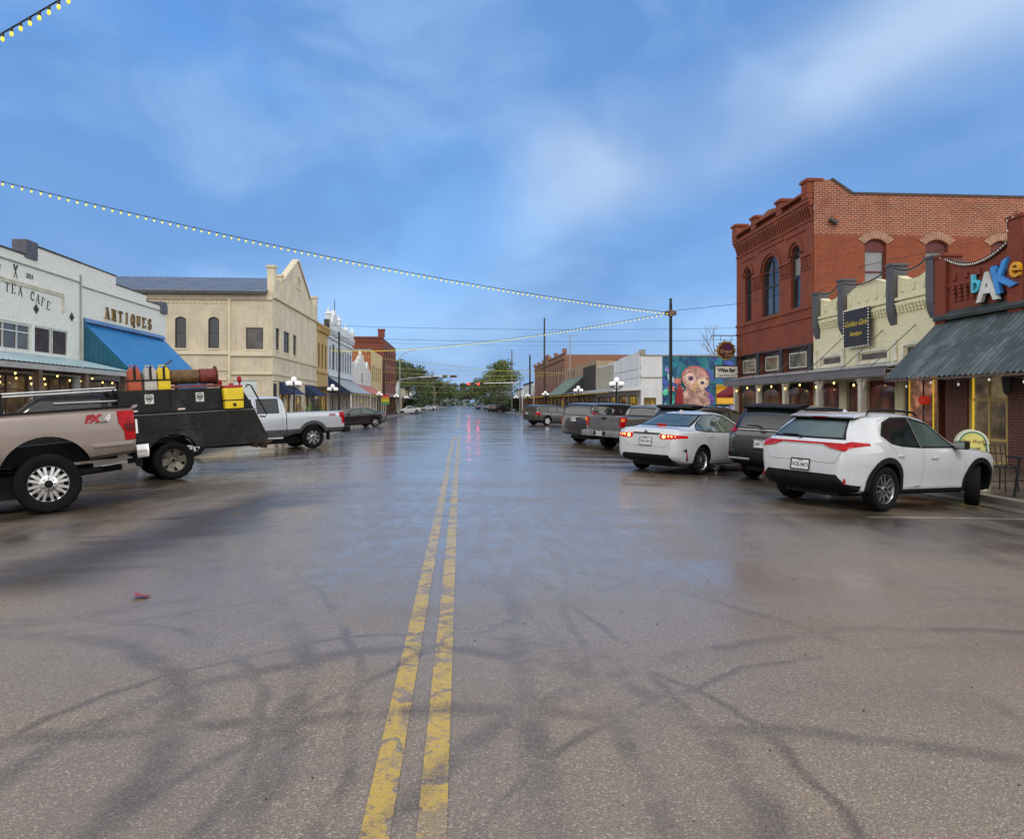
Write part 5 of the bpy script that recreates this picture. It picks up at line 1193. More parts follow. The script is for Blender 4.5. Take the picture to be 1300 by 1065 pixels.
mb = F_(R_); mb.lathe([(.02, .30), (.10, .24), (.13, .22), (.12, .20), (.09, -.12), (.05, -.2), (.001, -.22)], (17.0, .22, 1.95), 'z', 8); mb.box(16.98, 17.02, .0, .22, 2.22, 2.26); ln = mb.build('wall_lantern', WOODB, B)
mb = F_(R_); mb.lathe([(.095, .16), (.075, -.09)], (17.0, .22, 1.95), 'z', 8); mb.build('lantern_glass', mat('frosted_glass', (.5, .48, .42), .3), ln)
# sign letters, each a different colour
SG = thing('shop_sign', 'colourful mismatched letters spelling bAKe on the red brick bakery wall', 'sign', (XR, 17.6, 4.7))
LB = [('b', 18.15, 4.72, .70, (.09, .50, .66), .0, .02), ('A', 17.72, 4.55, 1.02, (.60, .60, .55), 0, .10), ('K', 17.20, 4.72, 1.05, (.05, .26, .66), .28, .075), ('e', 16.78, 4.92, .78, (.80, .38, .02), -.15, .02)]
for ch, s, z, sz, col, rot, bd in LB:
    o = ftext(SG, R_, ch, s, z, sz, mat('sign_paint_' + ch.lower(), col, .35), .16, .05, 0, bd * .35, 'letter', rot=rot)
    ftext(SG, R_, ch, s + .02, z, sz, mat('dark_sign_return', (.012, .014, .03), .5), .08, .035, 0, bd * .35 + .015, 'letter_return', rot=rot).parent = o
SW1 = [(XR - .10, p[0], p[1] + .08) for p in SWB[::-1]]
bulb_row('light_string', 'white bulbs along the sagging parapet edge of the red brick bakery', [(XR - .16, 19.8, 5.86)] + SW1 + [(XR - .16, 17.07, 6.2), (XR - .16, 16.7, 6.3)], r=.020, every=.2, bm=WHTB, drop=.02)

# ---- right: cream boutique
B = building('cream painted brick boutique with grey parapet piers and flat canopy', R_, 19.9)
GBQ = [(19.75 + .2, 21.55, WALK, 2.45), (22.0, 23.6, WALK, 2.3), (24.1, 24.9, WALK, 2.3), (25.4, 26.9, WALK, 2.3)]
TR = [(22.35, 24.05, 2.98, 3.28), (20.3, 21.5, 2.98, 3.35), (25.2, 26.7, 2.98, 3.30)]
mb = F_(R_); wall(mb, 19.95, 27.3, WALK, 4.6, GBQ + TR, .2); mass(mb, 19.95, 27.3, WALK, 4.5, 20)
BAY = [(20.25, 21.85), (22.25, 24.85), (25.25, 26.75)]
for i, (a, b) in enumerate(BAY):
    q = swag(a, b, 5.62, 5.62, (.22, -.06, .2)[i]) if i != 1 else [(a, 5.45), (a + .5, 5.62), (a + .9, 5.74), (b - .9, 5.74), (b - .5, 5.62), (b, 5.45)]
    mb.prism([(a, 4.6), (b, 4.6)] + q[::-1], 'y', -.32, 0)
mb.build('wall', CRB, B)
mb = F_(R_)
for i, (a, b) in enumerate(BAY):
    n = int((b - a) / .17)
    for k in range(3): mb.box(a, b, .003, .04 + .03 * k, 4.46 + k * .10, 4.54 + k * .10)
    for j in range(n):
        for k in range(3): mb.box(a + j * .17 + .02, a + j * .17 + .11, .003, .075 + .03 * k, 4.40 + k * .10, 4.462 + k * .10)
    for j in range(max(2, n // 3)):
        x = a + (j + .35) * (b - a) / max(2, n // 3); mb.box(x, x + .14, .003, .05, 5.06, 5.32)
    mb.box(a, b, .003, .10, 4.80, 4.90)
mb.build('corbel_band', CRB, B)
for s, z in ((20.08, 5.80), (22.05, 5.95), (25.05, 5.98), (26.95, 5.78)):
    mb = F_(R_); mb.prism([(.003, 4.05), (.10, 4.25), (.16, 4.5), (.16, z), (-.36, z), (-.36, 4.3)], 'x', s - .17, s + .17); mb.box(s - .21, s + .21, -.40, .20, z, z + .08); mb.build('parapet_pier', GRYB, B, bevel=.006)
mb = F_(R_)
for a, b, c, d in TR: mb.ring([(a - .12, c - .1), (b + .12, c - .1), (b + .12, d + .12), (a - .12, d + .12)], [(a, c), (b, c), (b, d), (a, d)], 'y', .003, .05)
for s in (20.02, 21.95, 25.05, 27.1): mb.box(s - .1, s + .1, .003, .06, 2.9, 3.6)
mb.build('trim', mat('cream_paint_trim', (.62, .58, .45), .6, streak=.2), B)
for w in TR: window(B, R_, *w, 0, mat('cream_paint_trim', (.6, .5, .4)), mat('dusty_transom', (.09, .085, .07), .3, 0, .4, 1.5), 1, 1, .1, .05)
CRP = mat('cream_post_paint', (.56, .52, .42), .6, 0, .1, 3, streak=.25)
for i, (a, b, c, d) in enumerate(GBQ):
    if i == 0:
        w = window(B, R_, a, b, c, d, 0, mat('slate_frame', (.05, .055, .07), .5), LITP, 2, 1, .15, .12, zs=[.5])
        for q0 in (a + .31, b - .155):
            mb = F_(R_); mb.box(q0, q0 + .023, -.12, -.09, .2, 2.4); mb.build('lit_edge', mat('lit_yellow_strip', (1, 1, 1)), w)
        mb = F_(R_); mb.ball((a + .62, -.02, 1.62), .17, 12, 8, .85); mb.build('red_lantern', mat('red_paper_lantern', (.5, .03, .02), .5, emis=(.8, .04, .02), es=.25), w, smooth=60)
    else:
        mb = F_(R_); mb.box(a, b, -.2, -.12, c, d); w = mb.build('window', MARO if i != 2 else DINT, B)
        mb = F_(R_); mb.prism(outline(a + .12, b - .12, .7, d - .15, .12), 'y', -.118, -.09); mb.build('pane', glow('boutique_window', (.30, .07, .06), .25, .9, 1.2), w)
# one flat canopy carried by rods over the boutique and the tall building
CN = thing('canopy', 'long flat metal canopy on cream arched posts along the boutique and tall red building', 'canopy', (XR, 27.5, WALK))
mb = F_(R_); mb.prism([(.02, 2.86), (1.62, 2.62), (1.62, 2.58), (.02, 2.80)], 'x', 19.95, 32.6); mb.build('deck', mat('pale_galvanised_sheet', (.42, .44, .46), .4, .5, .15, .7, streak=.2), CN)
mb = F_(R_); mb.box(19.95, 32.6, 1.58, 1.66, 2.33, 2.575); mb.box(19.95, 32.6, 1.56, 1.68, 2.585, 2.63); mb.build('fascia', mat('grey_fascia_paint', (.15, .14, .15), .6, 0, .2, 1.5, streak=.3), CN)
mb = F_(R_); mb.box(19.95, 32.6, .05, 1.56, 2.52, 2.56); mb.build('soffit', mat('grey_soffit', (.14, .13, .12), .8), CN)
for s in (20.9, 22.6, 25.0, 27.6, 29.8, 32.2):
    mb = F_(R_); mb.tube([(s, .03, 3.95), (s, 1.5, 2.62)], .014, 6); mb.build('rod', WOODB, CN)
posts(CN, R_, (21.4, 24.05, 26.65, 29.1, 31.6), 1.45, WALK, 2.40, CRP, .19, 'post', .6)
mb = F_(R_); mb.box(20.0, 32.5, 1.38, 1.50, 2.30, 2.41); mb.build('beam', CRP, CN)
SG = thing('shop_sign', 'square black sign with gold script Golden Girls Boutique on the cream parapet', 'sign', (XR, 23.85, 4.1))
mb = F_(R_); mb.box(23.1, 24.65, .17, .24, 3.50, 4.82); mb.build('board', mat('sign_black', (.018, .016, .018), .5, 0, .2, 3), SG)
GO = mat('gold_script', (.62, .45, .06), .35, .3)
for tx, s, z, sz in (('Golden Girls', 23.88, 4.32, .27), ('Boutique', 23.88, 3.96, .20)): ftext(SG, R_, tx, s, z, sz, GO, .245, .006, .45, .003)
mb = F_(R_)
for i in range(12):
    for z in (3.50, 4.82): mb.ball((23.1 + i * .14, .24, z), .026, 6, 4)
    for s in (23.1, 24.65): mb.ball((s, .24, 3.55 + i * .108), .026, 6, 4)
mb.build('bulb_border', WHTB, SG)['kind'] = 'stuff'
for k, (a, b) in enumerate(((20.25, 21.85), (22.25, 24.85), (25.25, 26.75))):
    q = swag(a, b, 5.85, 5.85, .2)
    bulb_row('light_string', ('dark bulb string draped on the cream parapet bay nearest the bakery', 'dark bulb string over the gold-lettered sign on the cream parapet', 'dark bulb string on the cream parapet bay nearest the tall red building')[k], [(XR - .12, p[0], p[1] + .02) for p in q], r=.014, every=.24, bm=mat('dull_glass_bulb', (.30, .29, .27), .2), drop=.02, wr=.024)

# ---- right: tall red brick building
RS = Fr('S', 27.27)
B = building('tall red brick two storey corner building with corbelled cornice and arched windows', R_, 27.3)
W3 = [(28.4, 29.25, 5.5, 8.15, .42), (30.35, 32.15, 5.5, 8.2, .75), (33.35, 34.1, 5.5, 8.1, .38)]
G3 = [(27.6, 30.0, WALK, 2.4), (30.4, 32.4, WALK, 2.4), (32.8, 34.9, WALK, 2.4)]; T3 = [(27.55, 29.9, 2.9, 3.85), (30.15, 32.3, 2.9, 3.85), (32.55, 34.95, 2.9, 3.85)]
mb = F_(R_); wall(mb, 27.3, 35.2, WALK, 9.55, W3 + G3 + T3, .22); mb.poly([(35.2, 0, WALK), (35.2, -18, WALK), (35.2, -18, 9.5), (35.2, 0, 9.5)]); mb.poly([(27.31, -.3, 9.4), (35.2, -.3, 9.4), (35.2, -18, 9.4), (27.31, -18, 9.4)])
mb.box(27.31, 35.19, -.3, .0, 9.551, 10.0); mb.build('front_wall', REDF, B)
mb = F_(R_)
for k, (z0, z1, d) in enumerate(((8.85, 8.95, .05), (9.42, 9.55, .16), (9.55, 9.68, .22), (9.92, 10.02, .26))): mb.box(27.3, 35.2, .003, d, z0, z1)
for i in range(36):
    s = 27.36 + i * .217
    for k in range(4): mb.box(s, s + .12, .003, .05 + .03 * k, 8.98 + k * .11, 9.08 + k * .11)
mb.box(27.3, 35.2, .003, .05, 4.98, 5.06); mb.box(27.3, 35.2, .003, .06, 5.36, 5.48); mb.build('cornice', REDF, B)
mb = F_(R_); mb.prism([(27.6, 10.0), (34.9, 10.0), (34.9, 10.12), (32.6, 10.12), (31.25, 10.3), (29.9, 10.12), (27.6, 10.12)], 'y', -.28, .10); mb.build('parapet', REDS, B)
for s, z in ((27.58, 10.36), (29.9, 10.22), (32.6, 10.22), (34.92, 10.40)):
    mb = F_(R_); mb.box(s - .27, s + .27, -.34, .24, 9.7, z); mb.box(s - .33, s + .33, -.40, .30, z, z + .12); mb.build('parapet_pier', REDF, B, bevel=.008)
for s0, s1 in ((29.28, 30.3), (32.2, 33.3), (27.55, 28.36)):
    mb = F_(R_); mb.box(s0, s1, .003, .06, 7.5, 7.58); mb.box(s0, s1, .003, .05, 6.95, 7.0)
    n = int((s1 - s0) / .2)
    for i in range(n): mb.box(s0 + .03 + i * .2, s0 + .13 + i * .2, .003, .055, 7.05, 7.45)
    mb.build('belt_panel', REDF, B)
for w in W3:
    a, b, c, d, r = w; mb = F_(R_); mb.ring([(x, z) for x, z in archpts(a - .28, b + .28, d + .28, r + .24, 12)] , [(x, z) for x, z in archpts(a - .12, b + .12, d + .12, r + .1, 12)], 'y', .003, .07); 
    mb.box(a - .45, b + .45, .003, .05, d + .42, d + .48); mb.build('window_hood', REDF, B)
    window(B, R_, a, b, c, d, r, WOODB, WGL, 2 if b - a > 1.2 else 1, 2, .18, .10, REDM, bar=.08)
for (a, b, c, d) in T3:
    mb = F_(R_); mb.box(a, b, -.22, -.16, c, d); w = mb.build('transom_panel', WOODB, B)
    mb = F_(R_); x0 = a + (b - a) * .25; mb.ring(outline(x0, b - .25, c + .12, d - .18), inset(x0, b - .25, c + .12, d - .18, 0, .05), 'y', -.158, -.12); fr_ = mb.build('window', CRP, w)
    mb = F_(R_); mb.box(x0 + .04, b - .29, -.157, -.14, c + .16, d - .22); mb.build('pane', glow('transom_glass', (.50, .42, .28), .32, .8, 1.3), fr_)
mb = F_(R_); mb.box(27.3, 35.2, .003, .08, 3.86, 3.92)
for s in (27.45, 30.02, 32.42, 35.05): mb.box(s - .1, s + .1, .003, .09, 2.85, 3.855)
mb.build('iron_lintel', WOODB, B)
for (a, b, c, d) in G3:
    mb = F_(R_); mb.box(a, b, -.2, -.12, c, d); w = mb.build('storefront', DINT, B)
    mb = F_(R_); mb.prism(outline(a + .2, b - .2, .5, d - .2, .2), 'y', -.118, -.09); mb.build('pane', glow('dim_bar_window', (.35, .14, .05), .22, .9, 1.2), w)
SW3 = [(16.1, 17.0, 5.6, 8.1, .22), (18.65, 19.6, 5.6, 8.1, .22), (21.4, 22.35, 5.6, 8.1, .22), (24.2, 25.1, 5.6, 8.1, .22), (27, 27.9, 5.6, 8.1, .22)]
mb = F_(RS); wall(mb, XR, 32, WALK, 8.25, SW3, .25); mb.build('side_wall', REDM, B)
mb = F_(RS); wall(mb, XR, 32, 8.25, 9.87); mb.prism([(XR, 9.87), (15.55, 9.87), (14.75, 10.42), (XR, 10.42)], 'y', -.3, 0); mb.build('upper_side_wall', REDS, B)
mb = F_(RS); mb.box(15.6, 32, -.35, .04, 9.875, 9.95); mb.prism([(15.62, 9.95), (14.76, 10.50), (14.72, 10.425), (15.55, 9.88)], 'y', -.34, .04); mb.build('coping', mat('dark_tile_coping', (.05, .042, .042), .7), B)
for w in SW3:
    a, b, c, d, r = w; mb = F_(RS); n = 15; o = archpts(a - .3, b + .3, d + .30, r + .10, n); q = archpts(a - .02, b + .02, d + .02, r, n)
    for i in range(n): 
        e = .12; lerp = lambda p, q_, t_: (p[0] + (q_[0] - p[0]) * t_, p[1] + (q_[1] - p[1]) * t_)
        mb.prism([lerp(q[i], q[i + 1], e), lerp(q[i], q[i + 1], 1 - e), lerp(o[i], o[i + 1], 1 - e), lerp(o[i], o[i + 1], e)], 'y', .003, .035)
    mb.build('arch_bricks', mat('buff_arch_brick', (.36, .21, .15), .9, 0, .2, 6), B)
    window(B, RS, a, b, c, d, r, mat('dark_red_frame', (.10, .014, .016), .5), mat('pale_blind', (.22, .23, .25), .3, 0, .15, .8, spec=.8), 1, 1, .18, .08, REDM, zs=[6.8], bar=.06)
    mb = F_(RS); mb.prism(inset(a, b, d - .55, d, r, .07), 'y', -.118, -.1); mb.build('arch_board', mat('dark_red_frame', (.1, .01, .01)), B)
mb = F_(RS); mb.bx((14.75, .1, 8.75), (.34, .16, .12), Matrix.Rotation(.5, 3, 'Y')); mb.build('flood_lamp', WOODB, B)
# projecting signs of the bar
SG = thing('hanging_sign', 'ornate maroon emblem sign with gold leafy edge hung from an iron bar', 'sign', (12.9, 34.9, 4.3))
mb = MB(); mb.tube([(XR, 34.9, 4.95), (12.6, 34.9, 4.95)], .025, 6)
for x in (13.05, 13.6): mb.tube([(x, 34.9, 4.95), (x, 34.9, 4.65)], .012, 5)
mb.build('bracket', WOODB, SG)
ce = (13.33, 4.2); N = 40
o = [(ce[0] + (.50 + .07 * (i % 2) + .05 * sin(i * 2.3)) * cos(2 * PI * i / N) * .92, ce[1] + (.50 + .07 * (i % 2) + .04 * cos(i * 1.7)) * sin(2 * PI * i / N) * .88) for i in range(N)]
mb = MB(); mb.prism(o, 'y', 34.86, 34.94); mb.build('leaf_border', mat('gold_green_leaf', (.30, .19, .03), .5, .2, .5, 6), SG)
mb = MB(); mb.prism([(ce[0] + .41 * cos(2 * PI * i / 8 + .39), ce[1] + .40 * sin(2 * PI * i / 8 + .39)) for i in range(8)], 'y', 34.82, 34.858); mb.build('board', mat('maroon_sign_field', (.075, .010, .012), .5, 0, .3, 4), SG)
for dx, dz, r, c in ((.08, .14, .10, (.07, .012, .09)), (.16, .19, .085, (.06, .01, .10)), (.0, .21, .08, (.08, .015, .09)), (.12, .05, .07, (.06, .01, .08))):
    mb = MB(); mb.lathe([(.001, 34.79), (r, 34.80), (r, 34.818)], (ce[0] + dx, 0, ce[1] + dz), 'y', 12); mb.build('grape', mat('purple_grape', c, .4), SG)
V, F = text_geo('Grand', .24, .008, .3, .004); mb = MB(); mb.add([(ce[0] - .05 + x, 34.81 - z, ce[1] - .05 + y) for x, y, z in V], F); mb.build('lettering', mat('tan_lettering', (.45, .27, .13), .5), SG)
V, F = text_geo('Cru', .22, .008, .3, .004); mb = MB(); mb.add([(ce[0] + .08 + x, 34.81 - z, ce[1] - .24 + y) for x, y, z in V], F); mb.build('lettering', mat('tan_lettering', (.45, .27, .13), .5), SG)
SG = thing('hanging_sign', 'rectangular white Wine Bar sign with dark frame below the ornate emblem', 'sign', (12.9, 34.9, 3.2))
mb = MB(); mb.box(12.72, 13.95, 34.84, 34.98, 2.80, 3.46); mb.build('frame', WOODB, SG, bevel=.01)
mb = MB(); mb.box(12.77, 13.90, 34.825, 34.838, 2.83, 3.39); mb.build('panel', mat('white_sign_panel', (.66, .66, .58), .5), SG)
V, F = text_geo('Wine Bar', .27, .004, 0, .012, .93); mb = MB(); mb.add([(13.33 + x * .92, 34.82 - z, 3.20 + y) for x, y, z in V], F); mb.build('lettering', TXK, SG)
V, F = text_geo('BASTROP, TX', .12, .004, 0, .001); mb = MB(); mb.add([(13.33 + x, 34.82 - z, 2.93 + y) for x, y, z in V], F); mb.build('lettering', mat('grey_lettering', (.12, .13, .16), .6), SG)

# ---- right: white building with the mural
MS = Fr('S', 54.46)
B = building('white corner building with owl mural side wall and a flat white canopy', R_, 54.5)
WHP = mat('white_wall_paint', (.60, .62, .64), .75, 0, .07, .8, .2, 30, streak=.3)
G4 = [(55.4, 58.6, WALK, 2.2), (59.2, 62.4, WALK, 2.2), (63.0, 66.4, WALK, 2.2), (67, 72, WALK, 2.2)]
mb = F_(R_); wall(mb, 54.5, 72.7, WALK, 5.2, G4); mb.poly([(72.69, 0, WALK), (72.69, -16, WALK), (72.69, -16, 5.1), (72.69, 0, 5.1)]); mb.poly([(54.6, -.3, 5.1), (72.69, -.3, 5.1), (72.69, -16, 5.1), (54.6, -16, 5.1)])
mb.prism([(54.5, 5.2), (72.7, 5.2), (72.7, 5.25), (62.5, 5.35), (61.5, 5.5), (56.2, 5.62), (54.5, 5.7)], 'y', -.3, 0); mb.build('front_wall', WHP, B)
mb = F_(R_); mb.box(54.5, 63.6, .003, .08, 4.3, 4.38); mb.box(54.5, 63.6, .003, .08, 3.62, 3.70)
for s in (54.6, 63.5): mb.box(s - .1, s + .3, .003, .10, 2.8, 5.3)
mb.build('trim', WHP, B)
mb = F_(R_); mb.box(64, 72.7, .003, .05, 3.0, 5.15); mb.build('tan_panel', mat('tan_wall_panel', (.36, .33, .26), .8, 0, .1, 1, streak=.3), B)
for i, (a, b, c, d) in enumerate(G4): window(B, R_, a, b, c, d, 0, WOODB, (LITY, LIT, LIT, LITD)[i], 3, 1, .15, .08)
mb = F_(R_); mb.prism([(.02, 2.95), (2.3, 2.70), (2.3, 2.48), (.02, 2.6)], 'x', 54.2, 72.7); mb.build('canopy', mat('white_canopy', (.55, .58, .60), .5, .1, .1, .8, streak=.2), B)
SM = [(14.25, 15.2, .3, 2.0), (20.05, 21.6, 1.55, 2.95)]
mb = F_(MS); wall(mb, XR, 15.7, WALK, 5.25, SM[:1]); mb.build('side_wall', WHP, B)
mb = F_(MS); mb.poly([(21.9, 0, WALK), (21.9, 0, 5.25), (30, 0, 5.25), (30, 0, WALK)]); mb.build('side_wall', WHP, B)
mb = F_(MS); mb.box(XR, 30, -.3, .05, 5.255, 5.36); mb.box(XR - .05, 14.35, -.3, .06, 5.37, 5.75); mb.box(XR, 15.68, .003, .05, 3.55, 3.62); mb.build('coping', CONC, B)
window(B, MS, *SM[0], 0, WOODB, LITY, 2, 1, .1, .06)
# mural painted straight on the side wall
m = bpy.data.materials.new('mural_background'); t = NT(m); MATS[m.name] = m
ob = t.n('TexCoord').outputs['Object']; v = t.n('TexVoronoi'); v.inputs['Scale'].default_value = 1.1; t.l(t.map(ob, (1, 1, .7), (0, 0, 0), (0, .6, 0)), v.inputs['Vector'])
nz = t.noise(ob, .9, 3, .5, .8); cr = t.n('ValToRGB'); e = cr.color_ramp.elements; e[0].position = .30; e[0].color = hx(24, 38, 92) + (1,); e[1].position = .72; e[1].color = hx(96, 74, 150) + (1,)
for p, c in ((.42, hx(30, 84, 120)), (.52, hx(38, 128, 128)), (.60, hx(70, 96, 168))): el = e.new(p); el.color = c + (1,)
t.l(nz, cr.inputs[0]); t.out(t.mix(t.ramp(v.outputs['Distance'], .15, .5, .45, 0), cr.outputs[0], hx(28, 40, 84)), .75)
mb = F_(MS); wall(mb, 15.7, 21.9, WALK, 5.25, SM[1:]); MU = mb.build('mural', m, B)
def blot(nm, P, d, col, var=.15, cx=0, cz=0):
    mb = F_(MS); mb.poly([(cx + x, d, cz + z) for x, z in P]); return mb.build(nm, mat('mural_' + nm + '_%d%d%d' % tuple(int(c * 99) for c in col), col, .75, 0, var, 3), MU, nrm=False)
def ell(rx, rz, n=26, a=0): return [(rx * cos(2 * PI * i / n) * cos(a) - rz * sin(2 * PI * i / n) * sin(a), rx * cos(2 * PI * i / n) * sin(a) + rz * sin(2 * PI * i / n) * cos(a)) for i in range(n)]
def leaf(x, z, L, w, a, d, col):
    P = [(0, 0), (L * .3, w), (L * .65, w * .8), (L, 0), (L * .65, -w * .6), (L * .3, -w * .8)]; c_, s_ = cos(a), sin(a)
    blot('leaf', [(p * c_ - q * s_, p * s_ + q * c_) for p, q in P], d, col, .3, x, z)
rg = random.Random(3); LC = [hx(60, 178, 166), hx(90, 200, 160), hx(38, 124, 150), hx(150, 124, 214), hx(70, 92, 180), hx(50, 150, 130), hx(176, 206, 230), hx(110, 70, 166)]
for i in range(46):
    x = rg.uniform(15.8, 21.4); z = rg.uniform(.2, 4.9)
    if 17 < x < 19.8 and z < 4.4: continue
    a_ = rg.uniform(-.6, 2.6); L_f = rg.uniform(.6, 1.2)
    if x + L_f * cos(a_) > 21.85 or x + L_f * cos(a_) < 15.75 or z + L_f * sin(a_) > 5.2: continue
    if 19.9 < x + L_f * cos(a_) < 21.7 and z < 3.0: continue
    leaf(x, z, L_f, rg.uniform(.16, .3), a_, .004 + i * .0015, LC[i % 8])
for i, (x, z) in enumerate(((16.9, 3.3), (16.4, 2.7), (17.1, 2.6))):
    blot('flower', [((.34 if k % 2 else .2) * cos(PI * k / 6), (.34 if k % 2 else .2) * sin(PI * k / 6)) for k in range(12)], .085 + i * .002, hx(206, 120, 106), .3, x, z)
blot('lower_wave', [(-1.6, -.15), (1.9, -.15), (1.9, .9), (1.2, 1.15), (.5, .95), (-.2, 1.2), (-.9, .9), (-1.6, 1.0)], .09, hx(150, 160, 214), .25, 19.95, WALK + .3) if False else None
OW = lambda nm, P, d, c, v=.2, dx=0, dz=0: blot(nm, P, .10 + d, c, v, 18.25 + dx, 3.0 + dz)
OW('owl_body', [(-1.0, -3.05), (1.35, -3.05), (1.25, -1.6), (1.0, -.6), (.6, -.1), (-.6, 0), (-.95, -.8)], 0, hx(176, 142, 128), .35)
for r in range(5):
    for k in range(5): OW('owl_feather', [(-.2, .18), (.2, .18), (.16, -.12), (0, -.26), (-.16, -.12)], .004 + r * .003 + k * .0005, (hx(196, 166, 150), hx(150, 110, 104), hx(170, 132, 130))[(r + k) % 3], .3, -.72 + k * .42 + .1 * (r % 2), -.75 - r * .48)
OW('owl_crown', ell(1.14, .96, 30, -.25), .03, hx(176, 98, 100), .35, .07, .52)
OW('owl_head', ell(1.05, .92, 30, -.25), .034, hx(186, 150, 138), .3, .06, .42)
OW('owl_brow', [(-1.0, .75), (-.4, 1.1), (.2, .55), (.15, .2), (-.1, .45), (-.6, .72)], .038, hx(140, 96, 92), .3)
OW('owl_face', ell(.50, .46, 22), .042, hx(214, 184, 170), .2, -.38, .48)
OW('owl_face', ell(.50, .42, 22), .043, hx(222, 196, 174), .2, .60, .12)
for dx, dz, r in ((-.33, .50, .22), (.60, .16, .16)):
    OW('owl_eye_ring', ell(r, r * .8, 20, -.2), .048, hx(150, 88, 128), .2, dx, dz); OW('owl_lid', [(-r * 1.15, -.02), (-r * .5, r * .75), (r * .4, r * .85), (r * 1.25, r * .15), (r * .4, r * .55), (-r * .5, r * .45)], .058, hx(52, 34, 48), .1, dx, dz); OW('owl_iris', ell(r * .72, r * .6, 18), .052, hx(70, 60, 130), .2, dx, dz); OW('owl_pupil', ell(r * .42, r * .40, 16), .056, (.008, .008, .012), 0, dx + .03, dz); OW('owl_glint', ell(r * .13, r * .13, 8), .060, (.7, .7, .72), 0, dx - .06, dz + .06)
for i in range(90):
    a_ = rg.uniform(0, 2 * PI); q_ = rg.uniform(.35, 1.0); dx, dz = .05 + 1.02 * q_ * cos(a_), .42 + .88 * q_ * sin(a_); b_ = a_ + rg.uniform(-.3, .3); lq = rg.uniform(.10, .26); wv_ = rg.uniform(.012, .03)
    if abs(dx + .33) < .26 and abs(dz - .5) < .24 or abs(dx - .6) < .2 and abs(dz - .16) < .18: continue
    OW('owl_stroke', [(-wv_ * sin(b_), wv_ * cos(b_)), (lq * cos(b_), lq * sin(b_)), (wv_ * sin(b_), -wv_ * cos(b_))], .066 + i * .0002, (hx(150, 104, 100), hx(226, 198, 184), hx(206, 110, 116), hx(120, 84, 96))[i % 4], .2, dx, dz)
for i in range(60):
    dx, dz = rg.uniform(-.85, 1.1), rg.uniform(-2.9, -.5); lq = rg.uniform(.12, .3); b_ = -1.57 + rg.uniform(-.4, .4)
    OW('owl_stroke', [(-.02, 0), (lq * cos(b_), lq * sin(b_)), (.02, 0)], .03 + i * .0003, (hx(140, 100, 100), hx(220, 196, 180), hx(176, 120, 128))[i % 3], .2, dx, dz)
OW('owl_beak', [(.16, .26), (.30, .10), (-.02, -.42), (-.26, -.50), (-.10, -.10)], .064, hx(196, 158, 104), .2)
for i, (x, z, a) in enumerate(((19.0, .2, .4), (19.6, .5, 2.4), (20.0, .1, 1.2), (16.2, .3, .8))): leaf(x, z, .8, .3, a, .075 + i * .002, hx(140, 150, 214))
blot('lower_wave', [(19.5, WALK), (21.85, WALK), (21.85, 1.35), (21.2, 1.42), (20.6, 1.2), (20.2, 1.4), (19.8, 1.15), (19.5, .6)], .072, hx(158, 160, 214), .3)
for i, (x, z, a) in enumerate(((20.1, .35, 1.2), (20.7, .3, 1.9), (21.2, .4, 1.1), (21.5, .3, 1.9))): leaf(x, z, .8, .22, a, .09 + i * .002, (hx(90, 96, 190), hx(60, 150, 140), hx(196, 170, 150), hx(50, 130, 120))[i])
mb = F_(MS); mb.box(20.05, 21.6, -.25, -.2, 1.55, 2.95); mb.build('lit_opening', mat('ochre_lit_wall', (.50, .28, .04), .6, 0, .25, 2, emis=(.8, .42, .03), es=.35), B)
mb = F_(MS); mb.ring(outline(19.98, 21.67, 1.48, 3.02), inset(19.98, 21.67, 1.48, 3.02, 0, .09), 'y', -.1, .14); mb.build('opening_frame', mat('ochre_frame', (.5, .30, .04), .6), B)

# ---- right: dark shop with a steep green awning, and the long brick row
B = building('dark sided shop with steep sage green awning and tan upper wall', R_, 72.7)
mb = F_(R_); wall(mb, 72.7, 95, WALK, 6.1, [(73.5 + i * 3.5, 76.5 + i * 3.5, WALK, 2.3) for i in range(6)] + [(87 + i * 2, 87.9 + i * 2, 4.5, 5.6) for i in range(3)]); mass(mb, 72.71, 95, 3, 6.0, 18); mb.build('wall', mat('tan_brown_wall', (.30, .22, .13), .8, 0, .15, .8, streak=.4), B)
mb = F_(R_); mb.box(72.75, 80, .003, .12, 3.0, 5.6)
for i in range(14): mb.box(72.8 + i * .52, 72.86 + i * .52, .12, .15, 3.0, 5.6)
mb.build('dark_siding', mat('dark_board_siding', (.05, .042, .04), .8, 0, .25, 2, streak=.3), B)
for i in range(6): window(B, R_, 73.5 + i * 3.5, 76.5 + i * 3.5, WALK, 2.3, 0, WOODB, LITD, 3, 1)
for i in range(3): window(B, R_, 87 + i * 2, 87.9 + i * 2, 4.5, 5.6, 0, mat('orange_frame', (.35, .13, .04), .6), WGL)
awning(B, R_, 80, 94.5, 4.7, 2.6, 2.5, mat('sage_metal_awning', (.17, .22, .17), .5, .3, .15, .8, streak=.3), WOODB)
awning(B, R_, 72.8, 79.9, 2.95, 2.65, 2.3, GREYA)
posts(B, R_, [73 + i * 3.6 for i in range(7)], 2.2, WALK, 2.6, TIMB, .16)
B = building('long low brick row with small parapet gable further along the right', R_, 95)
BRR = brick('tan_red_brick', (.26, .12, .075), (.20, .09, .055), (.24, .15, .11), .4, .25)
OPN = [(96 + i * 4.2, 99 + i * 4.2, WALK, 2.4) for i in range(9)] + [(97 + i * 4.2, 98.2 + i * 4.2, 4.6, 6.6) for i in range(9)]
mb = F_(R_); wall(mb, 95, 134, WALK, 8.3, OPN); mass(mb, 95, 134, WALK, 8.2, 22); mb.prism([(112, 8.3), (119, 8.3), (118, 8.9), (117, 9.5), (114, 9.5), (113, 8.9)], 'y', -.3, 0); mb.build('wall', BRR, B)
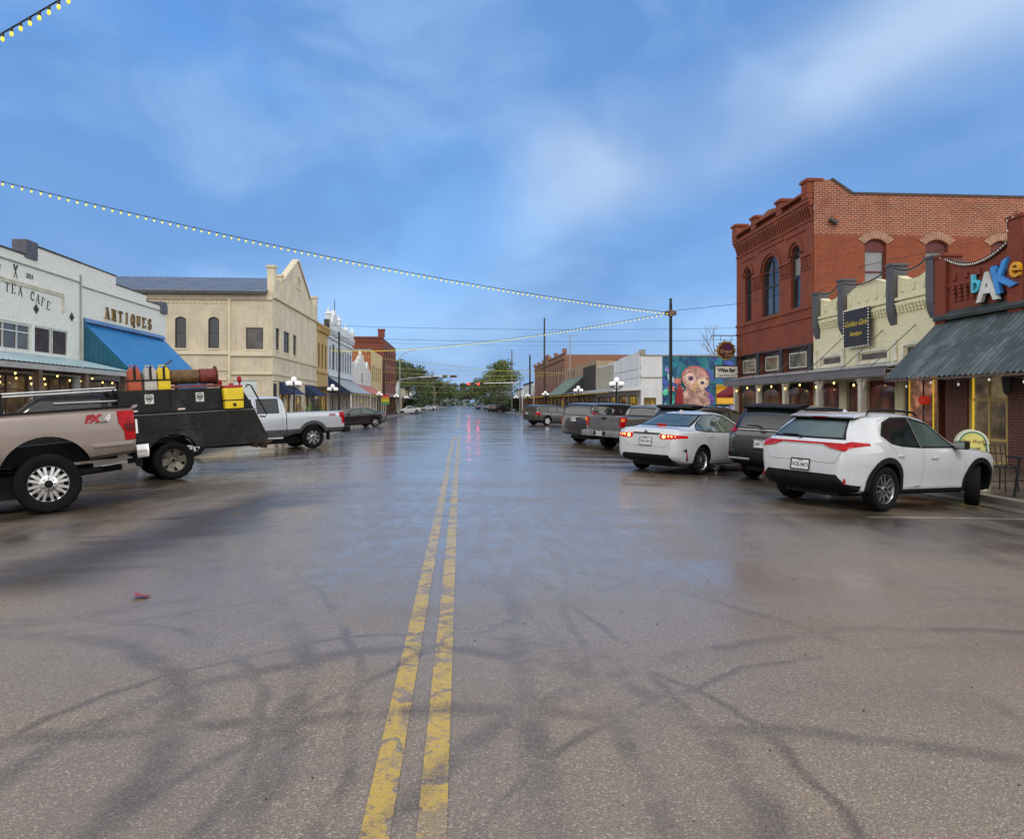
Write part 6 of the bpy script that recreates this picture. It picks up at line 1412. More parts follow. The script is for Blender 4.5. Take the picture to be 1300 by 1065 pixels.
mb = F_(R_); mb.box(95, 134, .003, .2, 7.6, 7.85); mb.box(95, 111.9, -.3, .12, 8.31, 8.5); mb.box(119.1, 134, -.3, .12, 8.31, 8.5)
for s in (95.4, 104, 111.6, 119.4, 127, 133.6): mb.box(s - .35, s + .35, -.3, .25, 8.52, 9.0)
mb.build('cornice', BRR, B)
for a, b, c, d in OPN: window(B, R_, a, b, c, d, 0, WOODW if c > 3 else WOODB, WGL if c > 3 else (LIT if int(a) % 3 == 0 else LITD), 2, 1, .15, .08)
awning(B, R_, 95.2, 133.8, 3.0, 2.65, 2.3, mat('brown_metal_awning', (.14, .09, .075), .6, .2, .15, 1))
posts(B, R_, [96 + i * 4.2 for i in range(10)], 2.15, WALK, 2.6, mat('brick_red_post', (.20, .07, .05), .7), .22)
# ------------------------------------------------------------------ road, kerbs, pavements and markings
def road_material(name, yellow=False, white=False):
    m = bpy.data.materials.new(name); t = NT(m); MATS[name] = m
    ob = t.n('TexCoord').outputs['Object']; sx = t.n('SeparateXYZ'); t.l(ob, sx.inputs[0]); X, Y, _ = sx.outputs
    agg = t.n('TexVoronoi'); agg.inputs['Scale'].default_value = 115; t.l(ob, agg.inputs['Vector'])
    agg2 = t.n('TexVoronoi'); agg2.inputs['Scale'].default_value = 170; t.l(ob, agg2.inputs['Vector'])
    fine = t.noise(ob, 90, 3, .6); mid = t.noise(ob, 1.3, 6, .6); big = t.noise(t.map(ob, (1, .6, 1)), .32, 5, .55, .3)
    # wetness: broken film, long along the street, patchy close to the viewer
    strk = t.noise(t.map(ob, (.85, .24, 1), (2.3, 7.1, 0)), .9, 9, .66, .7)
    acrs = t.noise(t.map(ob, (.16, .9, 1), (5.2, 1.4, 0)), 1.0, 8, .64, .5)
    wl = t.math('ADD', t.math('MULTIPLY', strk, .55), t.math('MULTIPLY', acrs, .45))
    lane = t.math('MULTIPLY', t.ramp(t.math('ABSOLUTE', t.math('SUBTRACT', X, -.1)), .6, 4.6, .13, 0), t.math('MULTIPLY', t.ramp(Y, 3.4, 6.0), t.ramp(Y, 26, 17)))
    side = t.math('MULTIPLY', t.ramp(X, 2.6, 5.2, 0, .05), t.ramp(Y, 20, 11))
    farw = t.ramp(Y, 9, 34, .015, .17)
    wv = t.math('SUBTRACT', t.math('ADD', t.math('ADD', wl, lane), farw), t.math('ADD', side, t.math('MULTIPLY', t.ramp(X, -2.0, -3.6, 0, .07), t.ramp(Y, 16, 11))))
    wet = t.ramp(wv, .455, .60)
    wet = t.math('MULTIPLY', wet, t.ramp(Y, 2.8, 6.6, .1, 1))
    wet = t.math('MULTIPLY', wet, t.math('MAXIMUM', t.ramp(t.noise(t.map(ob, (1, .35, 1)), 5, 7, .66, .6), .30, .60, .35, 1), t.ramp(Y, 9, 16)))
    damp = t.math('MAXIMUM', wet, t.math('MULTIPLY', t.ramp(wv, .34, .54), t.ramp(Y, 2.8, 7, .5, 1)))
    # stone chips in tar
    c = t.mix(t.ramp(agg.outputs['Distance'], .05, .75), hx(168, 153, 134), hx(120, 107, 92))
    sepc = t.n('SeparateColor'); t.l(agg.outputs['Color'], sepc.inputs[0])
    c = t.mix(t.ramp(sepc.outputs[0], .55, 1.0, 0, .75), c, hx(98, 89, 81)); c = t.mix(t.ramp(sepc.outputs[1], .84, .97, 0, .6), c, hx(205, 196, 182))
    c = t.mix(t.ramp(fine, .3, .75, 0, .5), c, hx(110, 98, 88))
    c = t.mix(t.ramp(big, .42, .68, 0, .38), c, hx(140, 117, 96))
    c = t.mix(t.ramp(mid, .48, .72, 0, .35), c, hx(94, 83, 75))
    # curved tyre scuffs and tar-rich bands close to the crossing
    dn = t.n('TexNoise'); dn.inputs['Scale'].default_value = 1.1; dn.inputs['Detail'].default_value = 3; t.l(ob, dn.inputs['Vector'])
    dv = t.n('VectorMath', operation='MULTIPLY_ADD'); t.l(dn.outputs['Color'], dv.inputs[0]); dv.inputs[1].default_value = (.32, .32, 0); t.l(ob, dv.inputs[2])
    tarm = None
    for cx, cy, R, w in ((-.05, 3.15, 1.5, .10), (20.6, 3.7, 20, .10), (-9.0, 3.2, 10, .08), (-2.95, 3.2, 2.0, .12), (-6.5, 3.2, 6, .11), (-.3, -3.75, 7.5, .09), (-1.2, 3.2, 4.2, .07), (3.4, 1.0, 3.9, .09), (-4.2, 9.6, 4.4, .12), (9.2, -2.6, 11.6, .05), (-.05, 3.15, 1.78, .04), (-2.95, 3.2, 2.35, .05), (-6.5, 3.2, 6.3, .045), (20.6, 3.7, 19.6, .05), (-9.0, 3.2, 10.4, .04), (3.4, 1.0, 3.55, .035), (-4.2, 9.6, 4.75, .05)):
        dd = t.n('VectorMath', operation='DISTANCE'); t.l(dv.outputs[0], dd.inputs[0]); dd.inputs[1].default_value = (cx - .12, cy - .12, 0)
        f = t.ramp(t.math('ABSOLUTE', t.math('SUBTRACT', dd.outputs['Value'], R)), w * .15, w * 1.2, 1, 0)
        tarm = f if tarm is None else t.math('MAXIMUM', tarm, f)
    brk = t.noise(ob, .9, 7, .7, .3)
    tarm = t.math('MULTIPLY', tarm, t.math('MULTIPLY', t.ramp(brk, .36, .60), t.ramp(Y, 7.5, 4.6)))
    tarm = t.math('MULTIPLY', tarm, t.ramp(fine, .25, .6, .45, 1))
    tarm = t.math('MULTIPLY', tarm, t.ramp(sepc.outputs[2], .0, .5, .5, 1))
    c = t.mix(t.math('MULTIPLY', tarm, .82), c, hx(50, 47, 48))
    # oily tyre sweep left of the lane and dark stall ground
    sw = t.math('ABSOLUTE', t.math('SUBTRACT', t.math('ADD', X, t.math('MULTIPLY', acrs, 2.4)), t.math('ADD', t.math('MULTIPLY', Y, .16), -3.7)))
    oil = t.math('MULTIPLY', t.ramp(sw, .1, 1.3, 1, 0), t.math('MULTIPLY', t.ramp(Y, 5.4, 6.6), t.ramp(Y, 14.5, 11.5)))
    oil = t.math('MULTIPLY', oil, t.ramp(X, -1.2, -2.2))
    stall = t.math('MULTIPLY', t.ramp(t.math('ABSOLUTE', X), 2.6, 6.2, 0, .95), t.math('MULTIPLY', t.ramp(Y, 5.5, 9.5), t.ramp(strk, .3, .6, .55, 1)))
    c = t.mix(.12, c, hx(150, 132, 116))
    crv = t.n('TexVoronoi', feature='DISTANCE_TO_EDGE'); crv.inputs['Scale'].default_value = 1.5
    wobv = t.n('VectorMath', operation='ADD'); t.l(ob, wobv.inputs[0]); nv = t.n('TexNoise'); nv.inputs['Scale'].default_value = 2.4; nv.inputs['Detail'].default_value = 4; t.l(ob, nv.inputs['Vector'])
    t.l(nv.outputs['Color'], wobv.inputs[1]); t.l(t.map(wobv.outputs[0], (1, 1.1, 1)), crv.inputs['Vector'])
    if yellow or white:
        pc = hx(196, 164, 72) if yellow else hx(176, 172, 164)
        pc = t.mix(t.ramp(mid, .3, .7, 0, .30), pc, hx(160, 132, 62) if yellow else hx(120, 114, 108))
        crk = t.math('MULTIPLY', t.ramp(crv.outputs['Distance'], .016, .05), t.ramp(t.noise(ob, 22, 6, .75), .36, .50))
        crk = t.math('MULTIPLY', crk, t.ramp(t.noise(ob, 3.4, 5, .65), .38, .50, .2, 1))
        crk = t.math('MULTIPLY', crk, t.math('SUBTRACT', 1.0, t.math('MULTIPLY', tarm, .75)))
        c = t.mix(t.math('MULTIPLY', crk, .92), c, pc)
    c = t.mix(t.math('MULTIPLY', damp, .12 if yellow else .42), c, hx(102, 88, 68))
    if not (yellow or white): c = t.mix(t.math('MAXIMUM', t.math('MULTIPLY', oil, .9), stall), c, hx(50, 41, 33))
    rough = t.math('SUBTRACT', .62, t.math('MULTIPLY', damp, .22))
    bs = t.math('MULTIPLY', t.math('SUBTRACT', 1.0, t.math('MULTIPLY', wet, .6)), t.ramp(Y, 3, 26, 1, .3))
    bn = t.n('Bump'); bn.inputs['Distance'].default_value = .006; t.l(t.math('MULTIPLY', bs, .6), bn.inputs['Strength'])
    t.l(t.math('ADD', t.math('MULTIPLY', agg.outputs['Distance'], -1.0), t.math('MULTIPLY', agg2.outputs['Distance'], -.5)), bn.inputs['Height'])
    p = t.out(c, rough, 0, bn.outputs[0], .4)
    # the water film itself
    ripple = t.bump(t.math('ADD', t.noise(t.map(ob, (1, .8, 1)), 3.3, 7, .7, 1.0), t.math('MULTIPLY', agg.outputs['Distance'], -.16)), .09, .02)
    t.l(t.math('MULTIPLY', t.math('MAXIMUM', wet, t.math('MULTIPLY', damp, .80)), .40 if yellow else .92), p.inputs['Coat Weight']); t.l(ripple, p.inputs['Coat Normal'])
    p.inputs['Coat IOR'].default_value = 1.52
    t.l(t.math('ADD', t.math('MULTIPLY', t.math('SUBTRACT', 1.0, wet), .17), t.math('SUBTRACT', t.ramp(acrs, .35, .65, .29, .11), t.ramp(Y, 11, 26, 0, .07))), p.inputs['Coat Roughness'])
    return m
def struct(mb, name, m, **k):
    o = mb.build(name, m, None, **k); o['kind'] = 'structure'; return o
ROADM = road_material('wet_asphalt')
mb = MB(); xs = [-9.5 + i * .5 for i in range(39)]; ys = [-12, -6, -2, 1, 3, 5, 7, 9, 12, 15, 20, 26, 33, 42, 60, 90, 140, 220, 400, 900]
mb.grid([[(x, y, gz(x)) for x in xs] for y in ys]); struct(mb, 'road', ROADM, smooth=180)
mb = MB(); mb.grid([[(x, y, -.302) for x in (-60, -30, -9.4)] for y in (37.2, 44)]); mb.grid([[(x, y, -.302) for x in (9.1, 30, 60)] for y in (37.2, 44)]); struct(mb, 'side_street', ROADM)
mb = MB(); mb.grid([[(x, y, -.42) for x in (-4000, -60, 60, 4000)] for y in (-300, 0, 300, 5000)]); struct(mb, 'ground', mat('rough_ground', (.07, .075, .045), .95, 0, .3, .05))
PAV = mat('damp_concrete_pavement', (.135, .105, .08), .38, 0, .25, .9, .3, 50, rvar=.4)
KERB = mat('worn_kerb', (.22, .20, .175), .6, 0, .25, 1.5, .3, 40, streak=.2)
for sgn in (-1, 1):
    for y0, y1 in ((-12, 37.2), (44, 420)):
        xo = 9.5; xi = 30 
        mb = MB(); a, b = sorted((sgn * (xo + .16), sgn * 31)); mb.box(a, b, y0, y1, -.4, WALK); struct(mb, 'pavement', PAV)
        mb = MB(); a, b = sorted((sgn * (xo - .05), sgn * (xo + .16))); mb.box(a, b, y0, y1, -.4, WALK + .004); struct(mb, 'kerb', KERB, bevel=.025)
        mb = MB(); a, b = sorted((sgn * (xo - .40), sgn * (xo - .052))); mb.box(a, b, y0, y1, -.42, -.270); struct(mb, 'gutter', mat('wet_gutter_concrete', (.16, .145, .13), .25, 0, .25, 1.5))
YM = road_material('worn_yellow_paint', yellow=True); WM = road_material('worn_white_paint', white=True)
def stripe(name, P, w, m, z=.004, n=1):
    mb = MB(); rows = []
    for i, (x, y) in enumerate(P):
        a = Vector(P[max(i - 1, 0)]); b = Vector(P[min(i + 1, len(P) - 1)]); d = (b - a).normalized(); q = Vector((d.y, -d.x)) * w / 2
        rows.append([(x - q.x, y - q.y, gz(x - q.x) + z), (x + q.x, y + q.y, gz(x + q.x) + z)])
    mb.grid(rows); o = struct(mb, name, m); return o
seg = lambda a, b, n: [(a[0] + (b[0] - a[0]) * i / n, a[1] + (b[1] - a[1]) * i / n) for i in range(n + 1)]
for s in (-1, 1):
    stripe('lane_line', seg((-.2 + s * .098, -6), (-.2 + s * .098, 17.4), 20), .105, YM)
    stripe('lane_line', seg((-.2 + s * .115, 17.5), (-.2 + s * .115, 34), 12), .13, YM)
    stripe('lane_line', seg((-.2 + s * .12, 44.5), (-.2 + s * .12, 110), 8), .13, YM)
    stripe('lane_line', seg((-.2 + s * .12, 132), (-.2 + s * .12, 500), 8), .13, YM)
stripe('stop_line', seg((-4.5, 38.5), (5, 38.5), 12), .30, WM)
stripe('stop_line', seg((.2, 111), (6, 111), 10), .5, WM)
for k in range(7):
    y = 9.75 + k * 3.3
    if k in (0, 1, 2, 4): stripe('stall_line', [(x, y + (x - 5.8) * (.30 if k else .16)) for x in (5.8, 6.6, 7.4, 8.2, 9.05)], .09, WM)
    stripe('stall_line', [(-x, y + 4.2 - (x - 5.9) * .36) for x in (5.9, 6.7, 7.5, 8.3, 9.05)], .10, WM)
mb = MB(); mb.prism([(-9.4, -.27), (-8.2, -.20), (-7.4, -.16), (-7.1, -.19)], 'y', 41.2, 43.8); mb.bx((-7.9, 42.4, -.16), (1.5, 2.0, .10)); struct(mb, 'kerb_island', CONC, bevel=.03)
# scrap of red litter and small stones lying about
mb = MB(); rg = random.Random(5)
mb.grid([[(-2.56 + .06 * i + rg.uniform(-.02, .02), 5.70 + .05 * j + rg.uniform(-.02, .02), gz(-2.5) + .012 + rg.uniform(0, .02)) for i in range(3)] for j in range(3)])
single(mb, 'litter', mat('red_litter', (.35, .02, .03), .4), 'small crumpled red scrap lying on the wet road at the left', 'litter', (-2.5, 5.75, gz(-2.5)), smooth=60)
mb = MB()
for i in range(70):
    y = 2.5 + 9 * rg.random() ** 1.3; x = rg.uniform(-.75, .85) * y; r = rg.uniform(.003, .0065)
    if abs(x) < 9: mb.ball((x, y, gz(x) + r * .5), r, 5, 4, .6)
o = mb.build('gravel', mat('dark_grit', (.03, .028, .026), .8), None); o['kind'] = 'stuff'
# ------------------------------------------------------------------ street furniture
IRON = mat('black_iron', (.014, .014, .015), .45, .2, .2, 6)
GLOBE = mat('white_globe', (.78, .79, .80), .25, 0, .03, 4, emis=(1., .98, .95), es=.28)
def lamp_at(o, x, y): o.location = (x, y, WALK)
lp = thing('street_lamp', '', 'street lamp', (0, 0, 0))
mb = MB(); mb.lathe([(.19, 0), (.19, .12), (.14, .2), (.12, .5), (.075, .62), (.062, .7), (.05, 2.55), (.07, 2.6), (.05, 2.66), (.04, 2.95)], n=14); mb.build('pole', IRON, lp, smooth=40)
for k in range(4):
    a = PI / 4 + k * PI / 2; c_, s_ = cos(a), sin(a)
    mb = MB(); mb.tube([(0, 0, 2.62), (c_ * .18, s_ * .18, 2.60), (c_ * .34, s_ * .34, 2.66), (c_ * .38, s_ * .38, 2.74)], .022, 8); ar = mb.build('arm', IRON, lp, smooth=50)
    mb = MB(); mb.lathe([(.10, 2.74), (.12, 2.79), (.08, 2.82)], (c_ * .38, s_ * .38, 0), 'z', 10); mb.build('fitter', IRON, ar)
    mb = MB(); mb.ball((c_ * .38, s_ * .38, 2.93), .165, 16, 10); mb.build('globe', GLOBE, ar, smooth=180)
mb = MB(); mb.lathe([(.07, 2.95), (.11, 2.99), (.07, 3.02)], n=10); mb.build('fitter', IRON, lp)
mb = MB(); mb.ball((0, 0, 3.19), .175, 16, 10); mb.build('globe', GLOBE, lp, smooth=180)
LPS = [(-10.4, 45.2, 'globe street lamp rising behind the silver crew cab pickup'), (-11.0, 62, 'globe street lamp in front of the ochre building on the left'), (-11.0, 97, 'globe street lamp beside the faded pink awning'),
       (9.9, 44.6, 'globe street lamp nearest the owl mural, over the dark parked cars'), (11.0, 66, 'globe street lamp before the dark sided shop on the right'), (11.0, 92, 'globe street lamp at the far end of the sage green awning'),
       (-10.6, 118, 'globe street lamp near the far crossing on the left'), (10.6, 112, 'globe street lamp near the far crossing on the right'), (-10.6, 140, 'globe street lamp beyond the far crossing on the left'), (10.6, 136, 'globe street lamp beyond the far crossing on the right')]
for i, (x, y, lab) in enumerate(LPS):
    o = lp if i == 0 else copy_tree(lp)
    tag(o, lab, 'street lamp', 'globe street lamps along the kerbs'); lamp_at(o, x, y)
# poles
def pole(name, label, x, y, h, r0, r1, m, cat='pole', extra=None):
    p = thing(name, label, cat, (x, y, WALK)); mb = MB(); mb.tube([(x, y, WALK), (x, y, h)], [r0, r1], 10); mb.build('shaft', m, p, smooth=60)
    if extra: extra(p)
    return p
def px_(p):
    mb = MB(); mb.lathe([(.03, 0), (.07, .05), (.05, .14), (.09, .17), (.02, .26)], (9.8, 32.6, 6.20), 'z', 8); mb.build('finial', IRON, p)
    mb = MB(); mb.box(9.55, 10.05, 32.5, 32.7, 5.66, 5.84); mb.lathe([(.11, 5.6), (.11, 5.9)], (9.8, 32.6, 0), 'z', 10); mb.build('cable_clamp', mat('weathered_timber', (.1, .1, .1)), p)
pole('light_pole', 'tall black pole holding the festoon light strings in front of the mural', 9.8, 32.6, 6.2, .085, .07, IRON, extra=px_)
pole('light_pole', 'thin black pole in front of the ochre building on the left', -11.2, 66.5, 8.2, .10, .08, IRON)
pole('light_pole', 'thin black pole at the end of the faded pink awning', -11.2, 105, 8.4, .12, .10, IRON)
def ant(p):
    mb = MB(); mb.tube([(11.4, 78, 9.0), (12.9, 78, 9.15)], .02, 5)
    for i in range(6): mb.tube([(11.5 + i * .26, 77.4, 9.02 + i * .02), (11.5 + i * .26, 78.6, 9.02 + i * .02)], .012, 4)
    mb.build('aerial_elements', mat('grey_aluminium', (.3, .3, .31), .4, .8), p)
    mb = MB()
    for k in range(8): mb.tube([(12.1 - .12, 78, 6.2 + k * .32), (12.1 + .12, 78, 6.36 + k * .32)], .012, 4)
    mb.build('lattice', mat('grey_aluminium', (.3, .3, .31)), p)
AN = thing('roof_aerial', 'television aerial on a lattice mast above the dark sided shop', 'aerial', (12.1, 78, 6.0))
mb = MB(); mb.tube([(12.0, 78, 4.0), (12.08, 78, 9.2)], .03, 6); mb.tube([(12.2, 78, 4.0), (12.12, 78, 9.0)], .03, 6); mb.build('mast', mat('grey_aluminium', (.3, .3, .31)), AN); ant(AN)
pole('utility_pole', 'tall slim timber utility pole above the long brick row', 12.3, 104, 14.2, .17, .11, mat('dark_pole_timber', (.05, .04, .035), .9), 'utility pole')
def xarm(p):
    mb = MB(); mb.box(7.0, 9.4, 119.9, 120.1, 10.4, 10.6); mb.build('cross_arm', mat('dark_pole_timber', (.05, .04, .035)), p)
pole('utility_pole', 'leaning grey utility pole near the far crossing on the right', 10.8, 150, 13, .18, .12, mat('grey_pole_timber', (.13, .12, .11), .9), 'utility pole')
pole('utility_pole', 'short black pole on the brick row roof line', 12.2, 125, 10.2, .16, .14, IRON, 'utility pole')
def cobra(p):
    x, y = p.location.x, p.location.y
    mb = MB(); mb.tube([(x, y, 9.2), (x + .6, y, 9.9), (x + 2.0, y, 10.6)], .05, 6); a = mb.build('arm', GALV, p)
    mb = MB(); mb.bx((x + 2.3, y, 10.6), (.8, .25, .14)); mb.build('lamp_head', GALV, a, bevel=.03)
GALV = mat('galvanised_steel', (.34, .35, .36), .4, .7, .1, 3)
pole('signal_pole', 'galvanised pole with curved lamp arm at the far crossing', -10.2, 120, 9.3, .12, .09, GALV, 'pole', cobra)
# traffic signals on a span across the far crossing
REDSIG = mat('lit_red_signal', (.9, .05, .02), .3, emis=(1., .004, .004), es=70)
def signal(label, x, y, z, lit):
    s = thing('traffic_signal', label, 'traffic light', (x, y, z), 'horizontal traffic signals over the far crossing')
    mb = MB(); mb.bx((x, y, z), (1.15, .22, .40)); mb.build('housing', mat('signal_brown', (.10, .045, .02), .5) if lit else mat('signal_back', (.085, .05, .03), .6), s, bevel=.03)
    for k in range(3):
        mb = MB(); mb.lathe([(.001, -.125), (.13, -.125), (.13, -.115)], (x + (k - 1) * .36, y, z), 'y', 16); l = mb.build('lens', REDSIG if (lit and k == 0) else mat('dead_lens', (.05, .03, .02), .3), s)
        mb = MB(); mb.grid([[(x + (k - 1) * .36 + .15 * cos(a), y + d, z + .15 * sin(a)) for a in [PI * (i / 10 * 1.3 - .15) for i in range(11)]] for d in (-.11, -.30)]); mb.build('visor', mat('signal_back', (.08, .05, .03)), l)
for lab, x, y, z, lit in (('dark horizontal traffic signal, leftmost of the three high over the far crossing', -4.4, 122, 6.0, 0), ('dark horizontal traffic signal, rightmost of the three high ones', -1.25, 122, 6.25, 0), ('glowing red traffic signal nearer the middle of the street', 1.75, 122, 5.0, 1), ('glowing red traffic signal nearer the right kerb', 3.35, 122, 4.95, 1)): signal(lab, x, y, z, lit)
SG = thing('street_sign', 'small green street name board between the dark signals', 'sign', (-2.7, 122, 6.2))
mb = MB(); mb.box(-3.1, -2.3, 121.95, 122.05, 5.95, 6.5); mb.build('board', mat('dull_green_board', (.05, .07, .05), .5), SG)
MA = thing('mast_arm', 'galvanised mast arm carrying the dark signals from the left pole', 'signal arm', (-10.2, 120.6, 6.3)); mb = MB(); mb.tube([(-10.2, 120.2, 5.6), (-7, 122.2, 6.1), (-.4, 122.2, 6.4)], [.1, .08, .05], 8); mb.build('arm', GALV, MA)
MA = thing('mast_arm', 'galvanised mast arm carrying the glowing red signals from the right', 'signal arm', (10.2, 122.2, 5.0)); mb = MB(); mb.tube([(10.2, 122.2, WALK), (10.2, 122.2, 5.4)], .12, 8); mb.tube([(10.2, 122.25, 5.2), (1.0, 122.25, 5.05)], [.09, .05], 8); mb.build('arm', GALV, MA)
# festoon strings across the street
FS = 'festoon light strings across the street'
P0 = (9.8, 32.6, 5.78)
bulb_row('light_string', 'festoon of yellow bulbs sweeping from the upper left to the black pole', [(-13.4, 21.4, 7.95), P0], group=FS, r=.030, sag=.42, every=.23, drop=.04, wr=.010)
bulb_row('light_string', 'nearest festoon of yellow bulbs crossing the top left corner', [(-11.5, 12.45, 5.2), (6.0, 3.7, 8.7)], group=FS, r=.024, sag=.0, every=.18, drop=.05, wr=.011)
bulb_row('light_string', 'festoon of yellow bulbs rising from the pale blue building to the black pole', [(-13.2, 73.0, 7.0), P0], group=FS, r=.030, sag=.65, every=.3, drop=.02, wr=.010)
for lab, y0, y1, za, zb, xe in (('festoon of yellow bulbs from the pale blue cornice towards the right row', 76, 92, 7.1, 5.6, 13.8), ('festoon of yellow bulbs before the dark red brick building', 106, 112, 7.2, 7.0, 13.8), ('festoon of yellow bulbs just before the far crossing', 98, 116, 6.2, 6.4, 13.6), ('festoon of yellow bulbs lowest over the far crossing', 112, 96, 5.0, 5.6, 13.6), ('festoon of yellow bulbs beyond the far crossing', 150, 150, 5.6, 5.6, 13), ('most distant festoon of yellow bulbs under the trees', 165, 165, 4.6, 4.6, 13)):
    bulb_row('light_string', lab, [(-13.3, y0, za), (xe, y1, zb)], group=FS, r=.030, sag=.5, every=.32, drop=.01, wr=.014)
for nm, pts, ev, sg in (('warm bulbs strung under the pale canopy of the tea cafe', [(-11.95, 12 + i * 2.0, 2.42) for i in range(8)], .42, .12), ('second row of warm bulbs against the tea cafe wall', [(-13.0, 13 + i * 2.2, 2.35) for i in range(6)], .5, .16)):
    bulb_row('light_string', nm, pts, group='warm bulbs under awnings', r=.024, every=ev * 1.3, sag=sg, bm=WARM, wr=.006)
bulb_row('light_string', 'warm bulbs under the grey and pink awnings on the left', [(-11.3, 73.8, 2.62), (-11.3, 89.5, 2.62), (-11.3, 107.5, 2.66)], group='warm bulbs under awnings', r=.028, every=.8, wr=.006, bm=mat('gold_bulb', (.8, .6, .1), .3, emis=(1, .68, .06), es=1.0), drop=.02)
bulb_row('light_string', 'warm bulbs under the flat canopy of boutique and tall red building', [(12.45, 20.5 + i * 2.4, 2.30) for i in range(6)], group='warm bulbs under awnings', r=.03, every=1.15, sag=.1, bm=WARM, wr=.006)
bulb_row('light_string', 'white bulbs along the corrugated bakery awning edge', [(12.25, 9.5 + i * 2.05, 2.16) for i in range(6)], group='warm bulbs under awnings', r=.03, every=.75, sag=.08, bm=WHTB, wr=.006)
bulb_row('light_string', 'warm bulbs under the white canopy beside the mural', [(11.7, 55, 2.5), (11.7, 72.5, 2.5), (11.6, 94, 2.5)], group='warm bulbs under awnings', r=.026, every=.95, bm=mat('gold_bulb', (.8, .6, .1)), drop=.02, wr=.006)
bulb_row('light_string', 'warm bulbs along the awning of the long brick row', [(11.6, 95.5, 2.62), (11.6, 133, 2.62)], group='warm bulbs under awnings', r=.03, every=1.2, bm=mat('gold_bulb', (.8, .6, .1)), drop=.02, wr=.006)
# overhead power lines
for i, (y, z0, z1) in enumerate(((70, 9.6, 9.2), (71, 8.5, 8.1), (124, 12.6, 12.0))):
    o = thing('power_line', ('uppermost thin power line crossing the sky over the street', 'middle thin power line crossing the sky over the street', 'lowest thin power line, near the far crossing')[i], 'power line', (-25, y, z0))
    mb = MB(); mb.tube([(-26 + k * 6, y, z0 + (z1 - z0) * k / 9 - .5 * 4 * (k / 9) * (1 - k / 9)) for k in range(10)], .016, 4); mb.build('cable', CABLE, o)
o = thing('power_line', 'thin cable running from the black pole to the tall red building', 'power line', (9.8, 32.6, 5.8))
mb = MB(); mb.tube([(9.8, 32.6, 5.85), (12.5, 31, 6.0), (XR, 30, 6.3), (16, 27.1, 7.0), (20.6, 27.1, 8.0)], .011, 5); mb.build('cable', CABLE, o)
# pavement board, cafe furniture and parasols near the bakery
SB = thing('sandwich_board', 'round topped yellow pavement board with green edge beside the white crossover', 'sandwich board', (9.85, 13.05, WALK))
def board(mb, w, h, y, th, r, g=0):
    P = [(-w + g, g), (w - g, g), (w - g, h - w)] + [((w - g) * cos(PI * i / 16), h - w + (w - g) * sin(PI * i / 16)) for i in range(17)] + [(-w + g, h - w)]
    mb.prism(P, 'y', y, y + th)
Rz = Matrix.Rotation(math.radians(-26), 3, 'Z'); 
def sbfn(tilt, base):
    def f(x, y, z):
        p = Rz @ (Matrix.Rotation(tilt, 3, 'X') @ Vector((x, y, z)) + Vector((0, base, 0))); return (9.85 + p.x, 13.05 + p.y, WALK + p.z)
    return f
for tl, bs, nm in ((-.10, -.20, 'front_panel'), (.10, .20, 'back_panel')):
    mb = MB(sbfn(tl, bs)); board(mb, .27, 1.16, 0, .03, 0); fp = mb.build(nm, mat('pale_board', (.55, .56, .44), .5), SB)
    if nm == 'front_panel':
        mb = MB(sbfn(tl, bs)); board(mb, .27, 1.16, -.006, .005, 0, .035); mb.build('green_edge', mat('green_edge_paint', (.03, .15, .11), .5), fp)
        mb = MB(sbfn(tl, bs)); board(mb, .27, 1.16, -.012, .005, 0, .065); mb.build('yellow_face', mat('yellow_board_face', (.52, .48, .13), .5), fp)
        for tx, z, sz, mm, sh in (('Olde World', .93, .115, mat('red_brown_script', (.16, .05, .02), .5), .35), ('BAKERY & CAFE', .80, .048, TXK, 0), ('BREAKFAST', .58, .105, TXK, 0), ('LUNCH', .42, .105, TXK, 0)):
            V, F = text_geo(tx, sz, .002, sh, .001); mb = MB(sbfn(tl, bs)); mb.add([(x * .72, -.015 - zz, z + y) for x, y, zz in V], F); mb.build('lettering', mm, fp)
for s in (-.24, .24):
    mb = MB(sbfn(-.10, -.20)); mb.box(s - .02, s + .02, .0, .03, -.02, .3); mb.build('leg', WOODB, SB)
def chair(label, x, y, rz, group, first=None):
    c = thing('cafe_chair', label, 'chair', (0, 0, 0), group)
    mb = MB(); mb.lathe([(.001, .45), (.2, .45), (.21, .465), (.2, .48), (.001, .48)], n=20); mb.build('seat', IRON, c, smooth=40)
    for sx, sy in ((-.16, -.16), (.16, -.16), (-.15, .16), (.15, .16)):
        mb = MB(); mb.tube([(sx * .9, sy * .9, .46), (sx * 1.1, sy * 1.15, 0)], .012, 7); mb.build('leg', IRON, c)
    mb = MB(); mb.tube([(-.17, .16, .46), (-.20, .24, .88), (.20, .24, .88), (.17, .16, .46)], .012, 7)
    for k in range(3): mb.tube([(-.1 + k * .1, .17, .5), (-.1 + k * .1, .235, .87)], .008, 5)
    mb.tube([(-.19, .21, .72), (.19, .21, .72)], .010, 5); mb.build('backrest', IRON, c)
    mb = MB(); mb.tube([(-.16, -.17, .18), (.16, -.17, .18)], .008, 5); mb.tube([(-.15, .17, .18), (.15, .17, .18)], .008, 5); mb.build('stretcher', IRON, c)
    c.location = (x, y, WALK); c.rotation_euler = (0, 0, rz); return c
CG = 'black iron cafe chairs outside the bakery'
chair('black iron cafe chair right behind the yellow pavement board', 10.25, 12.75, 1.9, CG)
chair('black iron cafe chair tucked against the bakery window', 12.2, 13.9, .4, CG)
chair('black iron cafe chair on the near side of the cafe table', 10.75, 11.95, 2.5, CG)
T = thing('cafe_table', 'black slatted cafe table on crossed legs outside the bakery', 'table', (10.15, 11.6, WALK)); tx0, ty0 = 10.15, 11.6
mb = MB(); 
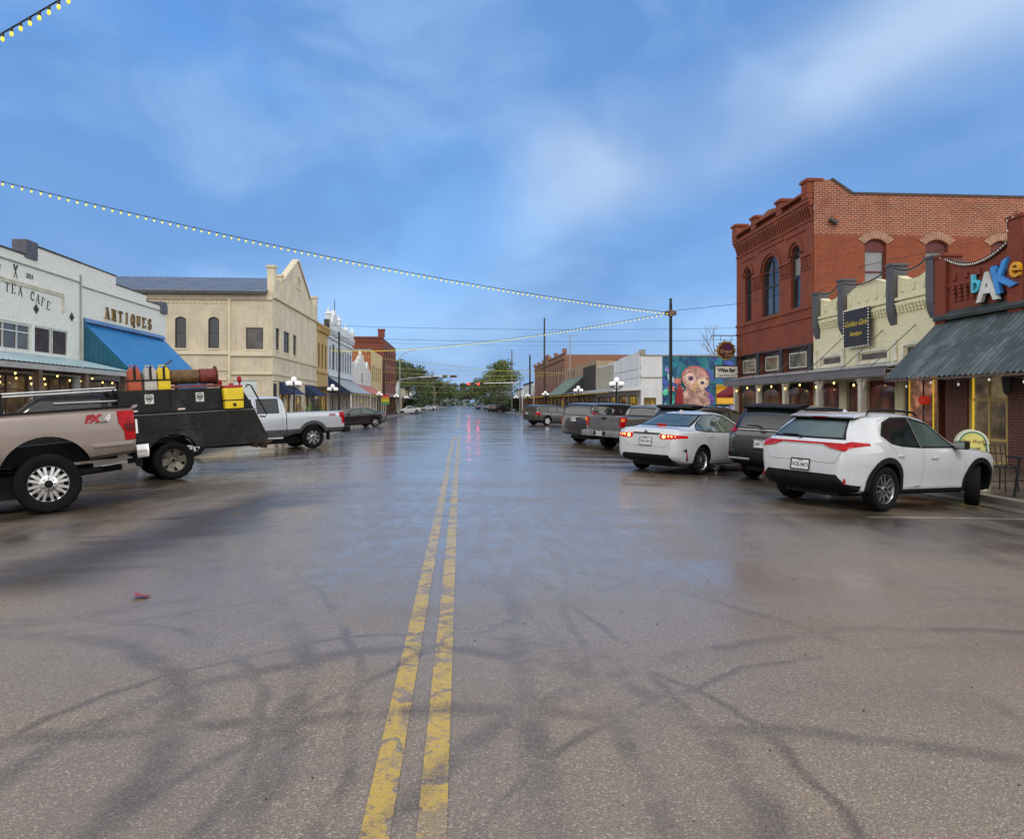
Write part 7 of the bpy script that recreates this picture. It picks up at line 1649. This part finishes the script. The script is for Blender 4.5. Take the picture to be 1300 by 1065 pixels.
for k in range(9): mb.box(tx0 - .43 + k * .095, tx0 - .35 + k * .095, ty0 - .4, ty0 + .4, WALK + .70, WALK + .73)
mb.build('tabletop', IRON, T)
for dx, dy in ((-.35, -.32), (.35, -.32), (-.35, .32), (.35, .32)):
    mb = MB(); mb.tube([(tx0 + dx * .85, ty0 + dy * .85, WALK + .70), (tx0 + dx, ty0 + dy, WALK)], .022, 8); mb.build('leg', IRON, T)
mb = MB(); mb.tube([(tx0 - .35, ty0 - .32, WALK + .3), (tx0 + .35, ty0 + .32, WALK + .3)], .014, 6); mb.tube([(tx0 + .35, ty0 - .32, WALK + .3), (tx0 - .35, ty0 + .32, WALK + .3)], .014, 6); mb.build('stretcher', IRON, T)
CB = thing('chalkboard', 'black chalkboard easel standing behind the cafe table', 'chalkboard', (10.7, 12.35, WALK))
mb = MB(); mb.bx((10.7, 12.3, WALK + .92), (.62, .04, .80), Matrix.Rotation(-.45, 3, 'Z') @ Matrix.Rotation(-.14, 3, 'X')); fb = mb.build('board', mat('slate_board', (.022, .025, .030), .55, 0, .3, 4), CB, bevel=.01)
for dx in (-.24, .24):
    mb = MB(); mb.tube([(10.7 + dx, 12.35 - dx * .45, WALK + 1.2), (10.7 + dx, 12.15 - dx * .45, WALK)], .018, 6); mb.build('leg', TIMB, CB)
mb = MB(); mb.tube([(10.7, 12.4, WALK + 1.2), (10.7, 12.75, WALK)], .018, 6); mb.build('leg', TIMB, CB)
V, F = text_geo('TODAY', .10, .002); RR = Matrix.Rotation(-.45, 3, 'Z') @ Matrix.Rotation(-.14, 3, 'X'); mb = MB()
for tx, zz in (('TODAY', .24), ('soup', .05), ('pie', -.12)):
    V, F = text_geo(tx, .10, .002); mb.add([tuple(RR @ Vector((x, -.024 - z, y + zz)) + Vector((10.7, 12.3, WALK + .92))) for x, y, z in V], F)
mb.build('chalk_writing', mat('chalk', (.30, .31, .33), .9), fb)
BK = mat('red_bakery_door', (.25, .03, .025), .5)
BN = thing('bench', 'reddish timber bench against the bakery wall behind the chairs', 'bench', (13.3, 14.3, WALK))
mb = MB(); mb.box(13.0, 13.5, 13.4, 15.2, WALK + .42, WALK + .47); mb.build('seat', mat('red_timber', (.17, .035, .022), .6), BN)
mb = MB(); mb.box(13.5, 13.56, 13.4, 15.2, WALK + .55, WALK + .9); mb.build('backrest', mat('red_timber', (.17, .035, .022)), BN)
for y in (13.5, 15.1):
    mb = MB(); mb.box(13.02, 13.5, y - .03, y + .03, WALK, WALK + .42); mb.build('leg', IRON, BN)
UP = thing('parasol', 'closed dark red parasol standing before the owl mural', 'parasol', (14.9, 47.5, WALK))
x, y = 14.9, 47.5
mb = MB(); mb.tube([(x, y, WALK), (x, y, 2.9)], .03, 8); mb.build('pole', IRON, UP)
mb = MB(); mb.lathe([(.36 + .05 * 0, .55), (.34, 1.0), (.30, 1.8), (.22, 2.45), (.06, 2.85), (.001, 2.9)], (x, y, 0), 'z', 9); mb.build('canopy', mat('dark_red_canvas', (.24, .014, .022), .8, 0, .2, 3), UP)
mb = MB(); mb.lathe([(.3, WALK), (.3, WALK + .08), (.05, WALK + .12)], (x, y, 0), 'z', 12); mb.build('base', IRON, UP)
UP = thing('parasol', 'open dark red parasol at the corner of the tall red building', 'parasol', (15.45, 38.6, WALK)); x, y = 15.45, 38.6
mb = MB(); mb.tube([(x, y, WALK), (x, y, 2.75)], .03, 8); mb.build('pole', IRON, UP)
mb = MB(); mb.lathe([(1.25, 1.86), (1.25, 2.05), (.68, 2.40), (.05, 2.72), (.001, 2.74)], (x, y, 0), 'z', 8, cap=False); mb.build('canopy', mat('dark_red_canvas', (.24, .014, .022)), UP)
mb = MB(); mb.lathe([(.3, WALK), (.3, WALK + .08), (.05, WALK + .12)], (x, y, 0), 'z', 12); mb.build('base', IRON, UP)
# planter and railing by the cream building
PL = thing('planter', 'planter with leafy green shrub in front of the cream building', 'planter', (-12.4, 61.5, WALK))
mb = MB(); mb.box(-12.9, -11.9, 60.6, 62.4, WALK, .5); mb.build('tub', CONC, PL, bevel=.03)
rg = random.Random(11)
def leaves(mb, c, rad, n, s, flat=.0):
    for _ in range(n):
        while True:
            p = Vector((rg.uniform(-1, 1), rg.uniform(-1, 1), rg.uniform(-1, 1)))
            if .15 < p.length < 1: break
        p = Vector((c[0] + p.x * rad[0], c[1] + p.y * rad[1], c[2] + p.z * rad[2])); d = Vector((rg.gauss(0, 1), rg.gauss(0, 1), rg.gauss(0, .6))).normalized(); e = d.orthogonal().normalized(); f = d.cross(e); q = s * rg.uniform(.6, 1.4)
        mb.add([tuple(p - e * q), tuple(p - f * q * .55), tuple(p + e * q), tuple(p + f * q * .55)], [(0, 1, 2, 3)])
LEAF = mat('shrub_leaf', (.09, .16, .03), .6, 0, .5, 3); 
mb = MB(); leaves(mb, (-12.4, 61.5, 1.0), (.7, 1.2, .6), 420, .09); mb.build('foliage', LEAF, PL, merge=False, nrm=False)
RL = thing('railing', 'black iron railing standing before the cream building doorway', 'railing', (-11.8, 59, WALK))
mb = MB(); 
for k in range(16): mb.tube([(-11.8, 57.4 + k * .2, WALK), (-11.8, 57.4 + k * .2, 1.9)], .015, 4)
mb.tube([(-11.8, 57.4, 1.9), (-11.8, 60.4, 1.9)], .025, 5); mb.build('bars', IRON, RL)
SG = thing('banner_sign', 'small banner of red, yellow and green bands on the far left pavement', 'sign', (-11.1, 99.5, WALK))
mb = MB(); mb.tube([(-11.1, 99.5, WALK), (-11.1, 99.5, 3.0)], .04, 6); mb.build('pole', IRON, SG)
for k, c in enumerate(((.40, .03, .03), (.45, .22, .02), (.45, .40, .03), (.06, .25, .05))):
    mb = MB(); mb.box(-10.98, -9.9, 99.46, 99.54, 2.5 - k * .35, 2.84 - k * .35); mb.build('band', mat('banner_band_%d' % k, c, .7), SG)
# things carried on the service truck: they follow its tilt on the crowned road
sv = [o for o in bpy.data.objects if o.name.startswith('service_truck')][0]
TM = Matrix.Translation(sv.location) @ sv.rotation_euler.to_matrix().to_4x4()
def on_truck(o, x, y, z): o.location = TM @ Vector((x, y, z)); o.rotation_euler = sv.rotation_euler
for lab, x, c in (('orange red fuel can strapped on the black service truck', .66, (.36, .065, .025)), ('pale grey fuel can strapped between the orange red and yellow cans', .36, (.42, .40, .37)), ('yellow fuel can with black spout beside the hose reel', .10, (.66, .48, .012))):
    nm = mat('can_plastic_%d' % int(c[1] * 1000), c, .5, 0, .12, 6, streak=.3)
    o = thing('fuel_can', lab, 'fuel can', (0, 0, 0), 'fuel cans on the service truck')
    mb = MB(); mb.box(-.125, .125, -.13, .13, 0, .20); mb.build('body', nm, o, bevel=.025, smooth=40)
    mb = MB(); mb.prism([(-.115, .21), (.115, .21), (.115, .40), (.08, .47), (-.08, .47), (-.115, .40)], 'y', -.12, .12); mb.build('shoulder', nm, o, bevel=.02, smooth=40)
    mb = MB(); mb.tube([(-.07, 0, .46), (-.07, 0, .52), (.07, 0, .52), (.07, 0, .46)], .016, 6); mb.build('handle', nm, o)
    mb = MB(); mb.box(-.135, .135, -.14, .14, .195, .225); mb.box(-.022, .022, -.135, .135, .20, .47); mb.build('strap', TRIM, o)
    mb = MB(); mb.tube([(-.03, 0, .47), (-.06, 0, .53), (-.2, 0, .64)] if c[0] > .5 else [(-.03, 0, .47), (-.03, 0, .54)], .018, 6); mb.build('spout', TRIM, o)
    on_truck(o, x, .84, 1.93)
o = thing('water_cooler', 'yellow drinks cooler with black strap at the tail of the service truck', 'cooler', (0, 0, 0))
mb = MB(); mb.prism([(-.20, 0), (.20, 0), (.22, .46), (-.22, .46)], 'y', -.18, .18); mb.build('body', mat('cooler_yellow', (.70, .52, .012), .45, 0, .1, 4, streak=.2), o, bevel=.03, smooth=40)
mb = MB(); mb.box(-.215, .215, -.185, .185, .175, .20); mb.build('strap', TRIM, o)
mb = MB(); mb.box(-.20, .20, -.17, .17, .465, .52); mb.lathe([(.05, .52), (.05, .57), (.001, .57)], (0, 0, 0), 'z', 10); mb.build('lid', mat('cooler_red', (.40, .02, .04), .45), o, bevel=.015)
mb = MB(); mb.lathe([(.001, .18), (.035, .185), (.035, .21), (.001, .215)], (0, 0, .09), 'y', 10); mb.build('spigot', TRIM, o)
on_truck(o, -1.27, .95, 1.45)
# ------------------------------------------------------------------ trees and distant cars
def tree(label, x, y, h, w, col, seed, trunk=.28, lean=0., base=.25, n=2400, leaf=.26, group='broadleaf trees beyond the far crossing'):
    rg.seed(seed); t_ = thing('tree', label, 'tree', (x, y, WALK), group)
    mb = MB(); top = h * .62; mb.tube([(x, y, WALK), (x + lean * .3, y, h * .2), (x + lean, y, top)], [trunk, trunk * .75, trunk * .3], 8)
    limbs = []
    for k in range(8):
        a = k * 2.4 + seed; z0 = h * rg.uniform(.25, .55); L = w * rg.uniform(.5, .85)
        p1 = (x + lean * z0 / top + L * cos(a), y + L * sin(a), z0 + h * rg.uniform(.12, .32)); limbs.append(p1)
        mb.tube([(x + lean * z0 / top, y, z0), ((x + p1[0]) / 2, (y + p1[1]) / 2, z0 + h * .06), p1], [trunk * .4, trunk * .25, trunk * .08], 6)
    mb.build('trunk', mat('bark', (.06, .048, .038), .9, 0, .3, 3, .5, 20), t_)
    mb = MB(); cl = limbs + [(x + lean + rg.uniform(-.5, .5) * w, y + rg.uniform(-.5, .5) * w, h * rg.uniform(base + .2, .93)) for _ in range(9)]
    cl += [(x + lean, y, h * .9)]
    for (cx, cy, cz) in cl:
        r = w * rg.uniform(.26, .46); leaves(mb, (cx, cy, min(cz, h - r * .6)), (r, r, r * .72), n // len(cl), leaf)
    nm = 'foliage_%d' % seed; m = bpy.data.materials.new(nm); t = NT(m); MATS[nm] = m; ob = t.n('TexCoord').outputs['Object']
    c = t.mix(t.ramp(t.noise(ob, .45, 4, .6), .35, .65), mul(col, .45), mul(col, 1.35)); c = t.mix(t.ramp(t.noise(ob, 3, 3, .6), .4, .7, 0, .6), c, mul(col, .7)); t.out(c, .65)
    mb.build('crown', m, t_, merge=False, nrm=False); return t_
BRR = MATS["tan_red_brick"]
G1, G2, G3_ = (.068, .105, .028), (.095, .13, .034), (.055, .085, .030)
tree('tall green tree just right of the dark red brick building', -16.5, 158, 13.5, 5.5, G1, 1)
tree('broad green tree leaning over the left pavement past the crossing', -13.0, 178, 12.0, 5.5, G3_, 2)
tree('dense dark tree farther along the left side of the street', -12.5, 205, 11.5, 5.5, G1, 3)
tree('low bushy tree at the left end of the street', -10.5, 245, 11, 6, G3_, 4, leaf=.36)
tree('far left tree closing the end of the street', -9.0, 300, 11, 7, G1, 5, leaf=.45)
tree('tall pale green tree standing over the right row', 10.0, 178, 12.6, 4.6, G2, 6)
tree('tall bright green tree behind the right row of shops', 12.5, 210, 14.5, 5.6, G1, 7)
tree('broad dark tree on the right past the crossing', 10.5, 225, 12.0, 6, G3_, 8)
tree('far right tree closing the end of the street', 10.0, 290, 12, 7.5, G1, 9, leaf=.45)
tree('pale green tree behind the far left trees', -20, 225, 15, 7, G2, 10, leaf=.36)
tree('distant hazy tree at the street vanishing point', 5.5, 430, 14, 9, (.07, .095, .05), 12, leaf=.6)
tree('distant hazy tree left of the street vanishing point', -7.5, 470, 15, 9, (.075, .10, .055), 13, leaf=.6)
def shrub(label, x, y, w, h, col, seed):
    rg.seed(seed); t_ = thing('shrub', label, 'shrub', (x, y, WALK), 'shrubs under the far trees'); mb = MB()
    for k in range(9): leaves(mb, (x + rg.uniform(-.7, .7) * w, y + rg.uniform(-.8, .8) * w, h * rg.uniform(.2, .8)), (w * .5, w * .5, h * .35), 110, .26)
    nm = 'shrub_%d' % seed; mb.build('foliage', mat(nm, col, .7, 0, .45, .8), t_, merge=False, nrm=False)
    mb = MB(); mb.tube([(x, y, WALK), (x, y, h * .6)], .12, 6); mb.build('stem', mat('bark', (.06, .048, .038)), t_)
for i, (x, y, w, h, lab) in enumerate(((-12.8, 172, 3.2, 3.4, 'dark round shrub at the foot of the first far left tree'), (-11.8, 192, 3.0, 3.8, 'tall shrub between the far left trees'), (-10.8, 222, 3.2, 4.2, 'shrub below the farthest left trees'), (-10, 262, 4, 5, 'shrub in front of the far left end tree'),
    (12.2, 168, 3.0, 3.2, 'low shrub under the pale green tree on the right'), (11.6, 205, 3.2, 4.0, 'dense shrub past the bright green tree on the right'), (10.8, 240, 3.4, 4.4, 'shrub below the broad dark tree on the right'), (10.2, 275, 4, 5.2, 'shrub in front of the far right end tree'))): shrub(lab, x, y, w, h, (.035, .055, .02), 40 + i)
for sgn, fr, y, n_, lab in ((1, R_, 138, 2, 'low flat roofed shop beyond the long brick row on the right'), (1, R_, 162, 2, 'small dark shop under the far trees on the right'), (-1, L_, 164, 2, 'small flat roofed shop under the far trees on the left'), (-1, L_, 186, 3, 'last low shop before the trees close in on the left')):
    B = building(lab, fr, y); hh = 4.6 + (y % 7) * .2; mb = F_(fr); wall(mb, y, y + 20, WALK, hh, [(y + 1 + k * 6, y + 6 + k * 6, WALK, 2.5) for k in range(3)]); mass(mb, y, y + 20, WALK, hh - .1, 16); mb.build('wall', (WEAW, BRR, CREAM)[int(y) % 3], B)
    mb = F_(fr); mb.box(y, y + 20, -.2, .15, hh + .003, hh + .3); mb.build('coping', GRIME, B)
    for k in range(3): window(B, fr, y + 1 + k * 6, y + 6 + k * 6, WALK, 2.5, 0, WOODB, LITD, 3, 1)
    awning(B, fr, y, y + 20, 3.2, 2.8, 2.3, GREYA)
def bare(label, x, y, z0, h, seed):
    rg.seed(seed); t_ = thing('bare_tree', label, 'tree', (x, y, z0), 'leafless trees'); mb = MB()
    def br(p, d, L, r, k):
        q = p + d * L; mb.tube([tuple(p), tuple((p + q) / 2 + Vector((rg.uniform(-.1, .1), 0, rg.uniform(-.1, .1))) * L * .5), tuple(q)], [r, r * .8, r * .55], 5)
        if k: 
            for _ in range(3): br(p + d * L * rg.uniform(.55, 1), (d + Vector((rg.uniform(-.8, .8), rg.uniform(-.6, .6), rg.uniform(-.1, .5)))).normalized(), L * rg.uniform(.5, .75), r * .5, k - 1)
    br(Vector((x, y, z0)), Vector((.05, 0, 1)), h * .45, h * .02, 4); mb.build('branches', mat('pale_bark', (.16, .13, .11), .9), t_)
bare('leafless tree showing above the white building with the mural', 21.5, 60, WALK, 9.2, 21)
bare('leafless tree between the dark traffic signals and the far trees', -8.8, 230, WALK, 16, 22)
rg.seed(4); mb = MB()
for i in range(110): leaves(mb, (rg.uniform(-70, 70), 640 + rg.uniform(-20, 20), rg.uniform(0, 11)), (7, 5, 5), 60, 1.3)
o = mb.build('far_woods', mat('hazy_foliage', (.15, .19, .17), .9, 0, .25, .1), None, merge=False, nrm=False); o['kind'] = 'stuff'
# distant parked cars: small in the picture but still built from the same bodies
def far_car(src, name, label, x, y, deg, pm, cat):
    s = [o for o in bpy.data.objects if o.parent is None and o.get('label', '').startswith(src)][0]; r = copy_tree(s)
    r.name = name; tag(r, label, cat, 'small parked cars near and past the far crossing')
    old = pm[0]; 
    for c in r.children_recursive:
        if c.data and c.data.materials and any(q and q.name == old for q in c.data.materials):
            key = (c.data.name, pm[1].name)
            if key not in FC:
                d = c.data.copy(); FC[key] = d
                for i, q in enumerate(d.materials):
                    if q and q.name == old: d.materials[i] = pm[1]
            c.data = FC[key]
    place(r, (x, y), deg); return r
FC = {}
PWf = ('black_car_paint', WHITE)
far_car('black sedan', 'parked_sedan', 'white sedan parked by the far crossing on the left', -8.0, 124, 212, PWf, 'car')
far_car('black sedan', 'parked_sedan', 'silver sedan parked beyond the far crossing on the left', -7.6, 186, 212, ('black_car_paint', SILVER), 'car')
far_car('black sedan', 'parked_sedan', 'pale grey sedan farthest along the left side', -7.0, 210, 212, ('black_car_paint', GREYM), 'car')
far_car('dark sage', 'parked_suv', 'dark SUV parked past the far crossing on the right', 7.4, 150, 40, ('dark_sage_paint', BLACKP), 'suv')
far_car('dark sage', 'parked_suv', 'black SUV next along from the dark SUV on the right', 7.0, 160, 40, ('dark_sage_paint', BROWNM), 'suv')
far_car('black sedan', 'parked_sedan', 'dark blue sedan farthest along the right side', 5.2, 196, 40, ('black_car_paint', BLUEM), 'car')
# ------------------------------------------------------------------ camera, light and sky
YAW = math.radians(4.13)
cam = bpy.data.objects.new('camera', bpy.data.cameras.new('camera')); COL.objects.link(cam); sc.camera = cam
cam.location = (0, 0, 1.5); cam.rotation_euler = (PI / 2, 0, -YAW)
cam.data.sensor_width = 36; cam.data.sensor_fit = 'HORIZONTAL'; cam.data.lens = 24.95; cam.data.shift_y = -.015
cam.data.clip_start = .05; cam.data.clip_end = 6000
SUN_EL, SUN_AZ = math.radians(45), math.radians(178)      # behind the camera, a little to the left
sd = Vector((sin(SUN_AZ) * cos(SUN_EL), cos(SUN_AZ) * cos(SUN_EL), sin(SUN_EL)))
sun = bpy.data.objects.new('sun', bpy.data.lights.new('sun', 'SUN')); COL.objects.link(sun)
sun.data.energy = 1.5; sun.data.angle = math.radians(16); sun.data.color = (1., .93, .84)
sun.rotation_euler = sd.to_track_quat('Z', 'Y').to_euler()
wd = bpy.data.worlds.new('World'); sc.world = wd
class WT(NT):
    def __init__(s, w): w.use_nodes = True; s.t = w.node_tree; s.t.nodes.clear()
t = WT(wd)
g = t.n('TexCoord').outputs['Generated']
sky = t.n('TexSky', sky_type='NISHITA', sun_disc=False, sun_elevation=SUN_EL, sun_rotation=SUN_AZ, dust_density=1.5)
sp3 = t.n('SeparateXYZ'); t.l(g, sp3.inputs[0]); gx, gy, gzz = sp3.outputs
base = t.mix(t.ramp(gzz, -.02, .22), hx(178, 214, 250) , hx(124, 178, 240))
base = t.mix(t.ramp(gzz, .18, .50), base, hx(94, 148, 218))
# cloud sheet: planar coordinates so streaks stretch towards the horizon
den = t.math('ADD', t.math('MAXIMUM', gzz, 0.), .16)
cv = t.n('CombineXYZ'); t.l(t.math('DIVIDE', gx, den), cv.inputs[0]); t.l(t.math('DIVIDE', gy, den), cv.inputs[1])
cvr = t.map(cv.outputs[0], (1, .55, 1), (3.1, 1.7, 0), (0, 0, .5))
ang = t.map(g, (1, 1, 1.9), (4.3, .7, 1.9)); n3 = t.noise(ang, 2.3, 4, .5, .5); n4 = t.noise(t.map(g, (1, 1, 1.6), (9.1, 3.3, .2)), 4.2, 4, .5, .4)
n1 = t.noise(cvr, .55, 5, .5, .4); n2 = t.noise(cvr, 1.3, 4, .5, .3)
dark = t.ramp(n1, .40, .62, 0, .72)
c = t.mix(dark, base, hx(104, 146, 204))
c = t.mix(t.ramp(n2, .50, .72, 0, .55), c, hx(160, 196, 238))
c = t.mix(t.ramp(n3, .38, .62, 0, .72), c, hx(98, 144, 204))
c = t.mix(t.ramp(n4, .46, .72, 0, .50), c, hx(158, 194, 238))
def band(nx, ny, nz, w, lo, hi):
    d = t.n('VectorMath', operation='DOT_PRODUCT'); t.l(g, d.inputs[0]); d.inputs[1].default_value = Vector((nx, ny, nz)).normalized()
    a = t.math('ABSOLUTE', t.math('ADD', d.outputs['Value'], t.math('MULTIPLY', t.math('SUBTRACT', n2, .5), .16)))
    return t.ramp(a, 0, w, hi, lo)
nn = Vector((.127, .993, .303)).cross(Vector((.459, .969, .447)))
st = t.math('MULTIPLY', band(nn.x, nn.y, nn.z, .12, 0, 1), t.ramp(gx, -.02, .20))
st = t.math('MULTIPLY', st, t.ramp(n2, .35, .60, .25, 1))
c = t.mix(t.math('MULTIPLY', st, .75), c, hx(200, 220, 244))
# added brightness overhead and behind, out of view, as fill for facades and cars
back = t.ramp(gy, .72, -.15)
c = t.mix(t.math('MAXIMUM', back, t.ramp(gzz, .62, .95, 0, .8)), c, (.95, .94, .93))
c = t.mix(t.ramp(t.math('ABSOLUTE', gx), .68, .93), c, (2.1, 2.05, 1.95))  # bright side lobes added outside the view to light the street facades
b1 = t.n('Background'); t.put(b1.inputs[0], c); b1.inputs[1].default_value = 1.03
b2 = t.n('Background'); t.l(sky.outputs[0], b2.inputs[0]); b2.inputs[1].default_value = .012
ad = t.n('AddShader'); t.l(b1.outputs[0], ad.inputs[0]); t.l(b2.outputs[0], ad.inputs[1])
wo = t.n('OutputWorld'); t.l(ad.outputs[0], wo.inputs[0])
sc.view_settings.view_transform = 'Standard'; sc.view_settings.look = 'None'; sc.view_settings.exposure = 0; sc.view_settings.gamma = 1
sc.cycles.max_bounces = 6; sc.cycles.use_denoising = True
